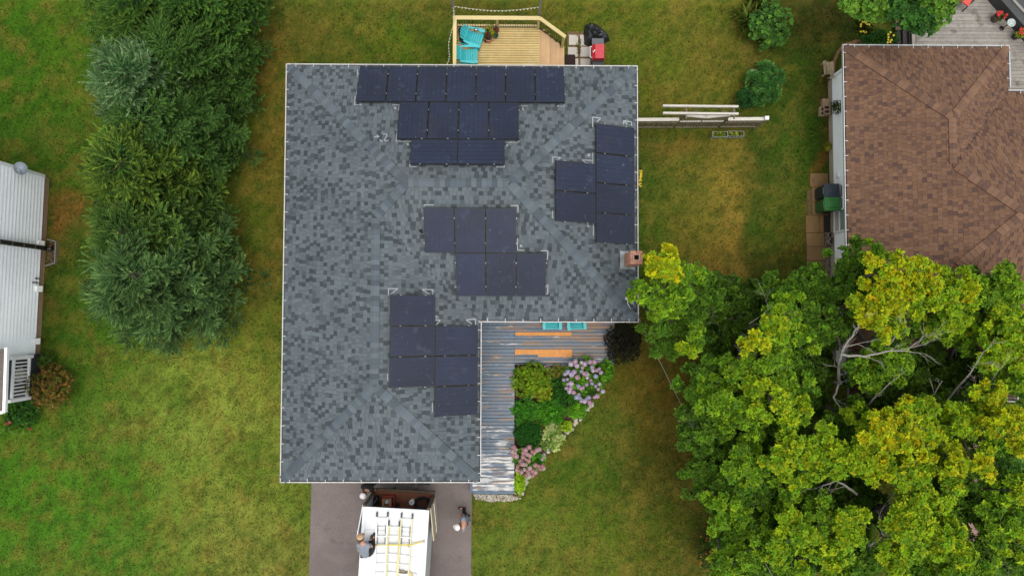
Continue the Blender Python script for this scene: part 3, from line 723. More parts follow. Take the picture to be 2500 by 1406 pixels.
# ------------------------------------------------------------------ the brown-roofed neighbour
E2 = 2.5
A2 = P(2057, 108, E2).x; B2 = P(2465, 113, E2).x; yT = P(2260, 110, E2).y; yN2 = P(2480, 220, E2).y
best = None
for tt in np.arange(.25, .6, .01):
    for D in np.arange(3.5, 9, .05):
        q = proj((A2 + D, yN2 - D, E2 + tt * (D - .1))); e = (q[0] - 2503) ** 2 + (q[1] - 518) ** 2
        Wd = (B2 - A2) / 2; q = proj((A2 + Wd, yN2 - Wd, E2 + tt * (Wd - .1))); e += (q[0] - 2323) ** 2 + (q[1] - 392) ** 2
        q = proj((A2 + Wd, yT - Wd, E2 + tt * (Wd - .1))); e += (q[0] - 2318) ** 2 + (q[1] - 272) ** 2
        if best is None or e < best[0]: best = (e, tt, D)
_, T2, D2 = best
print('brown roof', best, A2, B2, yT, yN2)
Wd = (B2 - A2) / 2; yS3 = yN2 - 2 * D2; yB = yS3 - (yT - yN2); XE2 = A2 + 2 * D2 + 4.0
def R2(x, y, d): return Vector((x, y, E2 + T2 * (d - .1)))
a2, b2, yt, yn2, ys3, yb2, xe2 = A2 + D0, B2 - D0, yT - D0, yN2 - D0, yS3 + D0, yB + D0, XE2 - D0
wN, wS = R2(A2 + Wd, yT - Wd, Wd), R2(A2 + Wd, yB + Wd, Wd); vN, vS = R2(A2 + Wd, yN2 - Wd, Wd), R2(A2 + Wd, yS3 + Wd, Wd)
aW, aE = R2(A2 + D2, yN2 - D2, D2), R2(XE2 - D2, yN2 - D2, D2)
k = {n: R2(x, y, D0) for n, x, y in (('tl', a2, yt), ('tr', b2, yt), ('nr', b2, yn2), ('ne', xe2, yn2), ('se', xe2, ys3), ('sr', b2, ys3), ('br', b2, yb2), ('bl', a2, yb2))}
QW = Plane([k['tl'], k['bl'], wS, vS, aW, vN, wN]); QT = Plane([k['tr'], k['tl'], wN]); QNE = Plane([k['nr'], k['tr'], wN, vN])
QN = Plane([k['ne'], k['nr'], vN, aW, aE]); QE = Plane([k['se'], k['ne'], aE]); QS = Plane([k['sr'], k['se'], aE, aW, vS]); QSE = Plane([k['br'], k['sr'], vS, wS]); QB = Plane([k['bl'], k['br'], wS])
house2 = thing('brown_roofed_house', 'pale-sided house with a brown shingle roof beside the weathered deck', 'house', (A2 + 4, yN2 - D2, 0))
b = MB()
for pl in (QW, QT, QNE, QN, QE, QS, QSE, QB): b.add([q - Vector((0, 0, .012)) for q in pl.p], [tuple(range(len(pl.p)))])
foot = [(a2, yt), (a2, yb2), (b2, yb2), (b2, ys3), (xe2, ys3), (xe2, yn2), (b2, yn2), (b2, yt)]
b.add([(p[0], p[1], E2 - .16) for p in foot], [tuple(range(7, -1, -1))])
roof2 = b.build('roof', mat('brown_underlay', (84, 64, 52), rough=.95), house2)
HANG[0] = None
for a, c, i in (((A2, yT), (A2, yB), (1, 0, 0)), ((B2, yT), (A2 + .02, yT), (0, -1, 0)), ((B2, yN2 + .1), (B2, yT - .02), (-1, 0, 0)), ((XE2, yN2), (B2 - .1, yN2), (0, -1, 0)), ((A2 + .02, yB), (B2, yB), (0, 1, 0)), ((B2, yB + .02), (B2, yS3 + .1), (-1, 0, 0)), ((B2 - .1, yS3), (XE2, yS3), (0, 1, 0))):
    gutter(house2, (*a, E2 + .012), (*c, E2 + .012), i, .52)
# walls: the side facing the lawn shows its clapboards, laid one by one
xw2 = P(2036, 430, .35).x; IN2 = xw2 - A2
yTw = yT - .5
ytop = P(2034, 192, .35).y
def clap(hs, x, y0, y1, z0, z1, step, m, nx):
    zz = z0; me = None
    while zz < z1 - .02:
        b = MB(); h = min(step, z1 - zz)
        b.hexa([(x + nx * .016, y0, zz), (x + nx * .016, y1, zz), (x - nx * .02, y1, zz), (x - nx * .02, y0, zz), (x + nx * .004, y0, zz + h), (x + nx * .004, y1, zz + h), (x - nx * .02, y1, zz + h), (x - nx * .02, y0, zz + h)])
        b.build('siding_board', m, hs); zz += step
M_sid2 = mat('pale_siding', (238, 241, 234), rough=.55, var=[(1.2, .05)])
M_found = mat('foundation', (196, 178, 154), rough=.9, var=[(2, .1), (20, .12)])
b = MB(); b.box(((xw2 + B2 - .5) / 2 + .02, (ytop + yB + .4) / 2, E2 / 2 + .1), (B2 - .5 - xw2 - .06, ytop - yB - .5, E2 - .4)); b.box(((B2 + XE2) / 2 - .5, (yN2 + yS3) / 2, E2 / 2 + .1), (XE2 - B2, yN2 - yS3 - 1.0, E2 - .41)); wl2 = b.build('wall', M_sid2, house2)
b = MB(); b.box((xw2 + .09, (ytop + yB + .4) / 2, .17), (.2, ytop - yB - .4, .36)); b.build('foundation', M_found, house2)
clap(wl2, xw2, yB + .4, ytop, .35, E2 - .16, .115, M_sid2, -1)
b = MB(); b.beam((xw2 - .02, ytop + .03, .32), (xw2 - .02, ytop + .03, E2 - .15), .1, .1); b.build('corner_board', M_white, house2)
b = MB(); b.box(((A2 + xw2) / 2 + .1, (yT + yB) / 2, E2 - .17), (xw2 - A2 + .1, yT - yB - .3, .02)); b.build('soffit', M_fascia, house2)
# a low window and a small vent on that side
wy0, wy1 = P(2040, 568, .7).y, P(2040, 512, .7).y
b = MB(); xx = xw2 - .03
for (y0, y1, z0, z1) in ((wy0, wy1, .38, .44), (wy0, wy1, 1.62, 1.70), (wy0, wy0 + .06, .44, 1.62), (wy1 - .06, wy1, .44, 1.62), (wy0 + .06, wy1 - .06, .82, .87)):
    b.box((xx, (y0 + y1) / 2, (z0 + z1) / 2), (.07, y1 - y0, z1 - z0))
wf = b.build('window', M_white, house2)
b = MB(); b.box((xx + .01, (wy0 + wy1) / 2, 1.245), (.03, wy1 - wy0 - .12, .75)); b.build('pane', mat('green_glass', (150, 172, 158), rough=.1, spec=.5), wf)
b = MB(); b.box((xx + .01, (wy0 + wy1) / 2, .63), (.03, wy1 - wy0 - .12, .38)); b.build('lower_panel', mat('beige_panel', (214, 206, 190), rough=.6), wf)
q = P(2043, 428, .75); b = MB(); b.box((xw2 - .05, q.y, .75), (.08, .17, .16)); b.build('outlet_box', M_white, house2)
lines2 = [(k['tl'], wN, QW.n, QT.n, .17), (k['tr'], wN, QT.n, QNE.n, .17), (vN, wN, QW.n, QNE.n, .17), (vN, aW, QW.n, QN.n, .17), (vS, aW, QW.n, QS.n, .17), (vS, wS, QW.n, QSE.n, .17), (k['bl'], wS, QW.n, QB.n, .17)]
BROWNS = [((128, 98, 77), 34), ((120, 91, 72), 28), ((111, 85, 70), 17), ((98, 76, 67), 14), ((132, 101, 79), 5)]
shingle_roof(house2, roof2, (QW, QT, QNE, QN, QS, QSE), BROWNS, M_brown_shingle, lines2, .145, [(132, 102, 81), (124, 95, 76), (108, 83, 70), (137, 106, 84)], [])
for (p, q) in ((k['nr'], vN), (k['sr'], vS)):
    b = MB(); d = (q - p).normalized(); s_ = d.cross(Vector((0, 0, 1))).normalized() * .018; h = Vector((0, 0, .014))
    b.add([p - s_ + h, p + s_ + h, q + s_ + h, q - s_ + h], [(0, 1, 2, 3)]); b.build('valley_flashing', mat('brown_valley', (76, 56, 46), rough=.8), house2)

# ------------------------------------------------------------------ the white house at the picture's edge
house3 = thing('white_sided_house', 'tall white-sided house with a black flue pipe and a satellite dish on its wall', 'house', (*P(-300, 640, 0)[:2], 0))
q0, q1 = P(121, 437, 0), P(98, 866, 0)            # the foot of its long wall
d3 = (q1 - q0).normalized(); n3 = Vector((-d3.y, d3.x, 0));  L3 = (q1 - q0).length
if n3.x < 0: n3 = -n3
M3 = lambda s, z, out=0.0: q0 + d3 * s + n3 * out + Vector((0, 0, z))
ZF, ZT = .36, 5.2
M_sid3 = mat('clean_white_siding', (247, 251, 251), rough=.5, var=[(.8, .05), (6, .03)])
b = MB(); b.hexa([M3(0, 0, -.02), M3(0, 0, -7), M3(L3, 0, -7), M3(L3, 0, -.02), M3(0, ZT, -.02), M3(0, ZT, -7), M3(L3, ZT, -7), M3(L3, ZT, -.02)]); wl3 = b.build('wall', M_sid3, house3)
b = MB(); b.hexa([M3(-.02, 0, .0), M3(-.02, 0, -.019), M3(L3, 0, -.019), M3(L3, 0, .0), M3(-.02, ZF, .0), M3(-.02, ZF, -.019), M3(L3, ZF, -.019), M3(L3, ZF, .0)]); b.build('foundation', mat('tan_foundation', (190, 158, 124), rough=.9, var=[(3, .12), (20, .1)]), house3)
zz = ZF
while zz < ZT - .02:
    b = MB(); o0, o1, hh = .046, .010, .18
    b.hexa([M3(0, zz, o0), M3(0, zz, -.018), M3(L3, zz, -.018), M3(L3, zz, o0), M3(0, zz + hh, o1), M3(0, zz + hh, -.018), M3(L3, zz + hh, -.018), M3(L3, zz + hh, o1)]); b.build('siding_board', M_sid3, wl3); zz += hh
b = MB(); b.beam(M3(-.03, ZF, .01), M3(-.03, ZT, .01), .12, .12); b.build('corner_board', M_white, house3)
b = MB(); b.beam(M3(L3 + .03, ZF - .05, .01), M3(L3 + .03, ZT, .01), .12, .12); b.build('corner_board', M_white, house3)
b = MB(); g0, g1 = M3(-.5, ZT, .4), M3(L3 + .5, ZT, .4); h0, h1 = M3(-.5, ZT + 2, -3.5), M3(L3 + .5, ZT + 2, -3.5); j0, j1 = M3(-.5, ZT, -7.4), M3(L3 + .5, ZT, -7.4)
b.add([g0, g1, h1, h0, j0, j1, M3(-.5, ZT - .15, .4), M3(L3 + .5, ZT - .15, .4), M3(L3 + .5, ZT - .15, -7.4), M3(-.5, ZT - .15, -7.4)], [(0, 1, 2, 3), (3, 2, 5, 4), (6, 7, 1, 0), (4, 5, 8, 9), (0, 3, 4, 9, 6), (1, 7, 8, 5, 2), (6, 9, 8, 7)])
b.build('roof', mat('taupe_roof', (120, 108, 100), rough=.95, var=[(10, .2)]), house3)
def on_wall(px, py, out=0.0):
    d = ray(px, py); e = Vector((0, 0, CAM_H)); kk = (q0 + n3 * out - e).dot(n3) / d.dot(n3); return e + d * kk
def vent_hood(px, py):
    c = on_wall(px, py, .05); M = frame(c, d3, n3, Vector((0, 0, 1))); b = MB()
    b.add([(-.11, 0, -.12), (.11, 0, -.12), (.11, 0, .12), (-.11, 0, .12), (-.11, .12, -.10), (.11, .12, -.10), (.11, .05, .12), (-.11, .05, .12)], [(3, 2, 1, 0), (4, 5, 6, 7), (0, 1, 5, 4), (1, 2, 6, 5), (2, 3, 7, 6), (3, 0, 4, 7)], M)
    b.build('vent_hood', M_white, house3)
for px, py in ((97, 595), (92, 705), (86, 833)): vent_hood(px, py)
for px, py, L in ((91, 680, .12), (86, 690, .16)):
    c = on_wall(px, py, .05); b = MB(); b.tube([c - Vector((0, 0, L)), c + Vector((0, 0, L)), c + Vector((0, 0, L)) + n3 * .04], .022); b.build('cable_bracket', mat('black_plastic'), house3)
# flue pipe up the wall with collars, and its elbow at the foot
f0 = on_wall(116, 607, .16); f0.z = .35; fz = lambda z: Vector((f0.x, f0.y, z))
b = MB(); b.tube([fz(.25), fz(.6), fz(5.8)], .085, 14); fp = b.build('flue_pipe', mat('black_flue', (42, 40, 36), rough=.4, var=[(3, .2)], spec=.5), house3, smooth=True)
for zc in (.95, 1.55, 2.15, 2.75):
    b = MB(); b.tube([fz(zc), fz(zc + .03)], .092, 14); b.build('collar', mat('flue_collar', (150, 146, 136), rough=.4, metal=.5), fp)
b = MB(); b.tube([fz(.32), fz(.22), fz(.2) + n3 * .12, fz(.2) + n3 * .2], [.09, .095, .09, .085], 12); b.build('elbow', mat('black_flue'), fp, smooth=True)
# satellite dish on its arm
c = on_wall(50, 416, 0); dd = P(30, 415, c.z); t = thing('satellite_dish', 'pale grey satellite dish on the white house wall', 'satellite dish', c)
Md = Matrix.Translation(c + n3 * .32 + Vector((0, .0, .42))) @ Matrix.Rotation(math.radians(18), 4, 'X') @ Matrix.Rotation(math.radians(10), 4, 'Y')
b = MB(); b.lathe([(.22, .06), (.19, .025), (.12, .006), (.001, 0), (.001, -.006), (.12, 0), (.2, .02), (.225, .06)], (0, 0, 0), 24, Md); b.build('reflector', mat('dish_grey', (170, 182, 192), rough=.4), t, smooth=True)
b = MB(); b.tube([c, c + n3 * .2 + Vector((0, 0, .1)), c + n3 * .3 + Vector((0, 0, .4))], .022); b.build('mount_arm', mat('mast_grey'), t)
b = MB(); tip = Md @ Vector((.0, -.05, .26)); b.tube([Md @ Vector((0, -.2, .03)), Md @ Vector((0, -.16, .2)), tip], .012); b.ball(tip, .03, 8, 5); b.build('feed_horn', mat('mast_grey'), t)
# window well at the flue's foot
t = thing('window_well', 'pale framed gravel well at the foot of the black flue pipe', 'window well', P(122, 612, 0))
wc = [P(x_, y_, 0) for x_, y_ in ((113, 650), (138, 642), (140, 590), (119, 585))]
b = MB()
for i in range(3): b.beam(wc[i] + Vector((0, 0, .05)), wc[i + 1] + Vector((0, 0, .05)), .035, .14)
b.build('well_frame', mat('well_frame_grey', (146, 142, 130), rough=.7), t)
g = pebbles('well_gravel', [tuple(p[:2]) for p in wc], 260, [(120, 100, 90), (150, 130, 118), (96, 80, 72)], .03, 'gravel', -.02)
for kk in ('label', 'category'): del g[kk]
g.parent = t; g.location = -t.location
c = P(129, 606, 0); b = MB(); b.box((c.x, c.y, .1), (.1, .2, .12)); b.box((c.x + .06, c.y - .06, .08), (.06, .1, .1)); b.build('intake_box', mat('rust_box', (140, 72, 56), rough=.8, var=[(20, .3)]), t)

# its little porch: roof corner, railing, boards
pr = thing('side_porch', 'white railed porch with a small taupe roof on the white house', 'porch', P(20, 930, 0))
ZP = .75
fl = [P(x_, y_, ZP) for x_, y_ in ((-140, 866), (78, 866), (72, 968), (-140, 985))]
b = MB(); b.hexa([Vector((p.x, p.y, .0)) for p in (fl[3], fl[2], fl[1], fl[0])] + [Vector((p.x, p.y, ZP)) for p in (fl[3], fl[2], fl[1], fl[0])]); b.build('floor', mat('porch_floor', (58, 58, 60), rough=.9, var=[(6, .2)]), pr)
ra, rb = P(72, 870, ZP + .1), P(66, 972, ZP + .1)
up = Vector((0, 0, 1)); H3 = .82
for z_, nm in ((.0, 'bottom_rail'), (H3, 'top_rail')):
    b = MB(); b.beam(ra + up * z_, rb + up * z_, .08, .07); b.build(nm, M_white, pr)
b = MB(); b.box((0, 0, 0), (.04, .04, H3)); o = b.build('baluster', M_white); bm_ = o.data; bpy.data.objects.remove(o)
dv = (rb - ra)
for i in range(12): inst(bm_, 'baluster', pr, Matrix.Translation(ra + dv * ((i + .5) / 12) + up * H3 / 2))
for q in (ra, rb):
    b = MB(); b.box((q.x, q.y, ZP + .5), (.11, .11, 1.1)); b.build('post', M_white, pr)
b = MB(); b.beam(rb + up * H3, P(-80, 985, ZP + .9), .08, .07); b.build('top_rail', M_white, pr)
b = MB(); rz = 3.0; rp = [P(x_, y_, rz) for x_, y_ in ((-200, 852), (12, 852), (7, 1003), (-200, 1003))]
b.hexa([p - up * .12 for p in (rp[3], rp[2], rp[1], rp[0])] + [rp[3] + up * .5, rp[2], rp[1], rp[0] + up * .5]); prf = b.build('porch_roof', mat('taupe_roof'), pr)
b = MB(); b.beam(rp[1] + Vector((.04, .05, -.04)), rp[2] + Vector((.04, -.05, -.04)), .09, .12); b.beam(rp[2] + Vector((.0, -.05, -.04)), rp[3] + Vector((0, -.05, -.04)), .09, .12); b.build('gutter', M_white, pr)
b = MB(); b.ball(P(50, 915, ZP + .3), (.16, .28, .22), 10, 6, None, .08); b.build('wrapped_chair', mat('pale_wrap', (176, 170, 156), rough=.8, var=[(10, .2)]), pr)
for i, (px, py) in enumerate(((84, 874), (80, 888), (78, 902))):
    c = P(px, py, .2); b = MB(); b.box((c.x, c.y, .2 - i * .02), (.24, .2, .4 - i * .04)); b.build('stone_block', mat('grey_stone', (104, 106, 98), rough=.95, var=[(6, .2), (30, .2)], objvar=.1), pr)
# ------------------------------------------------------------------ the new pine deck behind the grey-roofed house
UP = Vector((0, 0, 1))
M_pine = mat('new_pine', (212, 184, 118), rough=.7, var=[(1.1, .07), (9, .08)], objvar=.09, stain=[(1.6, .6, (226, 206, 160), .5), (4.5, .68, (176, 140, 84), .4)])
M_pine2 = mat('pine_rail', (226, 204, 142), rough=.65, var=[(2, .05), (20, .06)], objvar=.04)
M_pine3 = mat('pine_step', (214, 176, 128), rough=.7, var=[(3, .08)], objvar=.12)
M_black = mat('black_metal', (24, 23, 22), rough=.45)
ZD = .95
dk = thing('rear_deck', 'new yellow pine deck with black balusters and five steps behind the grey house', 'deck', P(1215, 110, 0))
dl, dr_, dt = P(1111, 120, ZD).x, P(1317, 120, ZD).x, P(1200, 66, ZD).y; db = yN - .45
yy = dt; i = 0
while yy > db:
    b = MB(); h = .088; b.box(((dl + dr_) / 2, yy - h / 2, ZD - .014), (dr_ - dl, h - .013, .028)); b.build('deck_board', M_pine, dk); yy -= h + .002
b = MB(); b.box((dl + .02, (dt + db) / 2, ZD - .16), (.04, dt - db, .25)); b.box((dr_ - .02, (dt + db) / 2, ZD - .17), (.04, dt - db, .25)); b.box(((dl + dr_) / 2, dt - .02, ZD - .16), (dr_ - dl - .09, .04, .25)); b.build('deck_frame', M_pine3, dk)
b = MB(); b.box(((dl + dr_) / 2, (dt + db) / 2, .3), (dr_ - dl - .3, dt - db - .3, .6)); b.build('under_deck_block', mat('deck_shade', (70, 58, 40), rough=.9), dk)  # dark block whose colour stands in for the shade beneath the boards
sx = (P(1378, 130, .25).x - dr_) / 5
for i in range(5):
    zt = ZD - (i + 1) * ZD / 6; b = MB(); xx = dr_ + sx * (i + .5)
    ya = dt - (i + .5) * sx * .50 + .02
    b.box((xx + .008, (ya + db) / 2, zt), (sx - .014, ya - db, .036)); b.build('step_tread', M_pine3, dk)
    b = MB(); b.box((xx - sx / 2 + .012, (ya + db) / 2, zt + .088), (.02, ya - db, .138)); b.build('step_riser', M_pine3, dk)
RH = .86
ptN = [Vector((dl + .05, dt - .04, ZD)), Vector(((dl + dr_) / 2 + .0, dt - .04, ZD)), Vector((dr_ - .06, dt - .04, ZD))]
pE = P(1372, 92, .25); pE = Vector((dr_ + sx * 4.55, dt - sx * 2.25, .25))
def post(q, h, nm='post', s=.09):
    b = MB(); b.box((q.x, q.y, q.z + h / 2 - .1), (s, s, h + .2)); return b.build(nm, M_pine2, dk)
for q in ptN: post(q, RH)
post(Vector((dl + .05, db + .35, ZD)), RH); post(pE, RH + .05)
def rail(a, c, z_, s, nm): b = MB(); b.beam(a + UP * z_, c + UP * z_, s, .04); b.build(nm, M_pine2, dk)
e1 = Vector((dl + .05, db + .02, ZD))
rail(ptN[0] - Vector((.07, 0, 0)), ptN[2] + Vector((.03, 0, 0)), RH + .02, .14, 'top_rail'); rail(ptN[0] - Vector((0, .072, 0)), e1, RH + .02, .13, 'top_rail')
rail(ptN[2] + Vector((.03, .0, .001)), pE + Vector((.05, -.02, RH - RH + .06)), RH + .022, .13, 'top_rail')
def baluster_run(a, c, n, za, zc, h):
    b = MB(); b.beam(a + UP * (za - .0), c + UP * (zc - .0), .03, .03); b.build('bottom_rail', M_black, dk)
    b = MB(); b.beam(a + UP * (za + h), c + UP * (zc + h), .03, .03); b.build('upper_rail', M_black, dk)
    m = MB(); m.box((0, 0, h / 2), (.016, .016, h)); o = m.build('baluster', M_black); me_ = o.data; bpy.data.objects.remove(o)
    for i in range(n):
        f = (i + .5) / n; q = a.lerp(c, f) + UP * (za + (zc - za) * f); inst(me_, 'baluster', dk, Matrix.Translation(q))
baluster_run(ptN[0], ptN[1], 16, .08, .08, RH - .12); baluster_run(ptN[1], ptN[2], 17, .08, .08, RH - .12)
baluster_run(ptN[2], Vector((pE.x, pE.y, pE.z)), 13, .08, .1, RH - .12); baluster_run(ptN[0] + Vector((.02, 0, 0)), e1 + Vector((.02, 0, 0)), 11, .08, .08, RH - .12)
bz = MB(); bz.box(((dl + dr_) / 2, dt + .06, ZD - .05), (dr_ - dl, .09, .04)); bz.build('rim_board', M_pine2, dk)
# two lantern poles with string lights
poles = []
for (px, py, lab) in ((1110, 44, 'grey light pole at the conifer-side corner of the pine deck'), (1316, 46, 'grey light pole at the step-side corner of the pine deck')):
    q = P(px, py, ZD + .6); t = thing('light_pole', lab, 'pole', (q.x, q.y, ZD - .1), 0, 'poles holding string lights'); q.z = 0
    b = MB(); b.box((q.x, q.y + .08, 1.75), (.085, .085, 2.9)); b.build('pole', mat('weathered_pole', (140, 132, 112), rough=.9, var=[(4, .2), (30, .15)]), t)
    b = MB(); b.lathe([(.055, 0), (.07, .05), (.06, .2), (.035, .26), (.001, .27)], (q.x, q.y + .08, 3.2), 10); b.build('lantern', mat('lantern_glass', (206, 206, 198), rough=.3), t)
    b = MB(); b.lathe([(.075, 0), (.075, .03), (.001, .032)], (q.x, q.y + .08, 3.17), 10); b.build('lantern_collar', M_black, t); poles.append(Vector((q.x, q.y + .08, 2.3)))
def string_lights(pts, n, lab):
    t = thing('string_lights', lab, 'string lights', pts[0]); b = MB(); b.tube(pts, .008, 4); b.build('cable', mat('white_cable', (200, 198, 180), rough=.6), t)
    m = MB(); m.ball((0, 0, -.04), .026, 7, 5); m.lathe([(.012, -.03), (.012, 0)], (0, 0, 0), 6); o = m.build('bulb', mat('bulb_glass', (236, 230, 190), rough=.3)); me_ = o.data; bpy.data.objects.remove(o)
    seg = [(pts[i + 1] - pts[i]).length for i in range(len(pts) - 1)]; T = sum(seg)
    for i in range(n):
        d = T * (i + .5) / n; j = 0
        while j < len(seg) - 1 and d > seg[j]: d -= seg[j]; j += 1
        inst(me_, 'bulb', t, Matrix.Translation(pts[j].lerp(pts[j + 1], d / seg[j])))
a, c = poles[0].copy(), poles[1].copy(); a.z = c.z = 2.35
string_lights([a.lerp(c, f) - UP * .35 * math.sin(math.pi * f) for f in np.linspace(0, 1, 13)], 24, 'string of pale bulbs hung between the two deck poles')
c = P(1089, 158, 1.7)
string_lights([a.lerp(c, f) - UP * .5 * math.sin(math.pi * f) + Vector((.06 * math.sin(f * 9), 0, 0)) for f in np.linspace(0, 1, 13)], 20, 'string of pale bulbs running from a deck pole toward the roof gutter')

# turquoise garden chairs ------------------------------------------------------------------
M_turq = mat('turquoise_plastic', (72, 200, 204), rough=.45, var=[(3, .05)])
def make_chair(lab, loc, rz):
    t = thing('adirondack_chair', lab, 'garden chair', loc, rz, 'turquoise garden chairs')
    m = MB(); m.box((0, 0, 0), (.56, .088, .022)); o = m.build('seat_slat', M_turq); sm_ = o.data; bpy.data.objects.remove(o)
    for i in range(6):                                           # chair faces +y
        f = i / 5; o = bpy.data.objects.new('seat_slat', sm_); C.objects.link(o); o.parent = t
        o.location = (0, .30 - f * .52, .40 - f * .13); o.rotation_euler = (math.radians(14), 0, 0)
    for i in range(6):
        u = (i - 2.5) / 2.5; m = MB(); L = .80 - .12 * u * u; wd = .084
        m.add([(u * .21 - wd / 2, -.20, .26), (u * .21 + wd / 2, -.20, .26), (u * .27 + wd / 2, -.20 - L * .48, .26 + L * .86), (u * .27 - wd / 2, -.20 - L * .48, .26 + L * .86),
               (u * .21 - wd / 2, -.225, .25), (u * .21 + wd / 2, -.225, .25), (u * .27 + wd / 2, -.225 - L * .48, .25 + L * .86), (u * .27 - wd / 2, -.225 - L * .48, .25 + L * .86)],
              [(0, 1, 2, 3), (7, 6, 5, 4), (0, 4, 5, 1), (1, 5, 6, 2), (2, 6, 7, 3), (3, 7, 4, 0)])
        m.build('back_slat', M_turq, t, local=True)
    for s in (-1, 1):
        m = MB(); m.prism([(s * .29, .36), (s * .42, .38), (s * .44, .2), (s * .40, -.12), (s * .36, -.40), (s * .30, -.40), (s * .30, -.1)][::s], .575, .60); m.build('arm', M_turq, t, local=True)
        m = MB(); m.box((s * .33, .30, .29), (.045, .10, .58)); m.build('leg', M_turq, t, local=True)
        m = MB(); m.beam((s * .30, .34, .34), (s * .30, -.62, .03), .04, .12); m.build('leg', M_turq, t, local=True)
    m = MB(); m.box((0, -.38, .56), (.56, .03, .07)); m.box((0, .345, .34), (.60, .025, .10)); m.build('cross_bar', M_turq, t, local=True)
    return t
q = P(1158, 92, ZD + .40); c0_ = make_chair('turquoise slatted chair near the rail with black planters behind it', (q.x, q.y, ZD), math.radians(-108)); c0_.scale = (.82, .82, .82)
q = P(1146, 134, ZD + .40); dup(c0_, (q.x, q.y, ZD), math.radians(-90), 'turquoise slatted chair beside the roof gutter on the pine deck')
ZP2 = .34
q = P(1348, 784, ZP2 + .4); dup(c0_, (q.x, q.y, ZP2), math.radians(180), 'turquoise chair half under the eave, nearer the garage wing, on the blue porch')
q = P(1407, 785, ZP2 + .4); dup(c0_, (q.x, q.y, ZP2), math.radians(184), 'turquoise chair half under the eave, nearer the dark bush, on the blue porch')
# pots and small things on the deck
M_soilpot = mat('pot_soil', (58, 40, 32), rough=1, var=[(40, .4)])
def pot(px, py, z, r, h, colr, lab, leaf=None, nl=40, flo=None, name='plant_pot', spread=1.0):
    q = P(px, py, z + h); t = thing(name, lab, 'plant pot', (q.x, q.y, z), 0); mt = mat('pot_%d_%d_%d' % colr, colr, rough=.6, var=[(15, .08)])
    b = MB(); b.lathe([(r * .72, 0), (r * .98, h - .04), (r * 1.04, h - .04), (r * 1.04, h), (r * .90, h), (r * .86, h - .05)], (q.x, q.y, z), 18); b.build('pot', mt, t, smooth=False)
    b = MB(); b.lathe([(r * .9, h - .05), (r * .4, h - .03), (.001, h - .03)], (q.x, q.y, z), 14); b.build('potting_soil', M_soilpot, t)
    if leaf:
        V, F, K = rosettes((q.x, q.y, z + h + .05), (r * spread, r * spread, .12), nl, .09, np.array([lin(c) for c in leaf]), 5, .2)
        np_mesh('foliage', V, F, K, M_leaf, t)
    if flo:
        for i in range(flo[1]):
            a_ = random.uniform(0, 6.28); rr = r * spread * random.uniform(.1, 1.0); b = MB()
            for j in range(7): b.ball((q.x + rr * math.cos(a_) + random.uniform(-.035, .035), q.y + rr * math.sin(a_) + random.uniform(-.035, .035), z + h + .14 + random.uniform(-.02, .06)), (.028, .028, .018), 6, 4)
            b.build('flower_head', mat('bloom_%d_%d_%d' % flo[0], flo[0], rough=.6, var=[(40, .15)]), t)
    return t
pot(1194, 73, ZD, .135, .26, (214, 176, 158), 'pale pink pot with a yellow-green sprout by the deck rail', [(190, 190, 60), (150, 160, 50)], 7)
pot(1211, 73, ZD, .105, .22, (112, 60, 48), 'small brown pot of twigs by the deck rail post', [(120, 70, 56)], 8)
pot(1193, 91, ZD, .15, .30, (206, 132, 116), 'largest rose clay pot of dark twigs in the deck group', [(110, 64, 54), (88, 96, 50)], 12)
pot(1211, 87, ZD, .085, .18, (46, 130, 136), 'small teal pot beside the rose clay pot', [(60, 90, 70)], 5)
q = P(1202, 80, ZD + .3); t = thing('leafy_plant', 'small yellow-green plant squeezed among the deck pots', 'plant', (q.x, q.y, ZD)); V, F, K = rosettes((q.x, q.y, ZD + .25), (.1, .1, .08), 14, .11, np.array([lin(196, 200, 50), lin(150, 170, 40)]), 5, .2); np_mesh('foliage', V, F, K, M_leaf, t)
b = MB(); b.tube([(q.x, q.y, ZD), (q.x, q.y, ZD + .25)], .01, 5); b.build('stem', M_bark, t)
for px, py, lab in ((1126, 74, 'black lidded planter behind the upper turquoise chair, nearest the rail'), (1128, 91, 'black lidded planter behind the upper turquoise chair, nearer the house')):
    q = P(px, py, ZD + .34); t = thing('black_planter', lab, 'planter', (q.x, q.y, ZD)); b = MB(); b.lathe([(.09, 0), (.12, .05), (.12, .3), (.10, .34)], (q.x, q.y, ZD), 14); b.build('pot', mat('black_gloss', (18, 19, 20), rough=.3), t)
    b = MB(); b.lathe([(.105, .30), (.06, .36), (.001, .37)], (q.x, q.y, ZD), 14); b.build('lid', mat('black_gloss'), t)
q = P(1162, 73, ZD + .62); t = thing('phone', 'dark phone lying on the arm of a turquoise chair', 'phone', q); b = MB(); b.box((q.x, q.y, ZD + .612), (.16, .09, .012), None); b.build('phone_body', mat('black_gloss'), t); b = MB(); b.box((q.x + .01, q.y, ZD + .62), (.09, .05, .004)); b.build('screen', mat('pale_screen', (190, 200, 206), rough=.2), t)
q = P(1185, 103, ZD); t = thing('small_jar', 'tiny dark jar standing alone on the pine deck', 'jar', (q.x, q.y, ZD)); b = MB(); b.lathe([(.035, 0), (.042, .06), (.03, .09), (.001, .09)], (q.x, q.y, ZD), 10); b.build('jar_body', mat('jar_brown', (70, 56, 48), rough=.4), t); b = MB(); b.lathe([(.034, 0), (.034, .02), (.001, .02)], (q.x, q.y, ZD + .09), 10); b.build('lid', M_black, t)
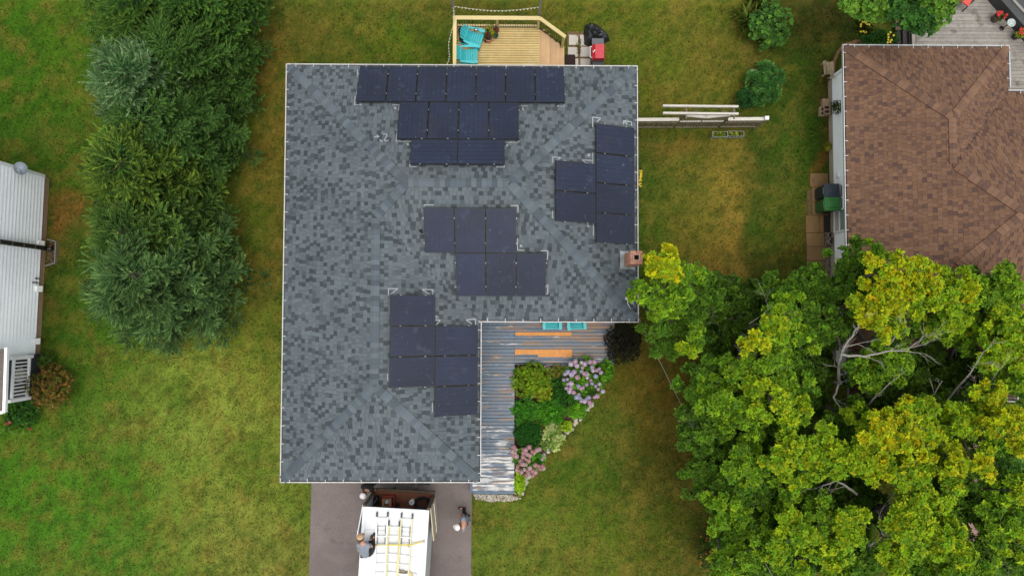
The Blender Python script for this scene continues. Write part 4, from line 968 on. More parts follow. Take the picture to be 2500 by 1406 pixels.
# stepping slabs, mat, grill, cover
pth = tag(MB().box((P(1420, 120, 0).x, P(1420, 120, 0).y, -.03), (1.1, 1.35, .05)).build('stepping_path', mat('path_soil', (120, 96, 64), rough=1, var=[(12, .3), (50, .3)])), kind='structure')
M_slab = mat('pale_slab', (198, 190, 178), rough=.9, var=[(3, .08), (30, .08)], objvar=.05)
for x0, y0, x1, y1 in ((1389, 86, 1412, 110), (1416, 86, 1436, 112), (1387, 116, 1411, 139), (1417, 115, 1440, 139), (1405, 144, 1412, 165), (1417, 144, 1441, 166)):
    a, c = P(x0, y1, .03), P(x1, y0, .03); b = MB(); b.box(((a.x + c.x) / 2, (a.y + c.y) / 2, .0), (c.x - a.x, c.y - a.y, .06)); b.build('paver', M_slab, pth)
V, F, K = rosettes((P(1413, 113, 0).x, P(1413, 113, 0).y, .02), (.12, .55, .05), 60, .05, np.array([lin(120, 104, 48), lin(96, 110, 40), lin(150, 110, 70)]), 4, .05)
tag(np_mesh('weeds', V, F, K, M_leaf), 'dry weeds growing in the joints of the stepping slabs', 'weeds', kind='stuff')
a, c = P(1380, 160, .05), P(1404, 134, .05); t = tag(MB().box(((a.x + c.x) / 2, (a.y + c.y) / 2, .045), (c.x - a.x, c.y - a.y, .03)).build('door_mat', mat('dark_mat', (52, 34, 30), rough=1, var=[(60, .3)])), 'square dark brown mat at the foot of the pine steps', 'mat')
gx0, gy0 = P(1461, 128, .95).x, P(1461, 128, .95).y
t = thing('gas_grill', 'red gas barbecue with a chrome handle beside the pale slabs', 'barbecue', (gx0, gy0, 0)); M_red = mat('grill_red', (190, 34, 44), rough=.35, var=[(5, .08)]); M_red_lit = mat('grill_red_lit', (206, 62, 70), rough=.35, var=[(5, .08)])
b = MB(); b.box((gx0, gy0, .38), (.40, .52, .62)); b.build('cabinet', M_black, t)
b = MB(); b.box((gx0, gy0 - .01, .74), (.46, .60, .16)); b.build('firebox', mat('grill_dark', (36, 36, 38), rough=.4), t)
prof = [(-.25, .82), (-.245, .93), (-.13, 1.05), (.20, 1.06), (.25, .82)]
b = MB(); n_ = len(prof); vs = [(gx0 + p, gy0 + y_, z_) for y_ in (-.27, .27) for p, z_ in prof]; b.add(vs, [(0, 1, 2, 3, 4), (9, 8, 7, 6, 5)] + [(i, i + 5, (i + 1) % 5 + 5, (i + 1) % 5) for i in range(5)]); b.build('hood', M_red, t)
b = MB(); b.add([(gx0 - .126, gy0 - .265, 1.056), (gx0 + .198, gy0 - .265, 1.066), (gx0 + .198, gy0 + .265, 1.066), (gx0 - .126, gy0 + .265, 1.056)], [(0, 1, 2, 3)]); b.build('hood_lit_top', M_red_lit, t)  # lighter red on this face paints the light falling on the hood
b = MB(); b.tube([(gx0 - .24, gy0 - .2, .95), (gx0 - .31, gy0 - .2, .96), (gx0 - .31, gy0 + .2, .96), (gx0 - .24, gy0 + .2, .95)], .016, 8); b.build('handle', mat('chrome', (226, 226, 226), rough=.2, metal=.7), t)
b = MB(); b.lathe([(.03, 0), (.03, .01), (.001, .012)], (0, 0, 0), 12, Matrix.Translation((gx0 - .185, gy0 + .0, .995)) @ Matrix.Rotation(-.8, 4, 'Y')); b.box((gx0 - .15, gy0 + .03, 1.045), (.06, .03, .01)); b.build('thermometer', mat('dial_white', (224, 214, 214), rough=.4), t)
b = MB(); b.box((gx0, gy0 + .43, .80), (.44, .28, .04)); b.build('side_shelf', mat('shelf_grey', (92, 98, 102), rough=.5), t); b = MB(); b.box((gx0, gy0 - .40, .80), (.42, .22, .04)); b.build('side_shelf', mat('grill_dark'), t)
for sx_ in (-.17, .17):
    for sy_ in (-.22, .22): b = MB(); b.tube([(gx0 + sx_ - .02, gy0 + sy_, .06), (gx0 + sx_ + .02, gy0 + sy_, .06)], .06, 10); b.build('wheel', M_black, t)
# crumpled black cover next to it
q = P(1458, 84, .3); ol = [P(a_, b_, .1) for a_, b_ in ((1426, 108), (1425, 82), (1428, 62), (1440, 55), (1452, 56), (1470, 68), (1484, 82), (1490, 98), (1478, 104), (1462, 103), (1448, 108), (1436, 112))]
N1 = 96; rings = 16; V = []; cx_ = sum(p.x for p in ol) / len(ol); cy_ = sum(p.y for p in ol) / len(ol)
for i in range(rings + 1):
    f = i / rings
    for j in range(N1):
        u = j / N1 * len(ol); k_ = int(u); p = ol[k_].lerp(ol[(k_ + 1) % len(ol)], u - k_)
        x_, y_ = cx_ + (p.x - cx_) * (1 - f), cy_ + (p.y - cy_) * (1 - f)
        h = .62 * (1 - (1 - f) ** 2.4)
        fold = .5 * abs(mnoise.noise(Vector((x_ * 4.2 + y_ * 2, y_ * 3.0, 3)))) + .26 * abs(mnoise.noise(Vector((x_ * 9 - y_ * 5, y_ * 7 + x_ * 4, 9))))
        V.append((x_, y_, max(.0, h * (.55 + fold * 1.2) + .02 * (1 - f))))
F = [(i * N1 + j, i * N1 + (j + 1) % N1, (i + 1) * N1 + (j + 1) % N1, (i + 1) * N1 + j) for i in range(rings) for j in range(N1)]
o = np_mesh('grill_cover', V, F, None, mat('black_vinyl', (34, 36, 39), rough=.36, spec=.5), None, smooth=True); tag(o, 'crumpled black vinyl cover heaped on the grass by the barbecue', 'cover')

# ------------------------------------------------------------------ garden fence, gate arbour, flower boxes
M_fw = mat('white_wood', (208, 202, 188), rough=.7, var=[(3, .08), (25, .08)], objvar=.05)
M_fg = mat('grey_picket', (128, 118, 92), rough=.85, var=[(4, .15), (30, .15)], objvar=.14)
HF = 1.22
fa, fb = P(1536, 314, 0), P(1838, 312, 0)
fd = (fb - fa).normalized(); fn = Vector((-fd.y, fd.x, 0)); FL = (fb - fa).length
F_ = lambda s, z, o=0.0: fa + fd * s + fn * o + Vector((0, 0, z))
g0_ = (P(1642, 314, 0) - fa).length; g1_ = (P(1750, 313, 0) - fa).length
fence = thing('picket_fence', 'weathered picket fence with a white top rail running out from the grey house', 'fence', fa)
gate = thing('garden_gate', 'double garden gate with sloping white top rails under the arbour', 'gate', F_(g0_, 0))
mp = MB(); mp.box((0, 0, HF / 2), (.125, .022, HF - .06)); o = mp.build('picket', M_fg); mpk = o.data; bpy.data.objects.remove(o)
s = .08
while s < FL - .05:
    if not (g0_ - .06 < s < g1_ + .06): inst(mpk, 'picket', fence, frame(F_(s, 0), fd, fn, UP))
    s += .19
for (a_, c_) in ((0, g0_ - .05), (g1_ + .05, FL)):
    b = MB(); b.beam(F_(a_, HF), F_(c_, HF), .12, .045); b.build('top_rail', M_fw, fence)
    for z_ in (.25, .9): b = MB(); b.beam(F_(a_, z_, -.035), F_(c_, z_, -.035), .04, .09); b.build('rail', M_fg, fence)
b = MB(); b.box(F_(FL + .05, HF / 2 + .04), (.1, .1, HF + .12)); pst = b.build('post', M_fg, fence); b = MB(); b.box(F_(FL + .05, HF + .13), (.15, .15, .07), None, .8); b.build('post_cap', M_white, pst)
gm = (g0_ + g1_) / 2
for (a_, c_, za, zc) in ((g0_ + .04, gm - .015, HF + .56, HF + .30), (gm + .015, g1_ - .04, HF + .30, HF + .56)):
    b = MB(); b.beam(F_(a_, za), F_(c_, zc), .10, .06); b.build('top_rail', M_fw, gate); b = MB(); b.beam(F_(a_, .95), F_(c_, .95), .05, .06); b.build('rail', M_fw, gate); b = MB(); b.beam(F_(a_, .2, -.03), F_(c_, .2, -.03), .04, .08); b.build('rail', M_fg, gate)
    m2 = MB(); m2.box((0, 0, .47), (.135, .022, .88)); o = m2.build('picket', M_fg); mp2 = o.data; bpy.data.objects.remove(o)
    nn = int((c_ - a_) / .172)
    for i in range(nn + 1): inst(mp2, 'picket', gate, frame(F_(a_ + .07 + i * (c_ - a_ - .14) / nn, 0.03), fd, fn, UP))
    b = MB(); nl = 9
    for i in range(nl + 1):
        s_ = a_ + (c_ - a_) * i / nl; b.beam(F_(s_, .96), F_(s_, za + (zc - za) * i / nl - .03), .014, .014)
    for z_ in (1.12, 1.28): b.beam(F_(a_, z_), F_(c_, z_), .014, .014)
    b.build('lattice', M_fg, gate)
ar = thing('gate_arbour', 'white twin-beam arbour standing over the garden gate', 'arbour', F_(gm, 0)); HA = 2.15
a0, a1 = P(1618, 268, HA), P(1802, 270, HA)
for dy_ in (.13, -.13): b = MB(); b.beam(a0 + Vector((0, dy_, 0)), a1 + Vector((0, dy_, 0)), .07, .12); b.build('beam', M_fw, ar)
for px_ in (g0_, g1_):
    q = F_(px_, 0); b = MB(); b.box((q.x, a0.y, HA / 2 - .04), (.09, .09, HA - .1)); b.build('post', M_fg, ar)
    b = MB(); b.beam(Vector((q.x, a0.y - .3, HA - .085)), Vector((q.x, a0.y + .22, HA - .085)), .05, .05); b.build('crosspiece', M_fg, ar)
    b = MB(); b.beam(Vector((q.x, a0.y - .02, HA - .5)), Vector((q.x + (.42 if px_ == g0_ else -.42), a0.y - .02, HA - .08)), .05, .05); b.build('brace', M_fg, ar)
for i, (x0, x1, y0, y1) in enumerate(((1739, 1776, 322, 334), (1777, 1816, 321, 333))):
    a_, c_ = P(x0, y1, .25), P(x1, y0, .25); t = thing('flower_trough', ('white wire trough thick with yellow-green plants under the fence', 'white wire trough with sparse plants, nearer the fence end post')[i], 'planter', ((a_.x + c_.x) / 2, (a_.y + c_.y) / 2, 0)); b = MB()
    for z_ in (.25, .05):
        for p_, q_ in (((a_.x, a_.y), (c_.x, a_.y)), ((c_.x, a_.y), (c_.x, c_.y)), ((c_.x, c_.y), (a_.x, c_.y)), ((a_.x, c_.y), (a_.x, a_.y))): b.beam((*p_, z_), (*q_, z_), .018, .018)
    for x_ in np.linspace(a_.x, c_.x, 6):
        for y_ in (a_.y, c_.y): b.beam((x_, y_, .03), (x_, y_, .25), .012, .012)
    b.build('wire_frame', mat('trough_wire', (150, 156, 140), rough=.6), t); b = MB(); b.box(((a_.x + c_.x) / 2, (a_.y + c_.y) / 2, .11), (c_.x - a_.x - .03, c_.y - a_.y - .03, .16)); b.build('liner', M_soilpot, t)
    V, F, K = rosettes(((a_.x + c_.x) / 2 - (.02), (a_.y + c_.y) / 2, .24), ((c_.x - a_.x) * .48, .09, .07), 40 if i == 0 else 16, .075, np.array([lin(120, 150, 40), lin(190, 190, 60), lin(90, 120, 40)]), 5, .1); np_mesh('foliage', V, F, K, M_leaf, t)
# ------------------------------------------------------------------ the worn blue porch
def porch_mat():
    m = mat('peeling_paint', (92, 110, 127), rough=.5, var=[(1.5, .12), (12, .12)], objvar=.12)
    n, l = m.node_tree.nodes, m.node_tree.links; bs = n['Principled BSDF']; src = bs.inputs['Base Color'].links[0].from_socket
    g = n.new('ShaderNodeNewGeometry'); sp = n.new('ShaderNodeSeparateXYZ'); l.new(g.outputs['Position'], sp.inputs[0])
    def nz(sx, sy, det=5, off=0):
        mp = n.new('ShaderNodeMapping'); mp.inputs['Scale'].default_value = (sx, sy, 1); mp.inputs['Location'].default_value = (off, off, 0); l.new(g.outputs['Position'], mp.inputs['Vector'])
        t = n.new('ShaderNodeTexNoise'); t.inputs['Scale'].default_value = 1; t.inputs['Detail'].default_value = det; t.inputs['Roughness'].default_value = .65; l.new(mp.outputs[0], t.inputs['Vector']); return t.outputs['Fac']
    def rng_(v, a, b_, lo, hi):
        r = n.new('ShaderNodeMapRange'); r.inputs[1].default_value = a; r.inputs[2].default_value = b_; r.inputs[3].default_value = lo; r.inputs[4].default_value = hi; l.new(v, r.inputs[0]); return r.outputs[0]
    def add_(a, b_):
        x_ = n.new('ShaderNodeMath'); x_.operation = 'ADD'; l.new(a, x_.inputs[0]); l.new(b_, x_.inputs[1]); return x_.outputs[0]
    def mix_(fac, a, colr):
        mx = n.new('ShaderNodeMix'); mx.data_type = 'RGBA'; l.new(fac, mx.inputs['Factor']); l.new(a, mx.inputs['A']); mx.inputs['B'].default_value = (*lin(colr), 1); return mx.outputs['Result']
    # bare wood mostly on the wide part, whitened and flaked toward the open end where it weathers most
    out = mix_(rng_(add_(nz(.9, 7, 7), rng_(sp.outputs['X'], -.2, 3.0, -.06, .05)), .50, .58, 0, .85), src, (158, 122, 88))
    out = mix_(rng_(nz(.5, 2.6, 4, 7), .5, .62, 0, .55), out, (124, 116, 108))
    wv = add_(nz(1.3, 8.5, 7, 3), rng_(sp.outputs['Y'], -6.8, -3.2, .12, -.07))
    out = mix_(rng_(wv, .53, .63, 0, .70), out, (216, 212, 204))
    out = mix_(rng_(nz(4, 26, 4, 11), .66, .74, 0, .45), out, (64, 72, 80))
    l.new(out, bs.inputs['Base Color']); return m
M_porch = porch_mat()
porch = thing('front_porch', 'worn blue-grey L-shaped board porch with peeling paint', 'porch', P(1300, 900, 0))
xl, xm2, xr2 = xM - .5, P(1256, 1000, ZP2).x, P(1500, 850, ZP2).x
yt_, ym2, ye = yS1 + .5, P(1400, 889, ZP2).y, P(1200, 1203, ZP2).y
yy = yt_; bw = .128
while yy > ye + .1:
    x1 = xr2 if yy - bw > ym2 - .02 else xm2; x0 = xl if yy > yS2 + .45 else P(1154, 1190, ZP2).x
    segs = [(x0, x1)] if x1 == xm2 else [(x0, xm2 - .003), (xm2 + .003, x1)]
    for (p, q) in segs:
        b = MB(); b.box(((p + q) / 2, yy - bw / 2, ZP2 - .016 + random.uniform(-.002, .002)), (q - p, bw - .015, .032)); b.build('deck_board', M_porch, porch)
    yy -= bw
b = MB(); yend = yy; x0 = P(1154, 1190, ZP2).x
b.box(((x0 + xm2) / 2, yend - .05, ZP2 - .012), (xm2 - x0, .10, .034)); b.box((x0 - .05, (yend + yS2 + .4) / 2, ZP2 - .012), (.10, yS2 + .5 - yend, .034))
b.build('border_board', mat('blue_border', (98, 118, 138), rough=.7, var=[(6, .12), (30, .12)]), porch)
b = MB()
b.box((xm2 - .02, (ym2 + yend) / 2, ZP2 / 2 - .03), (.03, ym2 - yend, ZP2 - .06)); b.box(((xm2 + xr2) / 2, ym2 - .0, ZP2 / 2 - .03), (xr2 - xm2, .03, ZP2 - .06)); b.box((xr2 - .02, (ym2 + yt_) / 2, ZP2 / 2 - .03), (.03, yt_ - ym2, ZP2 - .06)); b.box(((x0 + xm2) / 2, yend - .08, ZP2 / 2 - .03), (xm2 - x0, .03, ZP2 - .06))
b.build('skirt_board', mat('blue_border'), porch)
M_plank = mat('orange_plank', (226, 150, 66), rough=.6, var=[(2, .08), (12, .12)], stain=[(4, .68, (120, 70, 36), .7)])
for x0, x1, y0, y1, z_, lab in ((1258, 1395, 811, 819, .04, 'single orange plank on the porch nearer the turquoise chairs'), (1257, 1397, 853, 865, .04, 'long orange plank in the pair near the garden edge of the porch'), (1313, 1396, 865.5, 871, .04, 'short orange plank laid against the longer one')):
    a_, c_ = P(x0, y1, ZP2 + .04), P(x1, y0, ZP2 + .04); b = MB(); b.box(((a_.x + c_.x) / 2, (a_.y + c_.y) / 2, ZP2 + .024), (c_.x - a_.x, c_.y - a_.y, .038)); tag(b.build('plank', M_plank), lab, 'plank', 'orange planks drying on the porch')

# ------------------------------------------------------------------ plants in general
def shrub(px, py, rx, ry, h, leaf, cols, lab, n, k=6, cat='shrub', name='shrub', zc=None, aspect=.5, tilt=.4, stems=6, inner=.55, amt=.28, zmin=-.3, blob=5):
    """a shrub: stems from the ground and a lumpy crown of leaf whorls"""
    zc = h * .55 if zc is None else zc
    c = P(px, py, zc); q = c.copy(); q.z = 0; s_ = (CAM_H - zc) / FPX; RX, RY = rx * s_, ry * s_
    t = thing(name, lab, cat, q); parts = []
    cl = np.array([lin(*x_) for x_ in cols]) * np.array([1.35, 1.35, .9])
    lumps = [(0, 0, 0, .72)] + [(.55 * math.cos(6.28 * i / blob + .4), .55 * math.sin(6.28 * i / blob + .4), random.uniform(-.15, .1), random.uniform(.42, .55)) for i in range(blob)]
    tot = sum(l_[3] ** 2 for l_ in lumps)
    for a_, b_, e_, r_ in lumps:
        parts.append(rosettes((c.x + a_ * RX, c.y + b_ * RY, zc + e_ * h), (RX * r_, RY * r_, h * .45 * (r_ / .72) ** .5), max(6, int(n * r_ * r_ / tot)), leaf, cl, k, inner, zmin, amt, tilt, aspect))
    n_x = int(n * .25); parts.append(rosettes((c.x, c.y, zc * .8), (RX * 1.05, RY * 1.05, h * .4), n_x, leaf, cl, k, .1, -.4, amt, tilt, aspect))
    V, F, K = join(parts); V[:, 2] = np.maximum(V[:, 2], .02); np_mesh('foliage', V, F, K, M_leaf, t)
    for i in range(stems):
        a_ = 6.28 * i / stems; b = MB(); b.tube([(q.x, q.y, 0), (q.x + RX * .3 * math.cos(a_), q.y + RY * .3 * math.sin(a_), zc * .7), (q.x + RX * .6 * math.cos(a_), q.y + RY * .6 * math.sin(a_), zc * 1.1)], [.02, .014, .006], 5); b.build('stem', M_bark, t)
    t['R'] = (RX, RY, zc); return t
BLOOM = {}
def bloom_mesh(colr, r):
    key = (colr, r)
    if key not in BLOOM:
        b = MB()
        for i in range(26):
            u = 1 - (i + .5) / 26 * 1.4; a_ = i * 2.39996; s_ = math.sqrt(max(0, 1 - u * u)); d = Vector((s_ * math.cos(a_), s_ * math.sin(a_), u)); p = d * r
            x_ = d.cross(Vector((.3, .5, .8))).normalized() * r * .30; y_ = d.cross(x_).normalized() * r * .30; k_ = random.uniform(.8, 1.15); b.col = tuple(min(1, v * k_) for v in lin(*colr))
            b.add([p, p + x_ + d * r * .09, p + y_ + d * r * .09, p - x_ + d * r * .09, p - y_ + d * r * .09], [(0, 1, 2), (0, 2, 3), (0, 3, 4), (0, 4, 1)])
        b.col = lin(*[int(v * .8) for v in colr]); b.ball((0, 0, 0), r * .93, 8, 6)
        o = b.build('flower_head', mat('bloom', attr=True, rough=.65, spec=.2), tinted=True); BLOOM[key] = o.data; bpy.data.objects.remove(o)
    return BLOOM[key]
def blooms(t, spots, z, cols, r):
    for (px, py) in spots:
        rr = random.choice(r); q = P(px, py, z + random.uniform(-.06, .1)); o = bpy.data.objects.new('flower_head', bloom_mesh(random.choice(cols), rr)); C.objects.link(o); o.parent = t; o.location = q - origin(t); o.rotation_euler = (random.uniform(-.4, .4), random.uniform(-.4, .4), random.uniform(0, 6))
Z5p = lambda *q: [(900 + a * .256, 680 + b * .256) for a, b in q]
# front garden
shrub(1296, 928, 48, 46, .9, .07, [(128, 162, 38), (108, 144, 34), (90, 126, 30), (126, 146, 46)], 'feathery yellow-green shrub in the corner of the blue porch', 620, 6, amt=.35, blob=7)
shrub(1330, 955, 34, 26, .8, .07, [(146, 164, 38), (120, 142, 36), (150, 140, 50)], 'smaller yellow-green shrub tinged with orange beside the feathery one', 300, 6, amt=.35)
hy = shrub(1428, 926, 54, 54, 1.0, .13, [(96, 150, 40), (74, 122, 36), (112, 166, 50), (58, 96, 32)], 'round hydrangea covered in lilac and pink flower heads', 240, 5, 'hydrangea', 'hydrangea', aspect=.62)
blooms(hy, Z5p((1930, 815), (1970, 790), (2030, 800), (2060, 815), (2110, 795), (2150, 795), (2040, 850), (1985, 830), (2130, 845), (2140, 875), (2200, 860), (1900, 890), (1935, 915), (1875, 910), (1960, 890), (2030, 885), (2055, 905), (2080, 910), (2085, 945), (2165, 930), (2215, 895), (1860, 965), (1895, 960), (1900, 1005), (1930, 1000), (1885, 1045), (1925, 1045), (1920, 1075), (1955, 1085), (2000, 1025), (2025, 1050), (2045, 1040), (2080, 1010), (2130, 1000), (2120, 970), (2165, 1025), (2200, 1005), (2190, 1055), (2235, 1075), (2005, 1105), (2015, 1135), (1985, 1130), (2080, 1150), (2100, 1135), (2155, 1130), (2180, 1120), (2030, 1165), (2060, 1170), (2105, 1180), (2130, 1190), (2175, 875), (1990, 940)), 1.0, [(214, 184, 204), (206, 182, 214), (218, 176, 192), (188, 190, 222), (216, 196, 214)], (.062, .075, .09))
shrub(1480, 908, 17, 30, .8, .10, [(88, 146, 34), (64, 116, 30), (106, 164, 44)], 'flowerless bright green leafy shrub at the porch corner', 110, 5, aspect=.6)
shrub(1362, 908, 24, 18, .6, .07, [(120, 130, 56), (96, 112, 44), (140, 128, 70)], 'dull olive perennial beside the white gravel', 130, 5)
shrub(1372, 956, 34, 36, .75, .16, [(48, 96, 34), (62, 116, 40), (40, 80, 32)], 'dark green broad-leaved peony in the middle of the bed', 130, 6, 'plant', 'peony', aspect=.42)
shrub(1345, 1005, 40, 34, .6, .12, [(70, 130, 36), (58, 112, 34), (86, 148, 42)], 'fresh green leafy perennial behind the variegated hosta', 200, 6, aspect=.4)
shrub(1408, 1000, 26, 22, .5, .10, [(96, 158, 40), (120, 176, 50), (80, 140, 36)], 'bright green low perennial near the stone edging', 120, 5, aspect=.4)
ho = [(66, 122, 40), (54, 106, 36), (82, 138, 52)]
shrub(1282, 1002, 34, 34, .5, .24, ho, 'broad-leaved green hosta beside the blue porch boards', 46, 7, 'hosta', 'hosta', aspect=.52, zmin=-.1, tilt=.25)
shrub(1290, 1060, 36, 32, .8, .035, [(40, 92, 34), (48, 104, 36), (34, 78, 30)], 'dense rounded dark green box shrub', 1500, 6, aspect=.55, inner=.85, amt=.2)
# variegated hosta: cream-edged leaves
t = shrub(1346, 1066, 28, 30, .5, .20, [(176, 190, 130), (140, 164, 96), (200, 206, 160), (110, 146, 76)], 'variegated hosta with cream-edged leaves and pale stems', 60, 8, 'hosta', 'hosta', aspect=.36, tilt=.3)
shrub(1383, 1040, 16, 14, .35, .08, [(164, 190, 50), (140, 176, 44)], 'small lime perennial tucked by the stone edging', 60, 6)
hp = shrub(1292, 1120, 40, 36, .8, .12, [(78, 136, 40), (60, 110, 36), (96, 156, 46)], 'hydrangea thick with dusty pink flower heads near the porch end', 120, 5, 'hydrangea', 'hydrangea', aspect=.6)
Z6p = lambda *q: [(1140 + a * .3415, 760 + b * .3415) for a, b in q]
blooms(hp, Z6p((335, 970), (350, 985), (325, 1000), (340, 1010), (330, 1030), (355, 1035), (400, 985), (420, 990), (445, 970), (405, 1010), (430, 1020), (465, 1000), (480, 1010), (500, 990), (520, 985), (450, 1030), (400, 1040), (420, 1055), (440, 1065), (385, 1070), (400, 1090), (420, 1095), (380, 1095), (360, 1110), (355, 1130), (375, 1140), (390, 1150), (410, 1130), (430, 1140), (450, 1120), (470, 1140), (490, 1150), (490, 1100), (425, 1170), (470, 1170), (445, 1145), (515, 1105), (540, 1105), (545, 1120), (525, 1125)), .85, [(212, 158, 160), (218, 176, 174), (204, 146, 148), (222, 190, 184)], (.06, .072, .085))
shrub(1266, 1178, 16, 32, .45, .07, [(150, 190, 40), (128, 172, 36), (176, 206, 60)], 'narrow lime-green plant at the tip of the flower bed', 150, 6)
shrub(1322, 1038, 22, 16, .4, .09, [(70, 120, 40), (88, 140, 50), (112, 76, 52)], 'low mixed green plant behind the box shrub', 80, 5)
db_ = shrub(1523, 838, 46, 50, 1.3, .055, [(30, 30, 26), (38, 36, 32), (24, 26, 22), (46, 50, 34)], 'almost black round shrub at the end of the blue porch', 1100, 6, amt=.35)
# white stone edging round the bed
M_stone = mat('white_stone', (196, 188, 172), rough=.9, var=[(5, .15), (40, .15)], objvar=.16)
edge = [(1444, 984), (1420, 1010), (1402, 1034), (1384, 1052), (1362, 1076), (1340, 1096), (1318, 1122), (1296, 1152), (1280, 1180), (1268, 1206)]
ew = thing('stone_edging', 'curved row of small pale stones edging the flower bed', 'edging', P(1350, 1090, 0)); STN = []
for k_ in range(5):
    b = MB(); b.ball((0, 0, 0), (.085, .065, .05), 8, 5, None, .22); o = b.build('stone', M_stone); STN.append(o.data); bpy.data.objects.remove(o)
pts = [P(a_, b_, 0) for a_, b_ in edge]
for i in range(len(pts) - 1):
    L = (pts[i + 1] - pts[i]).length; nn = max(2, int(L / .12))
    for j in range(nn):
        for off in (-.05, .06):
            q = pts[i].lerp(pts[i + 1], (j + random.random()) / nn) + Vector((random.uniform(-.03, .03) + off, random.uniform(-.04, .04), .03)); inst(random.choice(STN), 'stone', ew, Matrix.Translation(q) @ Matrix.Rotation(random.uniform(0, 6), 4, 'Z'))
# yellow flowers against the gable, and their leaves
t = thing('yellow_flower', 'yellow flower spikes against the solar-panel gutter side', 'flowers', P(1562, 436, 0)); b = MB()
for i in range(34):
    q = P(1562 + random.uniform(-2, 8) * .6, 436 + random.uniform(-20, 20), .8); b.ball(q, (.035, .035, .03), 6, 4)
b.build('petals', mat('yellow_petal', (226, 196, 30), rough=.6), t, kind='stuff'); V, F, K = rosettes((*P(1560, 436, .4)[:2], .35), (.13, .5, .3), 60, .09, np.array([lin(70, 100, 36), lin(90, 120, 40)]), 5); np_mesh('foliage', V, F, K, M_leaf, t)
# back lawn shrubs
def blades(t, c, r, h, n, cols, L=.6):
    a_ = rng.uniform(0, 6.28, n); d = np.c_[np.cos(a_), np.sin(a_), rng.uniform(.5, 1.6, n)]; pos = np.array(c) + np.c_[rng.uniform(-r, r, n), rng.uniform(-r, r, n), np.zeros(n)]
    V, F, K = leaves_mesh(pos, d, np.tile([0, 0, 1.0], (n, 1)) + rng.normal(size=(n, 3)) * .2, rng.uniform(.5, 1, n) * L, .03, jitter(np.array([lin(x_) for x_ in cols])[rng.integers(0, len(cols), n)], n), .05, .35, .5); np_mesh('blades', V, F, K, M_leaf, t)
t = shrub(1880, 62, 54, 56, 1.2, .11, [(66, 104, 46), (76, 118, 52), (54, 90, 42), (94, 138, 58)], 'dark round-leaved shrub on the back lawn with grassy blades', 330, 5, aspect=.85, amt=.3); q = P(1826, 52, .2); blades(t, (q.x, q.y, .1), .28, .6, 130, [(120, 140, 56), (150, 160, 70), (96, 122, 44)], .85); q = P(1856, 14, .2); blades(t, (q.x, q.y, .1), .2, .6, 80, [(110, 134, 50), (86, 112, 44)], .8)
t = shrub(1868, 205, 44, 56, 1.1, .15, [(70, 122, 70), (86, 140, 76), (60, 104, 62), (108, 158, 90)], 'blue-green feathery shrub beside a pale stone on the back lawn', 300, 8, aspect=.22, amt=.3); t2 = shrub(1822, 240, 26, 26, .7, .14, [(48, 92, 58), (60, 108, 62)], 'small blue-green seedling at the foot of the feathery shrub', 90, 8, aspect=.22)
q = P(1840, 176, .2); b = MB(); b.ball((q.x, q.y, .14), (.17, .12, .14), 9, 6, None, .16); tag(b.build('garden_stone', mat('garden_stone_grey', (190, 178, 160), rough=.9, var=[(8, .2)])), 'pale garden stone half hidden by the blue-green shrub', 'stone')
# edge of the white house
t = shrub(122, 946, 58, 54, 1.2, .07, [(116, 96, 46), (96, 92, 44), (136, 104, 58), (84, 96, 40), (108, 78, 50)], 'bronze-leaved rounded shrub by the white railing', 620, 6, amt=.3)
t = shrub(48, 1000, 52, 44, .8, .09, [(48, 92, 34), (62, 112, 38), (40, 76, 30)], 'green shrub with one red bloom below the bronze shrub', 330, 6)
blooms(t, [(18, 1034), (24, 1030), (72, 1046)], .6, [(176, 66, 52), (190, 110, 90)], (.05, .06)); shrub(112, 884, 20, 24, .7, .06, [(60, 92, 40), (78, 104, 44)], 'small mixed green shrub squeezed beside the stone blocks', 130, 5); shrub(30, 1046, 40, 12, .4, .06, [(96, 140, 44), (80, 124, 40)], 'pale green groundcover in front of the red-bloomed shrub', 120, 5)
# the neighbour's foundation bed and back deck
shrub(2148, 100, 42, 22, .6, .16, [(42, 82, 34), (54, 98, 38)], 'dark hosta-like clump behind the brown house gutter', 60, 6, 'plant', 'leafy_plant', aspect=.5)
for (px, py, n_, lab) in ((2110, 68, 12, 'taller yellow daylilies on the lawn below the maple'), (2168, 100, 9, 'yellow and white flowers beside the dark deck steps')):
    t = thing('yellow_flower', lab, 'flowers', P(px, py, 0)); b = MB()
    for i in range(n_): q = P(px + random.uniform(-14, 14), py + random.uniform(-20, 14), .7); b.lathe([(.012, 0), (.045, .04)], q, 6)
    b.build('petals', mat('yellow_petal'), t, kind='stuff'); c_ = P(px, py, .1); blades(t, (c_.x, c_.y, 0), .22, .5, 46, [(60, 80, 34), (76, 92, 40)], .5)
t = shrub(2022, 358, 8, 10, .3, .08, [(170, 170, 60), (120, 130, 50)], 'tiny yellow-green seedling in the bare soil by the pale siding', 14, 5, stems=3)
dk2 = thing('weathered_deck', 'weathered grey board deck beyond the brown-roofed house', 'deck', P(2380, 60, 0)); ZK = .5
M_gray = mat('weathered_board', (158, 152, 142), rough=.9, var=[(1.6, .12), (8, .14), (40, .14)], objvar=.12, stain=[(2.2, .58, (92, 84, 72), .65), (9, .66, (74, 66, 58), .7)])
x0, x1 = P(2236, 60, ZK).x, P(2640, 60, ZK).x; yy = P(2300, -70, ZK).y; ye2 = yN2 - .3
while yy > ye2:
    b = MB(); b.box(((x0 + x1) / 2, yy - .068, ZK - .018 + random.uniform(-.003, .003)), (x1 - x0, .128, .036)); b.build('deck_board', M_gray, dk2); yy -= .137
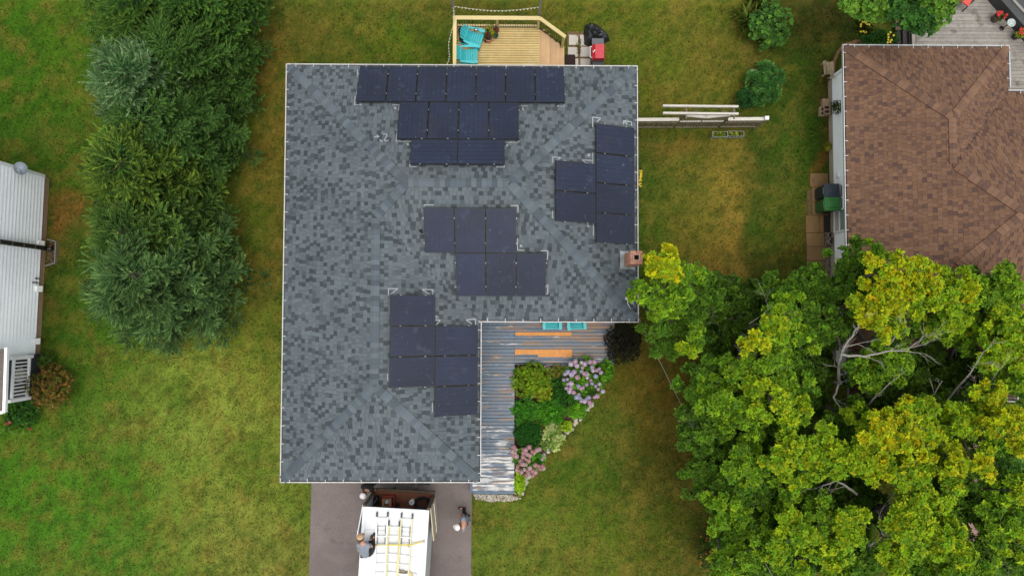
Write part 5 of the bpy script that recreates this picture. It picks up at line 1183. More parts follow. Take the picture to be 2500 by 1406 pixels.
b = MB(); b.box((x0 + .03, (P(2300, -70, ZK).y + yT) / 2, ZK - .14), (.06, P(2300, -70, ZK).y - yT + .4, .22)); b.box((x0 - .09, (P(2300, -70, ZK).y + yT) / 2, ZK - .012), (.13, P(2300, -70, ZK).y - yT + .4, .034)); b.build('edge_board', M_gray, dk2)
stp = MB(); 
for i in range(3):
    q = P(2226 - i * 11, 85, .4); b = MB(); b.box((q.x, q.y, .36 - i * .12), (.18, .7, .04)); b.build('step_tread', mat('dark_step', (60, 56, 54), rough=.8, var=[(6, .25)]), dk2)
for i in range(4):
    q = P(2188 + i * 6, 56, .2); b = MB(); b.box((q.x, q.y, .22), (.075, .6, .03)); b.build('skirt_slat', mat('brown_slat', (120, 98, 74), rough=.9, var=[(8, .25)]), dk2)
t = thing('spa_cover', 'large dark grey cover with a pale edge at the corner of the weathered deck', 'cover', P(2540, 10, ZK))
cs = [P(a_, b_, ZK + .5) for a_, b_ in ((2405, -40), (2432, -14), (2560, 132), (2640, 40), (2560, -80))]
b = MB(); b.prism([(p.x, p.y) for p in cs], ZK, ZK + .5); b.build('cover_top', mat('charcoal_vinyl', (72, 74, 72), rough=.7, var=[(2, .12), (12, .12)]), t)
b = MB(); b.beam(P(2462, -12, ZK + .53), P(2560, 96, ZK + .53), .09, .05); b.build('edge_strip', mat('edge_grey', (150, 148, 140), rough=.6), t)
t = thing('lounge_chair', 'folding chair with a coral red seat and black tube frame', 'chair', P(2356, 4, ZK)); b = MB(); cs = [P(a_, b_, ZK + .42) for a_, b_ in ((2341, 0), (2364, 17), (2377, -6), (2354, -24))]
b.hexa([p - UP * .03 for p in cs[::-1]] + [p + UP * .02 for p in cs[::-1]]); b.build('seat', mat('coral_cloth', (224, 92, 82), rough=.8, var=[(30, .1)]), t)
b = MB(); cs2 = [cs[2] + UP * .05, cs[3] + UP * .05, cs[3] + UP * .55 + Vector((.1, .3, 0)), cs[2] + UP * .55 + Vector((.1, .3, 0))]; b.hexa(cs2 + [p + Vector((.02, .02, .02)) for p in cs2]); b.build('backrest', mat('coral_cloth'), t)
for s_, e_ in (((2328, 9), (2352, -12)), ((2350, 29), (2379, 0))):
    b = MB(); p0, p1 = P(*s_, ZK + .02), P(*e_, ZK + .46); b.tube([p0, p1, p1 + Vector((.12, .34, .45))], .022, 8); b.build('frame', M_black, t)
    b = MB(); b.tube([p1, Vector((p1.x + .15, p1.y + .1, ZK))], .02, 6); b.build('leg', M_black, t)
pot(2440, 40, ZK, .17, .32, (96, 84, 70), 'pot of bright red geraniums on the weathered deck beside the pale edged cover', [(92, 118, 50), (120, 130, 56)], 14, ((206, 40, 44), 9), spread=1.2)
pot(2490, 84, ZK, .15, .30, (70, 60, 50), 'pot of orange-red and yellow flowers at the picture edge of the weathered deck', [(150, 160, 40), (120, 140, 40)], 16, ((222, 62, 36), 7), spread=1.1)
q = P(2468, 57, ZK + .5); t = thing('glass_bird_bath', 'round glass dish on a stand between the two flower pots', 'bird bath', (q.x, q.y, ZK)); b = MB(); b.lathe([(.03, .46), (.13, .49), (.16, .53), (.15, .53), (.1, .50), (.001, .485)], (q.x, q.y, ZK), 14); b.build('dish', mat('pale_glass', (186, 196, 190), rough=.12, var=[(20, .3)]), t); b = MB(); b.lathe([(.1, 0), (.02, .03), (.02, .46)], (q.x, q.y, ZK), 10); b.build('stand', M_black, t)
# along the pale siding: slabs, bins, pipes, blocks
path = MB().box((P(1992, 600, 0).x, P(1992, 600, 0).y, -.05), (.6, 4.3, .05)).build('slab_path', mat('path_soil')); tag(path, kind='structure')
M_sl = mat('brown_slab', (150, 118, 74), rough=.9, var=[(1.5, .12), (9, .12), (60, .12)], objvar=.08, stain=[(3, .6, (108, 84, 54), .6)])
Z8 = lambda a_, b_: (1940 + a_ * .2275, 400 + b_ * .2275)
for x0, y0, x1, y1 in ((168, 103, 360, 250), (186, 254, 362, 405), (190, 408, 365, 552), (122, 556, 268, 738), (272, 556, 312, 738), (128, 742, 316, 884), (132, 888, 320, 1038), (136, 1042, 322, 1186), (140, 1190, 326, 1340), (142, 1344, 328, 1490)):
    a_, c_ = P(*Z8(x0, y1), .04), P(*Z8(x1, y0), .04); b = MB(); b.box(((a_.x + c_.x) / 2, (a_.y + c_.y) / 2, .0), (c_.x - a_.x - .012, c_.y - a_.y - .012, .08)); b.build('paver', M_sl, path)
a_, c_ = P(2012, 567, .04), P(2036, 519, .04); b = MB(); b.box(((a_.x + c_.x) / 2, (a_.y + c_.y) / 2, .015), (c_.x - a_.x, c_.y - a_.y, .03)); t = b.build('rubber_mat', mat('rubber', (44, 38, 34), rough=.8)); tag(t, 'black studded rubber mat below the neighbour\'s low window', 'mat')
b = MB()
for i in range(7):
    for j in range(13): b.box((a_.x + (c_.x - a_.x) * (i + .5) / 7, a_.y + (c_.y - a_.y) * (j + .5) / 13, .034), (.03, .012, .01), Matrix.Identity(4))
b.build('stud', mat('rubber_stud', (112, 98, 84), rough=.8), t, kind='stuff')
def bin_(px, py, colr, lidc, lab):
    H = 1.05; q = P(px, py, H); t = thing('wheelie_bin', lab, 'wheelie bin', (q.x, q.y, 0), 0, 'wheelie bins on the slabs'); mt = mat('bin_%d_%d_%d' % colr, colr, rough=.5, var=[(3, .1)]); ml = mat('bin_%d_%d_%d' % lidc, lidc, rough=.42, var=[(3, .08)])
    b = MB(); x_, y_ = q.x, q.y
    b.hexa([(x_ - .20, y_ - .19, .05), (x_ + .16, y_ - .19, .05), (x_ + .16, y_ + .19, .05), (x_ - .20, y_ + .19, .05), (x_ - .26, y_ - .235, H - .05), (x_ + .24, y_ - .235, H - .05), (x_ + .24, y_ + .235, H - .05), (x_ - .26, y_ + .235, H - .05)]); b.build('body', mt, t)
    b = MB(); b.box((x_, y_, H - .03), (.58, .50, .035)); b.prism([(x_ - .28, y_ - .2), (x_ - .24, y_ - .24), (x_ + .24, y_ - .24), (x_ + .27, y_ - .2), (x_ + .27, y_ + .2), (x_ + .24, y_ + .24), (x_ - .24, y_ + .24), (x_ - .28, y_ + .2)], H - .012, H + .02); b.box((x_ + .03, y_, H + .03), (.38, .34, .03), None, .85); b.box((x_ + .05, y_, H + .055), (.24, .22, .025), None, .85); b.build('lid', ml, t)
    b = MB(); b.box((x_ - .285, y_, H - .07), (.03, .26, .05)); b.build('front_label', mat('bin_label', (120, 140, 130), rough=.5), t)
    b = MB(); b.tube([(x_ + .27, y_ - .2, H - .05), (x_ + .36, y_ - .2, H - .03), (x_ + .36, y_ + .2, H - .03), (x_ + .27, y_ + .2, H - .05)], .016, 6); b.build('handle', mt, t)
    for s_ in (-.22, .22): b = MB(); b.tube([(x_ + .17, y_ + s_ - .02, .1), (x_ + .17, y_ + s_ + .02, .1)], .1, 12); b.build('wheel', M_black, t)
bin_(2031, 465, (46, 51, 58), (66, 75, 86), 'black wheelie bin standing against the green one'); bin_(2032, 498, (52, 108, 52), (68, 140, 70), 'green wheelie bin beside the black one')
for px, py, r, h, lab in ((2031, 574, .12, .22, 'smaller empty grey pot on the gravel'), (2036, 589, .165, .34, 'larger empty grey pot on the gravel')):
    q = P(px, py, h); t = thing('empty_pot', lab, 'pot', (q.x, q.y, 0)); b = MB(); b.lathe([(r * .75, 0), (r * .98, h - .05), (r * 1.05, h - .05), (r * 1.05, h), (r * .93, h), (r * .72, .04), (.001, .04)], (q.x, q.y, 0), 20); b.build('pot', mat('grey_clay', (170, 158, 146), rough=.75, var=[(12, .12)]), t); b = MB(); b.lathe([(r * .74, .045), (.001, .05)], (q.x, q.y, 0), 14); b.build('potting_soil', M_soilpot, t)
M_blk = mat('tan_block', (174, 148, 114), rough=.9, var=[(8, .15)], objvar=.1)
for px, py, sx_, sy_, h, lab in ((2017, 252, .26, .34, .18, 'tan concrete block at the top of the little stack by the siding'), (2012, 272, .34, .36, .14, 'hollow tan block lying in front of the window basket'), (2021, 268, .2, .34, .3, 'upright tan block leaning next to the hollow one')):
    q = P(px, py, h); t = thing('concrete_block', lab, 'block', (q.x, q.y, 0)); b = MB(); b.box((q.x, q.y, h / 2), (sx_, sy_, h)); b.build('block', M_blk, t)
    if 'hollow' in lab:
        b = MB()
        for i in (-1, 1): b.box((q.x - .03, q.y + i * .08, h + .002), (.16, .11, .004))
        b.build('hole', M_soilpot, t)
q = P(2047, 262, 1.0); t = thing('window_basket', 'black wire basket of green plants hung on the pale siding', 'planter', (xw2 - .15, q.y, .8)); b = MB()
for z_ in (.85, 1.05):
    for y_ in (-.22, .22): b.beam((xw2 - .30, q.y + y_, z_), (xw2 - .04, q.y + y_, z_), .015, .015)
    for x_ in (-.30, -.04): b.beam((xw2 + x_, q.y - .22, z_), (xw2 + x_, q.y + .22, z_), .015, .015)
for y_ in np.linspace(-.22, .22, 7): b.beam((xw2 - .3, q.y + y_, .83), (xw2 - .3, q.y + y_, 1.05), .012, .012); b.beam((xw2 - .3, q.y + y_, .84), (xw2 - .04, q.y + y_, .84), .012, .012)
b.build('wire_frame', M_black, t); V, F, K = rosettes((xw2 - .17, q.y, .98), (.12, .2, .07), 22, .1, np.array([lin(110, 130, 50), lin(80, 104, 44)]), 5, .2); np_mesh('foliage', V, F, K, M_leaf, t)
t = thing('bench', 'broken pale wooden bench at the corner of the pale siding', 'bench', P(2022, 170, 0)); M_bw = mat('bench_wood', (190, 168, 128), rough=.9, var=[(6, .2)], objvar=.08)
for x0, y0, x1, y1, z0, z1, w_, nm in ((2012, 150, 2016, 182, .35, .35, .1, 'leg'), (2026, 152, 2028, 182, .5, .5, .26, 'seat'), (2018, 152, 2024, 180, .6, .6, .06, 'arm'), (2028, 178, 2034, 192, .7, .7, .08, 'arm')):
    b = MB(); b.beam(P(x0, y0, z0), P(x1, y1, z1), w_, .05); b.build(nm, M_bw, t)
for a_, b_ in ((2013, 152), (2016, 181), (2030, 154), (2031, 186)): q = P(a_, b_, .3); b = MB(); b.box((q.x, q.y, .2), (.06, .06, .38)); b.build('leg', M_bw, t)
be = thing('bed_edging', 'curved mossy log edging round the corner bed of the brown-roofed house', 'edging', P(2045, 150, 0)); b = MB(); b.tube([P(a_, b_, .08) for a_, b_ in ((2034, 176), (2036, 150), (2046, 128), (2060, 112), (2090, 102), (2130, 104))], .07, 8); b.build('log', mat('mossy_log', (140, 106, 66), rough=.95, var=[(5, .3), (30, .25)], stain=[(4, .6, (96, 112, 40), .6)]), be)
# ------------------------------------------------------------------ conifers
def spruce(base, apex, R, lab, cols, tipcol, seed, dens=1.0):
    r_ = np.random.default_rng(seed); q = P(*base, 0); H = apex[2]; top = P(apex[0], apex[1], H)
    t = thing('spruce_tree', lab, 'conifer', q, 0, 'row of conifers beside the grey-roofed house')
    axis = lambda z: np.array([q.x + (top.x - q.x) * z / H, q.y + (top.y - q.y) * z / H, z])
    b = MB(); b.tube([axis(0), axis(H * .4), axis(H * .8), axis(H)], [.16, .12, .06, .015], 8); b.build('trunk', M_bark, t)
    pos, dr, tip, fan = [], [], [], []; limbs = MB(); z = .35
    while z < H - .1:
        f = z / H; Lb = 1.05 * R * min(1, (1 - f) ** .72 * 1.06 + .02); nb = max(5, int(8 * (.6 + .5 * (1 - f))))
        a0 = r_.uniform(0, 6.28)
        for k in range(nb):
            a_ = a0 + 6.283 * k / nb + r_.normal() * .18; L = Lb * r_.uniform(.78, 1.14) + .08; el = -.18 + .75 * f + r_.normal() * .08
            hd = np.array([math.cos(a_), math.sin(a_), 0]); sd_ = np.array([-math.sin(a_), math.cos(a_), 0]); p0 = axis(z + r_.normal() * .06)
            curve = lambda s_: p0 + hd * L * s_ + np.array([0, 0, 1]) * (el * L * s_ + .16 * L * s_ * s_)
            if L > .5: limbs.tube([p0, curve(.5), curve(.95)], [.028, .018, .006], 4, False)
            s_ = .12
            while s_ < 1.0:
                c = curve(s_)
                for sg in (-1, 1):
                    tl = (.62 * (1 - s_) * L * .62 + .16) * r_.uniform(.7, 1.15); td = hd * .78 + sd_ * sg * .8 + np.array([0, 0, .12 + r_.normal() * .12]); td /= np.linalg.norm(td)
                    w_ = .06
                    while w_ < tl:
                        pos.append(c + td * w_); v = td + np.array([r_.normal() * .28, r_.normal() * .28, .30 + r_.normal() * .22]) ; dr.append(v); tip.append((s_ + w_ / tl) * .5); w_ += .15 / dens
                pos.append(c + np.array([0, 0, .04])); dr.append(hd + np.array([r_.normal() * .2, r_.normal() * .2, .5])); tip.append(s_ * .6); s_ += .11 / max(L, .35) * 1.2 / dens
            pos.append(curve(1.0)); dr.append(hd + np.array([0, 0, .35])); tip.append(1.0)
            for sf in (.5, .74, .96):                        # upturned fans along the branch, coloured lighter as new growth and sunlit tips
                if L < .5: continue
                c = curve(sf) + np.array([0, 0, .05]); cr = hd * .8 + sd_ * r_.normal() * .35
                for q_ in range(8):
                    th = (q_ - 3.5) / 3.5 * 1.25 + r_.normal() * .12; fd_ = cr * math.cos(th) + sd_ * math.sin(th) + np.array([0, 0, .42 + r_.normal() * .12]); fd_ /= np.linalg.norm(fd_); fl_ = r_.uniform(.24, .42)
                    for w_ in (.1, .2, .3, .4):
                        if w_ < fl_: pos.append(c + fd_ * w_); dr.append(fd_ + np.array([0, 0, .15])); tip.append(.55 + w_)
        z += .30
    for k in range(14):
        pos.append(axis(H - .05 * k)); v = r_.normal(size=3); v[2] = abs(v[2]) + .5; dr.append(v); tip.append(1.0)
    pos, dr, tip = np.array(pos), unit(np.array(dr)), np.array(tip); n = len(pos)
    keep = r_.uniform(size=n) < .92; pos, dr, tip = pos[keep], dr[keep], tip[keep]; n = len(pos)
    pos += r_.normal(size=pos.shape) * .02
    # every shoot: a spike of flat needle sprays
    cl = 1.6 * np.array([.88, 1.0, .86]) * np.array([lin(c) for c in cols])[r_.integers(0, len(cols), n)]; cl = cl + (1.9 * np.array([1.0, 1.0, .8]) * np.array(lin(tipcol)) - cl) * (np.clip(tip - .5, 0, 1) * 1.3 * r_.uniform(0, 1.1, n))[:, None]  # tip colour paints sunlit tips as well as new growth into the shoots
    patch = np.array([mnoise.noise(Vector(p) * .9 + Vector((seed, 0, 0))) for p in pos])[:, None]; cl = cl * (1 + patch * .55)
    cl = np.clip(cl * r_.uniform(.8, 1.2, (n, 1)), 0, 1)
    L = r_.uniform(.18, .32, n); s1 = unit(np.cross(dr, r_.normal(size=(n, 3)))); s2 = np.cross(dr, s1); V, F, K = [], [], []; k0 = 0
    for j in range(9):
        a_ = j * 2.4; rad = s1 * math.cos(a_) + s2 * math.sin(a_); f0 = .06 + .78 * j / 9; ln = .125 * (1 - .30 * j / 9)
        root = pos + dr * (L * f0)[:, None]; d = unit(dr * 1.25 + rad * .8); tp = root + d * ln; sd_ = unit(np.cross(d, rad)) * .017
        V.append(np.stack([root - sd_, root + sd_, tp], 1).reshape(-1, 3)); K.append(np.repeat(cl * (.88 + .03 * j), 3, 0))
    side = s1 * .016
    V.append(np.stack([pos - side, pos + side, pos + dr * L[:, None] * 1.12], 1).reshape(-1, 3)); K.append(np.repeat(cl * .95, 3, 0))
    V = np.concatenate(V); K = np.concatenate(K)
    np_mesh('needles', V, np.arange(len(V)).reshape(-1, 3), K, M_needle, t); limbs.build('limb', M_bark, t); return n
G1 = [(78, 106, 52), (68, 96, 48), (86, 116, 56), (60, 86, 44)]
nsp = 0
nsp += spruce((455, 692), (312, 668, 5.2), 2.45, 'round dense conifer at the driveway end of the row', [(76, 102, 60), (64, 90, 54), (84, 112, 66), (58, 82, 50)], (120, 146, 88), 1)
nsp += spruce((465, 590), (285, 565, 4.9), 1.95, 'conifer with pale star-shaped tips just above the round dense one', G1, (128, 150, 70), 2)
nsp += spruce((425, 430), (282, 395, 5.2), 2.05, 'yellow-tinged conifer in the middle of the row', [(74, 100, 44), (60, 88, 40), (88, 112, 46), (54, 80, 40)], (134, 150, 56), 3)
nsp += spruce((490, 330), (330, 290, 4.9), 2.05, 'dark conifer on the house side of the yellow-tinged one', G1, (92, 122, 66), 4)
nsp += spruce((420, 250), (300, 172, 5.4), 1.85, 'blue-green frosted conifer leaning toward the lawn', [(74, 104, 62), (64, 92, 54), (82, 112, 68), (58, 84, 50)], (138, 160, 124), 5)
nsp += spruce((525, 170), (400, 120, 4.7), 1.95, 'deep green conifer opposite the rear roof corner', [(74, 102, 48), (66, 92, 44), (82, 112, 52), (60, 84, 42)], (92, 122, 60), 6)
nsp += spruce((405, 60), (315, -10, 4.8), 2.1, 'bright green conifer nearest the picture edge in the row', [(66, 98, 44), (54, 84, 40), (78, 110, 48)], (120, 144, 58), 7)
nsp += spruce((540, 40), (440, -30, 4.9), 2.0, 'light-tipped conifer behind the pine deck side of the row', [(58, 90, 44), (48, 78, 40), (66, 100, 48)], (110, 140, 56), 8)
print('shoots', nsp)

# ------------------------------------------------------------------ broadleaf trees
Yc = [(204, 206, 22), (190, 200, 26), (206, 194, 22), (170, 190, 28)]
YLc = [(174, 200, 30), (156, 188, 30), (186, 200, 30), (134, 172, 30)]
Lc = [(142, 184, 34), (126, 170, 34), (158, 194, 38), (112, 154, 32)]
Gc = [(104, 148, 36), (92, 136, 34), (118, 162, 38), (82, 122, 32)]
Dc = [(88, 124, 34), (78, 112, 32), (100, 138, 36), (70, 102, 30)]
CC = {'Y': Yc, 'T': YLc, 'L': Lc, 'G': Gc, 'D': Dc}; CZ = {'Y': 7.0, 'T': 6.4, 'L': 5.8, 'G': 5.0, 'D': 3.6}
CL = """1628,645,45,Y 1670,672,40,L 1586,726,40,L 1636,718,55,L 1701,699,30,G 1709,737,45,G 1647,764,45,G 1609,806,30,G 1667,795,35,G 1617,848,30,G 1697,818,22,L 1688,848,18,T
1778,706,40,D 1801,749,55,D 1755,783,45,D 1824,733,35,D 1832,787,45,D 1755,825,40,D 1901,714,35,G 1924,726,30,G 1966,687,35,G 1989,718,30,G 1909,760,35,L 1939,764,35,L 1905,799,35,T 1974,779,40,G
2020,718,40,G 2085,645,45,G 2131,626,30,L 2108,683,50,G 2085,722,45,G 2051,710,35,G 2170,668,40,Y 2193,695,50,Y 2239,672,40,Y 2266,699,40,Y 2223,710,40,Y 2139,737,40,Y 2154,764,40,Y 2200,749,45,T 2170,795,30,T
2293,710,45,T 2343,680,35,T 2350,714,35,T 2377,706,20,Y 2293,749,45,T 2316,768,45,T 2277,787,35,L 2323,799,35,L 2419,706,50,G 2462,699,45,L 2416,749,50,L 2462,737,45,L 2373,776,40,L 2450,787,50,T 2477,818,45,T 2416,822,40,L 2458,864,45,T 2485,891,40,T
1947,833,45,L 1874,841,40,L 1843,833,25,Y 1897,864,35,L 1947,872,40,G 1993,814,45,G 2024,787,40,G 1863,883,35,L 1786,902,25,L 1724,902,30,G 1985,860,50,D 2170,875,40,L 2193,895,35,L 2270,841,40,D 2293,879,45,D 2346,879,45,D 2116,891,30,G
1720,910,35,G 1748,949,35,L 1689,953,30,G 1786,914,30,L 1755,984,40,L 1716,1015,45,G 1763,1023,40,L 1810,1023,40,L 1852,1042,40,L 1841,953,30,T 1887,945,45,L 1926,941,40,L 1895,980,40,T 1938,1011,35,T 1973,899,45,D 1988,957,45,D 1957,938,35,G
1709,1062,40,G 1740,1085,45,G 1802,1077,45,G 1848,1085,40,D 1716,1139,45,G 1775,1132,40,D 1817,1147,40,L 1852,1139,30,L 1724,1182,40,G 1763,1190,35,G 1817,1194,45,G 1864,1194,40,G 1918,1108,40,T 1949,1128,45,T 1980,1108,40,T 2023,1104,40,T 2050,1116,35,T
2043,1031,35,G 2081,1027,40,G 2112,1042,40,T 2143,1054,35,Y 2120,1015,30,D 2085,1128,35,T 2124,1112,40,T 2151,1151,30,Y 2194,1031,40,Y 2237,1023,40,T 2260,1046,35,T 2202,1070,35,Y 2244,1101,45,Y 2268,1124,35,T 2213,1155,45,T 2237,1167,35,T
2314,1000,40,T 2338,1039,40,T 2373,1023,40,T 2411,976,35,Y 2423,1011,40,T 2454,1019,35,Y 2489,1019,25,Y 2466,1058,40,Y 2427,1050,35,L 2408,1089,24,T 2334,1116,30,Y 2377,1139,40,Y 2318,1190,40,T 2299,1229,40,T 2237,1221,45,T 2221,1260,40,T
1918,1202,35,L 1934,1233,40,G 1903,1248,40,D 1981,1210,45,D 2046,1202,45,D 2012,1233,45,D 2097,1210,40,D 1755,1229,30,L 1786,1240,35,G 1825,1248,40,L 1755,1279,35,L 1794,1272,40,L 1837,1283,40,G 1848,1221,35,G
1969,1287,45,L 2023,1272,40,L 2058,1295,40,T 2093,1260,40,T 1934,1318,40,T 1977,1310,40,T 1922,1349,45,L 1988,1349,35,G 2019,1372,45,T 2058,1349,45,L 2097,1376,35,G 1786,1337,40,L 1817,1365,40,L 1763,1372,40,L 1841,1392,35,G 1872,1380,40,D 1949,1388,40,L
2202,1299,35,T 2229,1337,45,T 2182,1376,45,T 2260,1357,40,L 2291,1310,45,T 2322,1334,45,T 2307,1372,45,L 2357,1345,40,T 2396,1376,35,L 2349,1388,40,L 2377,1237,30,G 2408,1248,35,L 2450,1287,45,L 2470,1318,45,T 2431,1198,35,G 2474,1221,40,L 2489,1198,30,T 2481,1167,30,G 2489,1357,35,G
2454,891,40,L 2485,930,35,L 2081,899,25,G 2144,906,40,L 2163,883,35,L 2229,918,45,D 2283,918,45,D 2330,899,40,D 2167,988,35,D 2244,996,35,D 2357,930,40,D 2408,938,40,D"""
TREES = [((1650, 742), 'leafy tree beside the chimney with a bright lime top'), ((1860, 840), 'dark-hearted green tree between the lawn and the slab path'), ((2105, 690), 'green tree brushing the brown roof gutter'),
         ((2230, 730), 'yellow-leaved tree spread over the brown shingles'), ((2430, 790), 'yellow-green tree over the brown roof at the picture edge'), ((1770, 1090), 'green tree at the lawn edge below the flower bed'),
         ((1985, 1110), 'yellow-green tree in the heart of the grove around the dead limbs'), ((2230, 1090), 'golden tree deep in the grove'), ((2430, 1050), 'golden tree by the pinkish path at the picture edge'), ((1830, 1310), 'light green tree at the bottom of the grove beside the orange berries'),
         ((2020, 1320), 'lime tree with pale curved limbs at the bottom of the grove'), ((2270, 1320), 'tall lime-yellow tree at the bottom of the grove'), ((2450, 1270), 'leafy green tree beside the pinkish path at the lower edge')]
groups = [[] for _ in TREES]
for s_ in CL.split():
    px, py, r, c = s_.split(','); px, py, r = float(px), float(py), float(r)
    i = min(range(len(TREES)), key=lambda k: (TREES[k][0][0] - px) ** 2 + (TREES[k][0][1] - py) ** 2); groups[i].append((px, py, r, c))
for (ctr, lab), gl in zip(TREES, groups):
    cl = []
    for px, py, r, c in gl:
        z = CZ[c] + random.uniform(-.5, .5) - .0 ; q = P(px, py, z); rr = r * (CAM_H - z) / FPX * 1.12; cl.append((q, rr, c))
    mx, my = sum(q.x for q, _, _ in cl) / len(cl), sum(q.y for q, _, _ in cl) / len(cl)
    if ctr[0] > 2150 and ctr[1] < 850: pass
    t = thing('broadleaf_tree', lab, 'tree', (mx, my, 0), 0, 'grove of broadleaf trees'); parts = []
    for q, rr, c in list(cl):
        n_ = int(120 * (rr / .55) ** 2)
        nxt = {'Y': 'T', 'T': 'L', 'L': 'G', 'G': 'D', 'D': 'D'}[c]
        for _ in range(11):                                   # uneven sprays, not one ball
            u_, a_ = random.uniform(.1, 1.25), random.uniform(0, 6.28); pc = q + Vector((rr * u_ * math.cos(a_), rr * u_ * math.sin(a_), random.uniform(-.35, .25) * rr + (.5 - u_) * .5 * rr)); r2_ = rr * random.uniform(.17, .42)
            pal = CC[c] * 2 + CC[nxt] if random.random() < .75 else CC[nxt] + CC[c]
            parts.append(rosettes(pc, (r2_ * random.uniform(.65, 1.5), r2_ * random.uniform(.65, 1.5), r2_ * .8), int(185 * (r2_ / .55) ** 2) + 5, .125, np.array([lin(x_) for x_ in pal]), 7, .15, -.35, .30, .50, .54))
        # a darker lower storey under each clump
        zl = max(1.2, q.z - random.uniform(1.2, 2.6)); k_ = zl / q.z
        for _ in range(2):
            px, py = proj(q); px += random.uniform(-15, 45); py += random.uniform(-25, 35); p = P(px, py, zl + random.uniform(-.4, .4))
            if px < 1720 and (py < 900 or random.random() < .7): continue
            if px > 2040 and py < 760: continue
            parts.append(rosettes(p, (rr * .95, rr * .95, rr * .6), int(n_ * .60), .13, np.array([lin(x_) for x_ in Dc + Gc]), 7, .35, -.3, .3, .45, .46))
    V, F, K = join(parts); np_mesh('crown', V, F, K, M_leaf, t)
    # trunk, main limbs to clusters of clumps, twigs to every clump
    hb = min(2.6, .4 * sum(q.z for q, _, _ in cl) / len(cl)); fork = Vector((mx, my, hb)); b = MB(); b.tube([(mx, my, -.05), (mx + .05, my - .04, hb * .5), fork], [.19, .16, .14], 8); b.build('trunk', M_bark, t)
    nm_ = 4; ang = lambda q: int(((math.atan2(q.y - my, q.x - mx) + math.pi) / (2 * math.pi)) * nm_) % nm_
    for k_ in range(nm_):
        mem = [x_ for x_ in cl if ang(x_[0]) == k_]
        if not mem: continue
        m_ = Vector((0, 0, 0))
        for x_ in mem: m_ += x_[0]
        m_ /= len(mem); elbow = fork.lerp(m_, .62) - Vector((0, 0, .3)); b = MB(); b.tube([fork, fork.lerp(elbow, .5) + Vector((random.uniform(-.15, .15), random.uniform(-.15, .15), .15)), elbow], [.12, .09, .06], 7)
        for q, rr, c in mem:
            mid = elbow.lerp(q, .5) + Vector((random.uniform(-.2, .2), random.uniform(-.2, .2), -.1)); b.tube([elbow, mid, q], [.05, .034, .012], 5, False)
            for _ in range(4):
                e = q + Vector((random.uniform(-1, 1) * rr * .8, random.uniform(-1, 1) * rr * .8, random.uniform(-.1, .35) * rr)); b.tube([mid.lerp(q, .6), e], [.018, .005], 4, False)
        b.build('limb', M_bark, t)
    t['ctr'] = ctr
# bare pale limbs standing among the leaves
def bare(tree_i, path, z0, z1, r0, seed, depth=3, spread=.5, label=None):
    r0 *= .72
    random.seed(seed); b = MB(); pts = [P(x_, y_, z0 + (z1 - z0) * i / (len(path) - 1)) for i, (x_, y_) in enumerate(path)]
    fine = []
    for i in range(len(pts) - 1):
        for k_ in range(3): fine.append(pts[i].lerp(pts[i + 1], k_ / 3) + Vector((random.uniform(-.02, .02), random.uniform(-.02, .02), 0)))
    fine.append(pts[-1]); n_ = len(fine); b.tube(fine, [r0 * (1 - .72 * i / n_) for i in range(n_)], 6)
    def twig(o, d, L, r, dep):
        q = o; ps = [o]
        for k_ in range(4): d = (d + Vector((random.uniform(-.22, .22), random.uniform(-.22, .22), random.uniform(-.1, .16)))).normalized(); q = q + d * L / 4; ps.append(q)
        b.tube(ps, [r * (1 - .2 * k_) for k_ in range(5)], 4, False)
        if dep > 0:
            for k_ in (2, 3, 4):
                e = Vector((random.uniform(-1, 1), random.uniform(-1, 1), random.uniform(-.3, .5))) * spread; twig(ps[k_], (d + e).normalized(), L * random.uniform(.45, .7), r * .55, dep - 1)
    for i in range(3, n_, 2):
        d = (fine[min(i + 1, n_ - 1)] - fine[i - 1]).normalized(); e = Vector((random.uniform(-1, 1), random.uniform(-1, 1), random.uniform(-.2, .5))) * spread * 1.4; twig(fine[i], (d + e).normalized(), random.uniform(.4, .85), r0 * .32, depth - 2)
    roots = [o for o in C.objects if o.name.startswith('broadleaf_tree') and o.parent is None]
    tr = min(roots, key=lambda o: (o['ctr'][0] - TREES[tree_i][0][0]) ** 2 + (o['ctr'][1] - TREES[tree_i][0][1]) ** 2)
    b.build('bare_limb', M_pale, tr)
bare(6, [(2048, 940), (2047, 900), (2053, 860), (2080, 820), (2102, 785)], 4.0, 7.0, .075, 1, 4)
bare(6, [(2053, 866), (2110, 870), (2160, 858), (2210, 856)], 5.6, 6.8, .06, 2, 4, .4)
bare(6, [(2048, 938), (2036, 970), (2052, 1000)], 4.4, 5.2, .05, 3, 3)
bare(6, [(2110, 1000), (2140, 965), (2172, 935)], 4.8, 6.4, .05, 4, 3)
bare(7, [(2165, 850), (2190, 815), (2210, 780)], 5.4, 6.8, .045, 5, 4, .45)
bare(7, [(2195, 870), (2240, 835), (2262, 815)], 5.2, 6.6, .045, 6, 4, .45)
bare(8, [(2300, 990), (2335, 950), (2370, 910), (2400, 860)], 4.8, 6.8, .05, 7, 4, .5)
bare(8, [(2240, 1000), (2280, 960), (2300, 930)], 4.6, 6.2, .04, 8, 3, .5)
bare(6, [(2092, 1205), (2065, 1185), (2040, 1172), (2010, 1185), (1998, 1200)], 4.6, 5.6, .06, 9, 3)
bare(10, [(2115, 1370), (2112, 1345), (2128, 1325), (2145, 1318)], 4.2, 5.2, .07, 10, 3)
bare(11, [(2205, 1345), (2180, 1320), (2155, 1303), (2145, 1265)], 4.2, 5.6, .075, 11, 3)
bare(11, [(2180, 1320), (2200, 1290), (2240, 1325)], 4.4, 5.2, .04, 12, 3)
bare(7, [(2200, 1150), (2225, 1180), (2212, 1210)], 4.6, 5.6, .03, 13, 3)
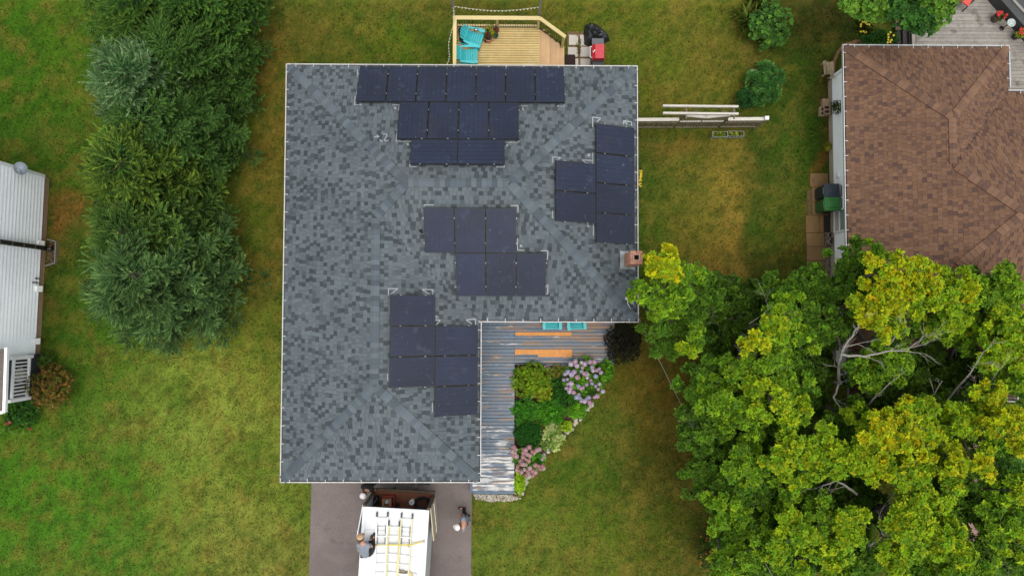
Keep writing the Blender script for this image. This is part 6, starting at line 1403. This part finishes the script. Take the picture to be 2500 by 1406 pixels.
bare(8, [(2260, 1165), (2320, 1160), (2345, 1150)], 4.6, 5.8, .035, 14, 4, .5)
bare(1, [(1792, 840), (1815, 865), (1830, 880)], 3.4, 4.2, .06, 15, 3)
bare(1, [(1830, 790), (1860, 770), (1885, 745)], 4.6, 5.8, .03, 16, 4, .5)
bare(5, [(1830, 935), (1850, 905), (1862, 880)], 4.8, 5.8, .03, 17, 3)
bare(9, [(1800, 1310), (1826, 1305), (1835, 1330)], 3.8, 5.0, .035, 18, 3)
bare(8, [(2370, 960), (2420, 930), (2440, 900)], 4.8, 6.4, .04, 19, 4, .5)
bare(12, [(2400, 1380), (2440, 1370), (2470, 1385)], 4.4, 5.6, .03, 20, 3)
bare(10, [(2300, 1232), (2345, 1233), (2370, 1250)], 4.2, 5.2, .05, 21, 3)
random.seed(77)
# the maple at the top, its crown mostly beyond the frame
q = P(2190, -70, 0); t = thing('maple_tree', 'bright green maple overhanging the weathered deck at the picture edge', 'maple', q); parts = []
for px, py, r, c in ((2075, 2, 30, 'L'), (2105, 12, 38, 'L'), (2140, 22, 36, 'L'), (2120, -25, 60, 'L'), (2175, 5, 40, 'G'), (2205, 30, 40, 'G'), (2230, 48, 34, 'G'), (2255, 58, 32, 'G'), (2275, 50, 26, 'L'), (2290, 22, 40, 'L'), (2250, 12, 50, 'G'), (2310, -8, 30, 'L'), (2200, -40, 80, 'G'), (2290, -50, 70, 'L'), (2100, -80, 70, 'L'), (2350, -50, 50, 'L')):
    z = 4.2 + random.uniform(-.4, .6); p = P(px, py, z); rr = r * (CAM_H - z) / FPX * 1.05
    parts.append(rosettes(p, (rr, rr, rr * .5), int(150 * (rr / .55) ** 2) + 10, .115, np.array([lin(x_) for x_ in ([(104, 150, 44), (88, 134, 40), (120, 164, 50)] if c == 'L' else [(66, 114, 40), (54, 98, 36), (78, 128, 44)])]), 5, .35, -.2, .3, .35, .8))
V, F, K = join(parts); np_mesh('crown', V, F, K, M_leaf, t); b = MB(); b.tube([q, q + Vector((.05, -.1, 1.6)), q + Vector((.1, -.3, 3.6))], [.16, .13, .06], 8); b.build('trunk', M_bark, t); b = MB()
for e in ((2110, 10), (2230, 40), (2290, 20), (2180, -30)): b.tube([q + Vector((.05, -.15, 2.0)), P(*e, 4.0)], [.06, .015], 5)
b.build('limb', M_bark, t)
# orange-berried shrub at the bottom, pinkish path, green strip
t = shrub(1748, 1352, 46, 56, 1.6, .08, [(52, 84, 34), (64, 98, 38), (44, 70, 30), (84, 96, 40)], 'green shrub dotted with orange berry clusters at the lower lawn edge', 420, 6); b = MB()
for i in range(70):
    q = P(1748 + random.gauss(0, 24), 1352 + random.gauss(0, 28), 1.8); b.ball(q, (.03, .03, .025), 5, 3)
b.build('berry', mat('orange_berry', (214, 84, 38), rough=.5), t, kind='stuff')
ppath = MB().box((P(2385, 1250, 0).x, P(2385, 1250, 0).y, -.05), (.74, 6.0, .04)).build('pink_path', mat('path_soil')); tag(ppath, kind='structure'); M_pk = mat('pink_paver', (160, 126, 116), rough=.9, var=[(4, .15), (40, .12)], objvar=.1)
for i in range(9):
    for j in range(2):
        c = P(2374 + j * 23, 1100 + i * 37 + (j * 12), .03); b = MB(); b.box((c.x, c.y, .0), (.34, .55, .06)); b.build('paver', M_pk, ppath)
for px, py, rr, lab in ((2460, 1140, 34, 'green shrub on the grass strip beyond the pinkish path'),): shrub(px, py, rr, rr * 1.2, 1.1, .1, [(62, 104, 40), (78, 124, 46), (52, 88, 36)], lab, 180, 6)

# overhead service wire from the roof corner
t = thing('service_wire', 'thin overhead wire sagging from the roof corner across the lawn into the trees', 'wire', P(1560, 780, 3)); b = MB(); a, c = P(1556, 770, 3.2), P(1905, 1440, 5.2)
b.tube([a.lerp(c, f) - UP * .5 * math.sin(math.pi * f) for f in np.linspace(0, 1, 24)], .011, 5); b.build('wire', mat('wire_pale', (150, 144, 130), rough=.6), t)

# a scatter of fallen leaves on the lawns near the grove
n = 190; px = np.concatenate([rng.uniform(1250, 1720, n), rng.uniform(1580, 1980, 160), rng.uniform(30, 680, 120)]); py = np.concatenate([rng.uniform(900, 1400, n), rng.uniform(330, 700, 160), rng.uniform(900, 1400, 120)])
q = np.array([tuple(P(a_, b_, .04)) for a_, b_ in zip(px, py)]); k = np.ones(len(q), dtype=bool)
for pl in NO_GRASS: k &= ~in_poly(q[:, 0], q[:, 1], pl)
q = q[k]; n = len(q); a = rng.uniform(0, 6.28, n); V, F, K = leaves_mesh(q, np.c_[np.cos(a), np.sin(a), np.zeros(n)], np.tile([0, 0, 1.0], (n, 1)) + rng.normal(size=(n, 3)) * .3, rng.uniform(.03, .075, n), rng.uniform(.02, .04, n), jitter(np.array([lin(156, 140, 70), lin(136, 112, 66), lin(166, 160, 110), lin(120, 92, 46)])[rng.integers(0, 4, n)], n))
tag(np_mesh('fallen_leaves', V, F, K, M_leaf), 'pale fallen leaves scattered over the lawns', 'leaves', kind='stuff')
# ------------------------------------------------------------------ the white box truck
ZR, ZFL = 2.9, 1.12
tb0, tb1 = P(886, 1238, ZR), P(1048, 1243, ZR); te = (P(876, 1405, ZR) + P(1037, 1405, ZR)) / 2; tc = (tb0 + tb1) / 2
ty = (tc - te).normalized(); ty.z = 0; ty.normalize(); tx = Vector((ty.y, -ty.x, 0)); TW = (tb1 - tb0).dot(tx); TL = 4.9
T_ = lambda x, y, z: tc + tx * x + ty * y + Vector((0, 0, z - ZR))      # x across, y toward the house, z up
truck = thing('box_truck', 'white box truck backed up to the garage with its rear doors open', 'truck', T_(0, -2.4, 0)); MT = Matrix((( tx.x, ty.x, 0, tc.x), (tx.y, ty.y, 0, tc.y), (0, 0, 1, 0), (0, 0, 0, 1)))
M_tw = mat('truck_white', (203, 204, 203), rough=.45, var=[(2, .03)], stain=[(2.6, .64, (176, 180, 182), .6), (7, .70, (150, 142, 124), .45)])
M_ts = mat('truck_side', (196, 200, 198), rough=.5, var=[(2, .08)], stain=[(3, .66, (160, 160, 150), .4)])
M_in = mat('truck_inside', (120, 100, 84), rough=.8, var=[(3, .15)]); M_fl2 = mat('truck_floor', (122, 74, 50), rough=.85, var=[(3, .2), (20, .2)]); M_rust = mat('rusty_frame', (96, 82, 66), rough=.8, var=[(9, .4), (40, .3)])
hw = TW / 2; b = MB(); b.box((0, -TL / 2, ZR - .02), (TW, TL, .04), MT)
rf = b.build('roof', M_tw, truck)
for y_ in (-.75, -1.55, -2.35, -3.15, -3.95): b = MB(); b.box((0, y_, ZR + .004), (TW - .1, .022, .008), MT); b.build('roof_seam', M_ts, rf)
for s_ in (-1, 1):
    b = MB(); b.box((s_ * (hw - .025), -TL / 2, (ZR - .04 + ZFL) / 2), (.05, TL, ZR - .04 - ZFL), MT); b.build('side_wall', M_ts, truck)
    b = MB(); b.box((s_ * (hw - .05), -TL / 2, ZR + .012), (.10, TL, .024), MT); b.build('roof_rail', M_tw, truck)
    b = MB(); b.box((s_ * (hw - .035), .035, (ZR + ZFL) / 2), (.09, .07, ZR - ZFL), MT); b.build('rear_post', M_rust, truck)
b = MB(); b.box((0, -TL + .03, (ZR - .04 + ZFL) / 2), (TW - .1, .06, ZR - .04 - ZFL), MT); b.build('front_wall', M_in, truck)
b = MB(); b.box((0, -TL / 2 + .05, ZFL - .05), (TW - .02, TL + .1, .1), MT); b.build('floor', M_fl2, truck)
b = MB(); b.box((0, .12, ZFL - .12), (TW, .08, .2), MT); b.box((0, .17, ZFL - .01), (TW - .3, .03, .03), MT); b.build('rear_sill', M_rust, truck)
b = MB(); b.box((0, .42, .55), (TW - .5, .30, .06), MT); b.build('bumper_step', mat('step_dark', (52, 48, 46), rough=.7), truck)
M_door = mat('door_tan', (206, 190, 158), rough=.6, var=[(3, .08)], stain=[(4, .62, (196, 160, 90), .5)])
for s_, ang in ((-1, 7), (1, 9)):
    hinge = Vector((s_ * (hw + .03), .02, 0)); d = Vector((s_ * math.sin(math.radians(ang)), -math.cos(math.radians(ang)), 0)); n_ = Vector((d.y, -d.x, 0)); b = MB(); L = TW / 2 - .03
    Md = MT @ frame(hinge + d * L / 2 + Vector((0, 0, (ZR - .12 + ZFL) / 2)), d, n_, UP); b.box((0, 0, 0), (L, .035, ZR - .15 - ZFL), Md); dd = b.build('rear_door', M_door if s_ > 0 else M_tw, truck)
    b = MB(); b.box((0, -.03, .0), (L - .1, .02, .03), Md); b.tube([Md @ Vector((L / 2 - .15, .03, -.7)), Md @ Vector((L / 2 - .15, .03, .7))], .015, 6); b.build('latch_bar', M_alu, dd)
# chassis, wheels and cab (beyond the frame)
b = MB()
for s_ in (-1, 1): b.box((s_ * .4, -TL / 2 - .8, .8), (.1, TL + 2.4, .2), MT)
b.build('chassis', M_black, truck)
for y_, tw in ((-1.2, .3), (-TL - 1.0, .24)):
    for s_ in (-1, 1):
        b = MB(); c = MT @ Vector((s_ * (hw - .25), y_, .42)); b.tube([c - tx * tw / 2, c + tx * tw / 2], .42, 18); wl = b.build('wheel', mat('tyre', (26, 26, 27), rough=.9), truck); b = MB(); b.tube([c + tx * s_ * (tw / 2 - .02), c + tx * s_ * (tw / 2 + .02)], .22, 14); b.build('rim', M_alu, wl)
b = MB(); prof = [(-TL - .1, .55), (-TL - .1, 2.25), (-TL - 1.25, 2.2), (-TL - 1.75, 1.5), (-TL - 2.2, 1.35), (-TL - 2.25, .55)]; n_ = len(prof); vs = [MT @ Vector((x_, y_, z_)) for x_ in (-.98, .98) for y_, z_ in prof]
b.add(vs, [tuple(range(n_)), tuple(range(2 * n_ - 1, n_ - 1, -1))] + [(i, i + n_, (i + 1) % n_ + n_, (i + 1) % n_) for i in range(n_)]); cab = b.build('cab', M_tw, truck)
b = MB(); b.hexa([MT @ Vector(v) for v in ((-.85, -TL - 1.30, 2.10), (.85, -TL - 1.30, 2.10), (.85, -TL - 1.72, 1.55), (-.85, -TL - 1.72, 1.55), (-.85, -TL - 1.34, 2.13), (.85, -TL - 1.34, 2.13), (.85, -TL - 1.76, 1.58), (-.85, -TL - 1.76, 1.58))]); b.build('windshield', M_glass, cab)
b = MB(); b.box((-.75, -TL - 2.26, .95), (.25, .04, .16), MT); b.build('headlight', M_glass, cab); b = MB(); b.box((.75, -TL - 2.26, .95), (.25, .04, .16), MT); b.build('headlight', M_glass, cab)
# cargo
def TP(px, py, z): return P(px, py, z)
q = TP(948, 1224, ZFL + .32); M_card = mat('cardboard', (196, 140, 98), rough=.85, var=[(5, .08)])
t = thing('red_crate', 'red crate on the truck floor around a cardboard box', 'crate', (q.x, q.y, ZFL)); M_rc = mat('crate_red', (156, 40, 36), rough=.5)
b = MB()
for s_ in (-1, 1): b.box((s_ * .20, 0, ZFL + .14), (.03, .34, .28), Matrix.Translation((q.x, q.y, 0))); b.box((0, s_ * .17, ZFL + .14), (.37, .03, .28), Matrix.Translation((q.x, q.y, 0)))
b.build('sides', M_rc, t); b = MB(); b.box((q.x, q.y, ZFL + .015), (.38, .32, .03)); b.build('base', M_rc, t); b = MB(); b.box((q.x + .14, q.y + .06, ZFL + .29), (.10, .10, .05)); b.build('bracket', M_black, t)
t = thing('cardboard_box', 'open brown cardboard box with silvery parts inside the red crate', 'box', (q.x - .05, q.y - .03, ZFL)); b = MB()
for s_ in (-1, 1): b.box((s_ * .13 - .05, -.02, ZFL + .2), (.012, .25, .34), Matrix.Translation((q.x, q.y, 0))); b.box((-.05, s_ * .125 - .02, ZFL + .2), (.26, .012, .34), Matrix.Translation((q.x, q.y, 0)))
b.build('sides', M_card, t); b = MB()
for s_ in (-1, 1): b.box((s_ * .12 - .05, -.02, ZFL + .375), (.09, .26, .008), Matrix.Translation((q.x, q.y, 0)))
b.build('flap', M_card, t); b = MB(); b.ball((q.x - .05, q.y - .02, ZFL + .3), (.10, .07, .05), 8, 5, None, .3); b.build('contents', mat('silver_parts', (200, 204, 206), rough=.4, var=[(60, .5)]), t)
q = TP(1005, 1226, ZFL + .3); t = thing('white_bucket', 'white lidded bucket standing on the truck floor', 'bucket', (q.x, q.y, ZFL)); b = MB(); b.lathe([(.075, 0), (.09, .28), (.095, .28), (.095, .31), (.001, .312)], (q.x, q.y, ZFL), 16); b.build('bucket', M_tw, t); b = MB(); b.lathe([(.02, .31), (.02, .325), (.001, .326)], (q.x, q.y + .01, ZFL), 8); b.build('lid_knob', M_black, t)
q = TP(1030, 1228, ZFL + .2); t = tag(MB().build('cable_coil', mat('black_rubber', (20, 21, 22), rough=.5)), 'coil of black cable on the truck floor next to the white bucket', 'cable coil') if False else None
b = MB(); pts = []
for i in range(150): a_ = i * .26; r_ = .24 + .04 * math.sin(i * .7); pts.append((q.x + r_ * math.cos(a_), q.y - .02 + r_ * .8 * math.sin(a_), ZFL + .03 + i * .0016))
b.tube(pts, .016, 5); tag(b.build('cable_coil', mat('black_rubber', (20, 21, 22), rough=.5)), 'coil of black cable on the truck floor next to the white bucket', 'cable coil')
q = TP(916, 1224, ZFL + .25); t = thing('tool_bag', 'dark tool bag in the corner of the truck bed', 'bag', (q.x, q.y, ZFL)); b = MB(); b.box((q.x, q.y, ZFL + .12), (.22, .34, .24), None, .8); b.build('bag_body', mat('bag_black', (30, 28, 28), rough=.9), t)
for i in range(5): b = MB(); b.tube([(q.x - .06 + i * .03, q.y - .1 + i * .04, ZFL + .22), (q.x - .07 + i * .035, q.y - .06 + i * .05, ZFL + .36)], .012, 5); b.build('tool', M_alu, t)
q = TP(967, 1233, ZFL + .15); b = MB(); b.ball((q.x, q.y, ZFL + .09), (.11, .09, .09), 9, 5, None, .1); tag(b.build('black_sack', mat('bag_black')), 'small black sack between the crate and the truck floor', 'sack')
# ladders on the roof
Z6 = lambda a_, b_: (840 + a_ * .175, 1160 + b_ * .175)
M_yel = mat('fibreglass_yellow', (232, 222, 150), rough=.5, var=[(8, .05)]); M_lad = mat('ladder_white', (226, 226, 220), rough=.4, var=[(8, .05)])
for (ra_, rb_, y0, lab, mr) in ((((460, 520), (425, 1400)), ((612, 520), (570, 1400)), 0, 'white extension ladder on the truck roof beside the kneeling man', M_lad), (((626, 640), (590, 1400)), ((774, 650), (738, 1400)), 0, 'yellow fibreglass ladder between the other two on the truck roof', M_yel), (((804, 530), (752, 1400)), ((956, 545), (900, 1400)), 0, 'pale yellow ladder on the truck roof nearest the strap hook', mat('fibreglass_pale', (234, 228, 178), rough=.5))):
    zt = ZR + .09; A0, A1, B0, B1 = P(*Z6(*ra_[0]), zt), P(*Z6(*ra_[1]), zt), P(*Z6(*rb_[0]), zt), P(*Z6(*rb_[1]), zt)
    A1 = A0 + (A1 - A0).normalized() * 4.2; B1 = B0 + (B1 - B0).normalized() * 4.2
    t = thing('ladder', lab, 'ladder', (A0 + B0) / 2, 0, 'ladders on the truck roof')
    for a_, c_ in ((A0, A1), (B0, B1)): b = MB(); b.beam(a_, c_, .035, .075); b.build('rail', mr, t)
    n_ = 14
    for i in range(n_):
        f = (i + .6) / n_; b = MB(); b.tube([A0.lerp(A1, f), B0.lerp(B1, f)], .016, 6); b.build('rung', M_lad, t)
    for a_, c_ in ((A0, A1), (B0, B1)):
        d = (c_ - a_).normalized(); b = MB(); b.beam(a_ - d * .02, a_ + d * .13, .05, .09); b.build('foot', mat('ladder_foot', (70, 70, 72), rough=.6), t)
    for f in (.12, .24):
        for a_, c_ in ((A0, A1), (B0, B1)):
            if lab.startswith('yellow'): continue
            p = a_.lerp(c_, f * .75 + .01); d = (c_ - a_).normalized(); k_ = (B0 - A0).normalized() * (.05 if a_ is A0 else -.05); b = MB(); b.beam(p + k_ + UP * .03, p + k_ + d * .28 + UP * .03, .018, .03); b.build('rung_lock', mat('ladder_foot'), t)
zt = ZR + .145; t = thing('ratchet_strap', 'yellow ratchet strap pulled across the ladders by the kneeling man', 'strap', P(*Z6(700, 970), ZR)); sp = [P(*Z6(a_, b_), z_) for a_, b_, z_ in ((400, 968, zt + .04), (470, 972, zt), (610, 970, zt), (770, 968, zt), (930, 970, zt), (1010, 945, ZR + .08), (1118, 916, ZR + .03))]
for i in range(len(sp) - 1): b = MB(); b.beam(sp[i], sp[i + 1], .045, .005); b.build('webbing', mat('strap_yellow', (226, 204, 84), rough=.7) if i not in (1,) else mat('strap_pale', (226, 220, 160), rough=.7), t)
b = MB(); q = sp[-1]; b.tube([q + Vector((.04 * math.cos(a_), .04 * math.sin(a_), .02)) for a_ in np.linspace(0, 5.6, 9)], .008, 5); b.build('hook', M_alu, t)
t = thing('rope', 'loose tan rope lying between the ladders near the picture edge', 'rope', P(*Z6(810, 1350), ZR)); b = MB()
b.tube([P(*Z6(a_, b_), ZR + .05 + .02 * math.sin(i)) for i, (a_, b_) in enumerate(((760, 1310), (790, 1330), (820, 1325), (860, 1345), (885, 1340), (870, 1360), (830, 1362), (790, 1345), (775, 1370), (805, 1385), (770, 1350)))], .018, 6); b.build('coil', mat('rope_tan', (150, 128, 84), rough=.9), t)
t = thing('tie_strap', 'yellow tie strap with a wire ring near the picture edge on the truck roof', 'strap', P(*Z6(940, 1370), ZR)); b = MB(); pts = [P(*Z6(a_, b_), ZR + .05) for a_, b_ in ((905, 1335), (930, 1355), (945, 1385), (955, 1410), (960, 1450))]
for i in range(4): b.beam(pts[i], pts[i + 1], .05, .008)
b.build('webbing', mat('strap_yellow'), t); b = MB(); c = P(*Z6(975, 1395), ZR + .03); b.tube([c + Vector((.1 * math.cos(a_), .09 * math.sin(a_), 0)) for a_ in np.linspace(0, 5.9, 13)], .008, 5); b.build('ring', M_alu, t)

# ------------------------------------------------------------------ people
M_skin = mat('skin', (206, 150, 124), rough=.55)
def skinmesh(name, nodes, edges, m, parent, root=0, sub=1):
    me = bpy.data.meshes.new(name); o_ = origin(parent); me.from_pydata([tuple(Vector(p) - o_) for p, r in nodes], edges, []); o = bpy.data.objects.new(name, me); C.objects.link(o); o.parent = parent
    o.modifiers.new('skin', 'SKIN'); sk = me.skin_vertices[0].data
    for i, (p, r) in enumerate(nodes): sk[i].radius = (r if isinstance(r, tuple) else (r, r)); sk[i].use_root = (i == root)
    s = o.modifiers.new('sub', 'SUBSURF'); s.levels = sub; s.render_levels = sub + 1; me.materials.append(m); o.modifiers['skin'].use_smooth_shade = True
    return o
def person(label, J, shirt, pants, cap, shoe, sleeve=.55, short=False):
    """J: joints in world space; a continuous body, clothes as close-fitting shells over it"""
    v = {k: Vector(q) for k, q in J.items()}; t = thing('person', label, 'person', (v['pelvis'].x, v['pelvis'].y, v['foot'].z if 'foot' in v else min(v['la'].z, v['ra'].z)))
    nodes, edges, ix = [], [], {}
    def nd(k, p, r): ix[k] = len(nodes); nodes.append((p, r)); return ix[k]
    def ed(a, c): edges.append((ix[a], ix[c]))
    hd = (v['head'] - v['neck']).normalized(); face = v['face'].normalized()
    nd('pelvis', v['pelvis'], .13); nd('spine', v['pelvis'].lerp(v['chest'], .5), .13); nd('chest', v['chest'], .15); nd('neck', v['neck'], .055); nd('head0', v['neck'].lerp(v['head'], .55), .075); nd('head1', v['head'], .10); nd('crown', v['head'] + hd * .10, .075); nd('nose', v['head'] + face * .105 - hd * .02, .022); nd('nosetip', v['head'] + face * .128 - hd * .03, .015)
    for a, c in (('pelvis', 'spine'), ('spine', 'chest'), ('chest', 'neck'), ('neck', 'head0'), ('head0', 'head1'), ('head1', 'crown'), ('head1', 'nose'), ('nose', 'nosetip')): ed(a, c)
    for s in 'lr':
        nd(s + 's', v[s + 's'], .065); nd(s + 'e', v[s + 'e'], .043); nd(s + 'w', v[s + 'w'], .031); ed('chest', s + 's'); ed(s + 's', s + 'e'); ed(s + 'e', s + 'w')
        d = (v[s + 'w'] - v[s + 'e']).normalized(); sd_ = d.cross(UP).normalized() if abs(d.z) < .9 else d.cross(face).normalized(); dn = d.cross(sd_)
        nd(s + 'palm', v[s + 'w'] + d * .07, .036); ed(s + 'w', s + 'palm')
        for k_, off, ln in ((0, -.030, .075), (1, -.010, .085), (2, .010, .08), (3, .030, .062)):
            b0 = v[s + 'w'] + d * .10 + sd_ * off; nd(f'{s}f{k_}', b0, .0095); nd(f'{s}g{k_}', b0 + d * ln * .55 - dn * .0, .009); nd(f'{s}h{k_}', b0 + d * ln * .85 + dn * .03, .008); ed(s + 'palm', f'{s}f{k_}'); ed(f'{s}f{k_}', f'{s}g{k_}'); ed(f'{s}g{k_}', f'{s}h{k_}')
        b0 = v[s + 'w'] + d * .035 + sd_ * .035; nd(s + 't0', b0, .012); nd(s + 't1', b0 + d * .035 + sd_ * .03, .010); ed(s + 'w', s + 't0'); ed(s + 't0', s + 't1')
        nd(s + 'h', v[s + 'h'], .095); nd(s + 'k', v[s + 'k'], .062); nd(s + 'a', v[s + 'a'], .042); nd(s + 'toe', v[s + 't'], .038); ed('pelvis', s + 'h'); ed(s + 'h', s + 'k'); ed(s + 'k', s + 'a'); ed(s + 'a', s + 'toe')
    skinmesh('body', nodes, edges, M_skin, t)
    n2 = [(v['pelvis'].lerp(v['chest'], -.05), .165), (v['pelvis'].lerp(v['chest'], .5), .165), (v['chest'], .185), (v['chest'].lerp(v['neck'], .62), .085)]; e2 = [(0, 1), (1, 2), (2, 3)]
    for s in 'lr': k_ = len(n2); n2 += [(v[s + 's'], .098), (v[s + 's'].lerp(v[s + 'e'], sleeve), .075)]; e2 += [(2, k_), (k_, k_ + 1)]
    skinmesh('shirt', n2, e2, shirt, t, 1)
    n3_ = [(v['pelvis'].lerp(v['chest'], .12), .15), (v['pelvis'], .16)]; e3 = [(0, 1)]
    for s in 'lr':
        k_ = len(n3_); n3_ += [(v[s + 'h'], .115), (v[s + 'k'], .082)]; e3 += [(1, k_), (k_, k_ + 1)]
        if not short: n3_ += [(v[s + 'k'].lerp(v[s + 'a'], .93), .060)]; e3 += [(k_ + 1, k_ + 2)]
    skinmesh('trousers', n3_, e3, pants, t, 1)
    for s in 'lr':
        d = (v[s + 't'] - v[s + 'a']); fl = Vector((d.x, d.y, 0)).normalized(); sd_ = Vector((-fl.y, fl.x, 0)); z0 = min(v[s + 'a'].z, v[s + 't'].z) - .05; c = Vector((v[s + 'a'].x, v[s + 'a'].y, z0)) - fl * .05
        b = MB(); Ms = frame(c, fl, sd_, UP); b.prism([(-.03, -.04), (.12, -.05), (.22, -.05), (.27, -.02), (.27, .02), (.22, .05), (.12, .05), (-.03, .04)], 0, .03, Ms); b.box((.04, 0, .085), (.14, .085, .11), Ms, .85); b.box((.17, 0, .055), (.16, .085, .05), Ms, .8); b.build('shoe', shoe, t)
    up_ = hd; rt = face.cross(up_).normalized(); fc = up_.cross(rt); Mc = frame(v['head'] + hd * .075, rt, fc, up_); b = MB(); b.lathe([(.118, -.03), (.117, .02), (.095, .065), (.05, .088), (.001, .095)], (0, 0, 0), 18, Mc); b.prism([(-.085, .085), (-.075, .15), (-.04, .19), (.04, .19), (.075, .15), (.085, .085)], -.03, -.018, Mc); b.lathe([(.012, .094), (.001, .102)], (0, 0, 0), 8, Mc); b.build('cap', cap, t, smooth=False)
    b = MB(); b.lathe([(.085, -.13), (.112, -.08), (.117, -.03)], (0, 0, 0), 16, Mc @ Matrix.Translation((0, -.018, 0))); b.build('hair', mat('brown_hair', (74, 48, 34), rough=.8), t)
    for s in (-1, 1):
        b = MB(); b.ball(Mc @ Vector((s * .108, -.01, -.08)), (.018, .018, .03), 7, 5); b.build('ear', M_skin, t); b = MB(); b.ball(Mc @ Vector((s * .035, .10, -.07)), .013, 7, 5); b.build('eye', mat('eye_dark', (40, 34, 30), rough=.2), t)
    b = MB(); b.box((0, .108, -.145), (.05, .012, .012), Mc); b.build('mouth', mat('lips', (170, 96, 84), rough=.6), t)
    return t
M_gs = mat('grey_shirt', (140, 146, 154), rough=.85, var=[(12, .1)]); M_dp = mat('dark_trousers', (34, 33, 36), rough=.85); M_bs = mat('black_shirt', (26, 26, 28), rough=.85)
M_capt = mat('tan_cap', (206, 168, 128), rough=.8); M_capw = mat('white_cap', (214, 210, 206), rough=.8); M_sh = mat('brown_boot', (66, 52, 44), rough=.7)
# the man on the truck roof: sits at its edge, bent toward the strap
z = ZR + .03; pe_ = P(893, 1354, z + .16); ch_ = P(888, 1331, z + .52); nk = P(884, 1321, z + .66); he = P(881, 1314, z + .72)
J = dict(pelvis=pe_, chest=ch_, neck=nk, head=he, face=Vector((.35, .8, -.45)), ls=P(875, 1331, z + .55), rs=P(901, 1329, z + .55), le=P(874, 1348, z + .36), re=P(909, 1334, z + .36), lw=P(889, 1338, z + .28), rw=P(913, 1330, z + .20),
         lh=P(885, 1352, z + .15), rh=P(902, 1352, z + .15), lk=P(893, 1328, z + .36), rk=P(911, 1338, z + .40), la=P(905, 1322, z + .08), ra=P(912, 1317, z + .08), lt=P(907, 1312, z + .05), rt=P(913, 1307, z + .05))
J['le'] = P(877, 1346, z + .34); J['lw'] = P(892, 1340, z + .26)
person('man in a grey T-shirt and tan cap crouching on the truck roof over the ladders', J, M_gs, M_dp, M_capt, M_sh)
q = P(873, 1372, ZR + .02); b = MB()
# the man on the asphalt edge, standing and looking down
f = P(1139, 1252, 0); X, Y = f.x, f.y
J = dict(pelvis=(X + .02, Y + .02, .92), chest=(X - .03, Y - .02, 1.30), neck=(X - .12, Y - .03, 1.46), head=(X - .20, Y - .04, 1.57), face=Vector((-.85, -.1, -.5)), ls=(X - .04, Y - .21, 1.38), rs=(X - .04, Y + .18, 1.38), le=(X - .06, Y - .27, 1.10), re=(X - .05, Y + .25, 1.10), lw=(X - .26, Y - .20, .98), rw=(X - .22, Y + .16, .94),
         lh=(X + .02, Y - .09, .88), rh=(X + .02, Y + .12, .88), lk=(X - .04, Y - .10, .47), rk=(X - .06, Y + .14, .47), la=(X + .06, Y - .10, .09), ra=(X - .10, Y + .18, .09), lt=(X - .10, Y - .14, .05), rt=(X - .26, Y + .20, .05))
person('man in a grey shirt and white cap standing at the edge of the driveway', J, M_gs, M_dp, M_capw, M_sh, .7)
f = P(915, 1172, 0); X, Y = f.x, f.y + .05
J = dict(pelvis=(X + .02, Y + .05, .94), chest=(X - .02, Y - .03, 1.34), neck=(X - .05, Y - .10, 1.50), head=(X - .09, Y - .17, 1.62), face=Vector((-.5, -.75, -.4)), ls=(X + .16, Y - .06, 1.42), rs=(X - .17, Y + .05, 1.42), le=(X + .24, Y - .12, 1.14), re=(X - .26, Y + .06, 1.14), lw=(X + .12, Y - .28, 1.02), rw=(X - .24, Y - .10, .96),
         lh=(X + .10, Y + .05, .90), rh=(X - .08, Y + .08, .90), lk=(X + .11, Y + .0, .48), rk=(X - .10, Y + .05, .48), la=(X + .11, Y + .06, .09), ra=(X - .11, Y + .12, .09), lt=(X + .08, Y - .12, .05), rt=(X - .15, Y - .06, .05))
person('man in a black shirt and white cap half hidden under the garage gutter', J, M_bs, M_dp, M_capw, M_sh)
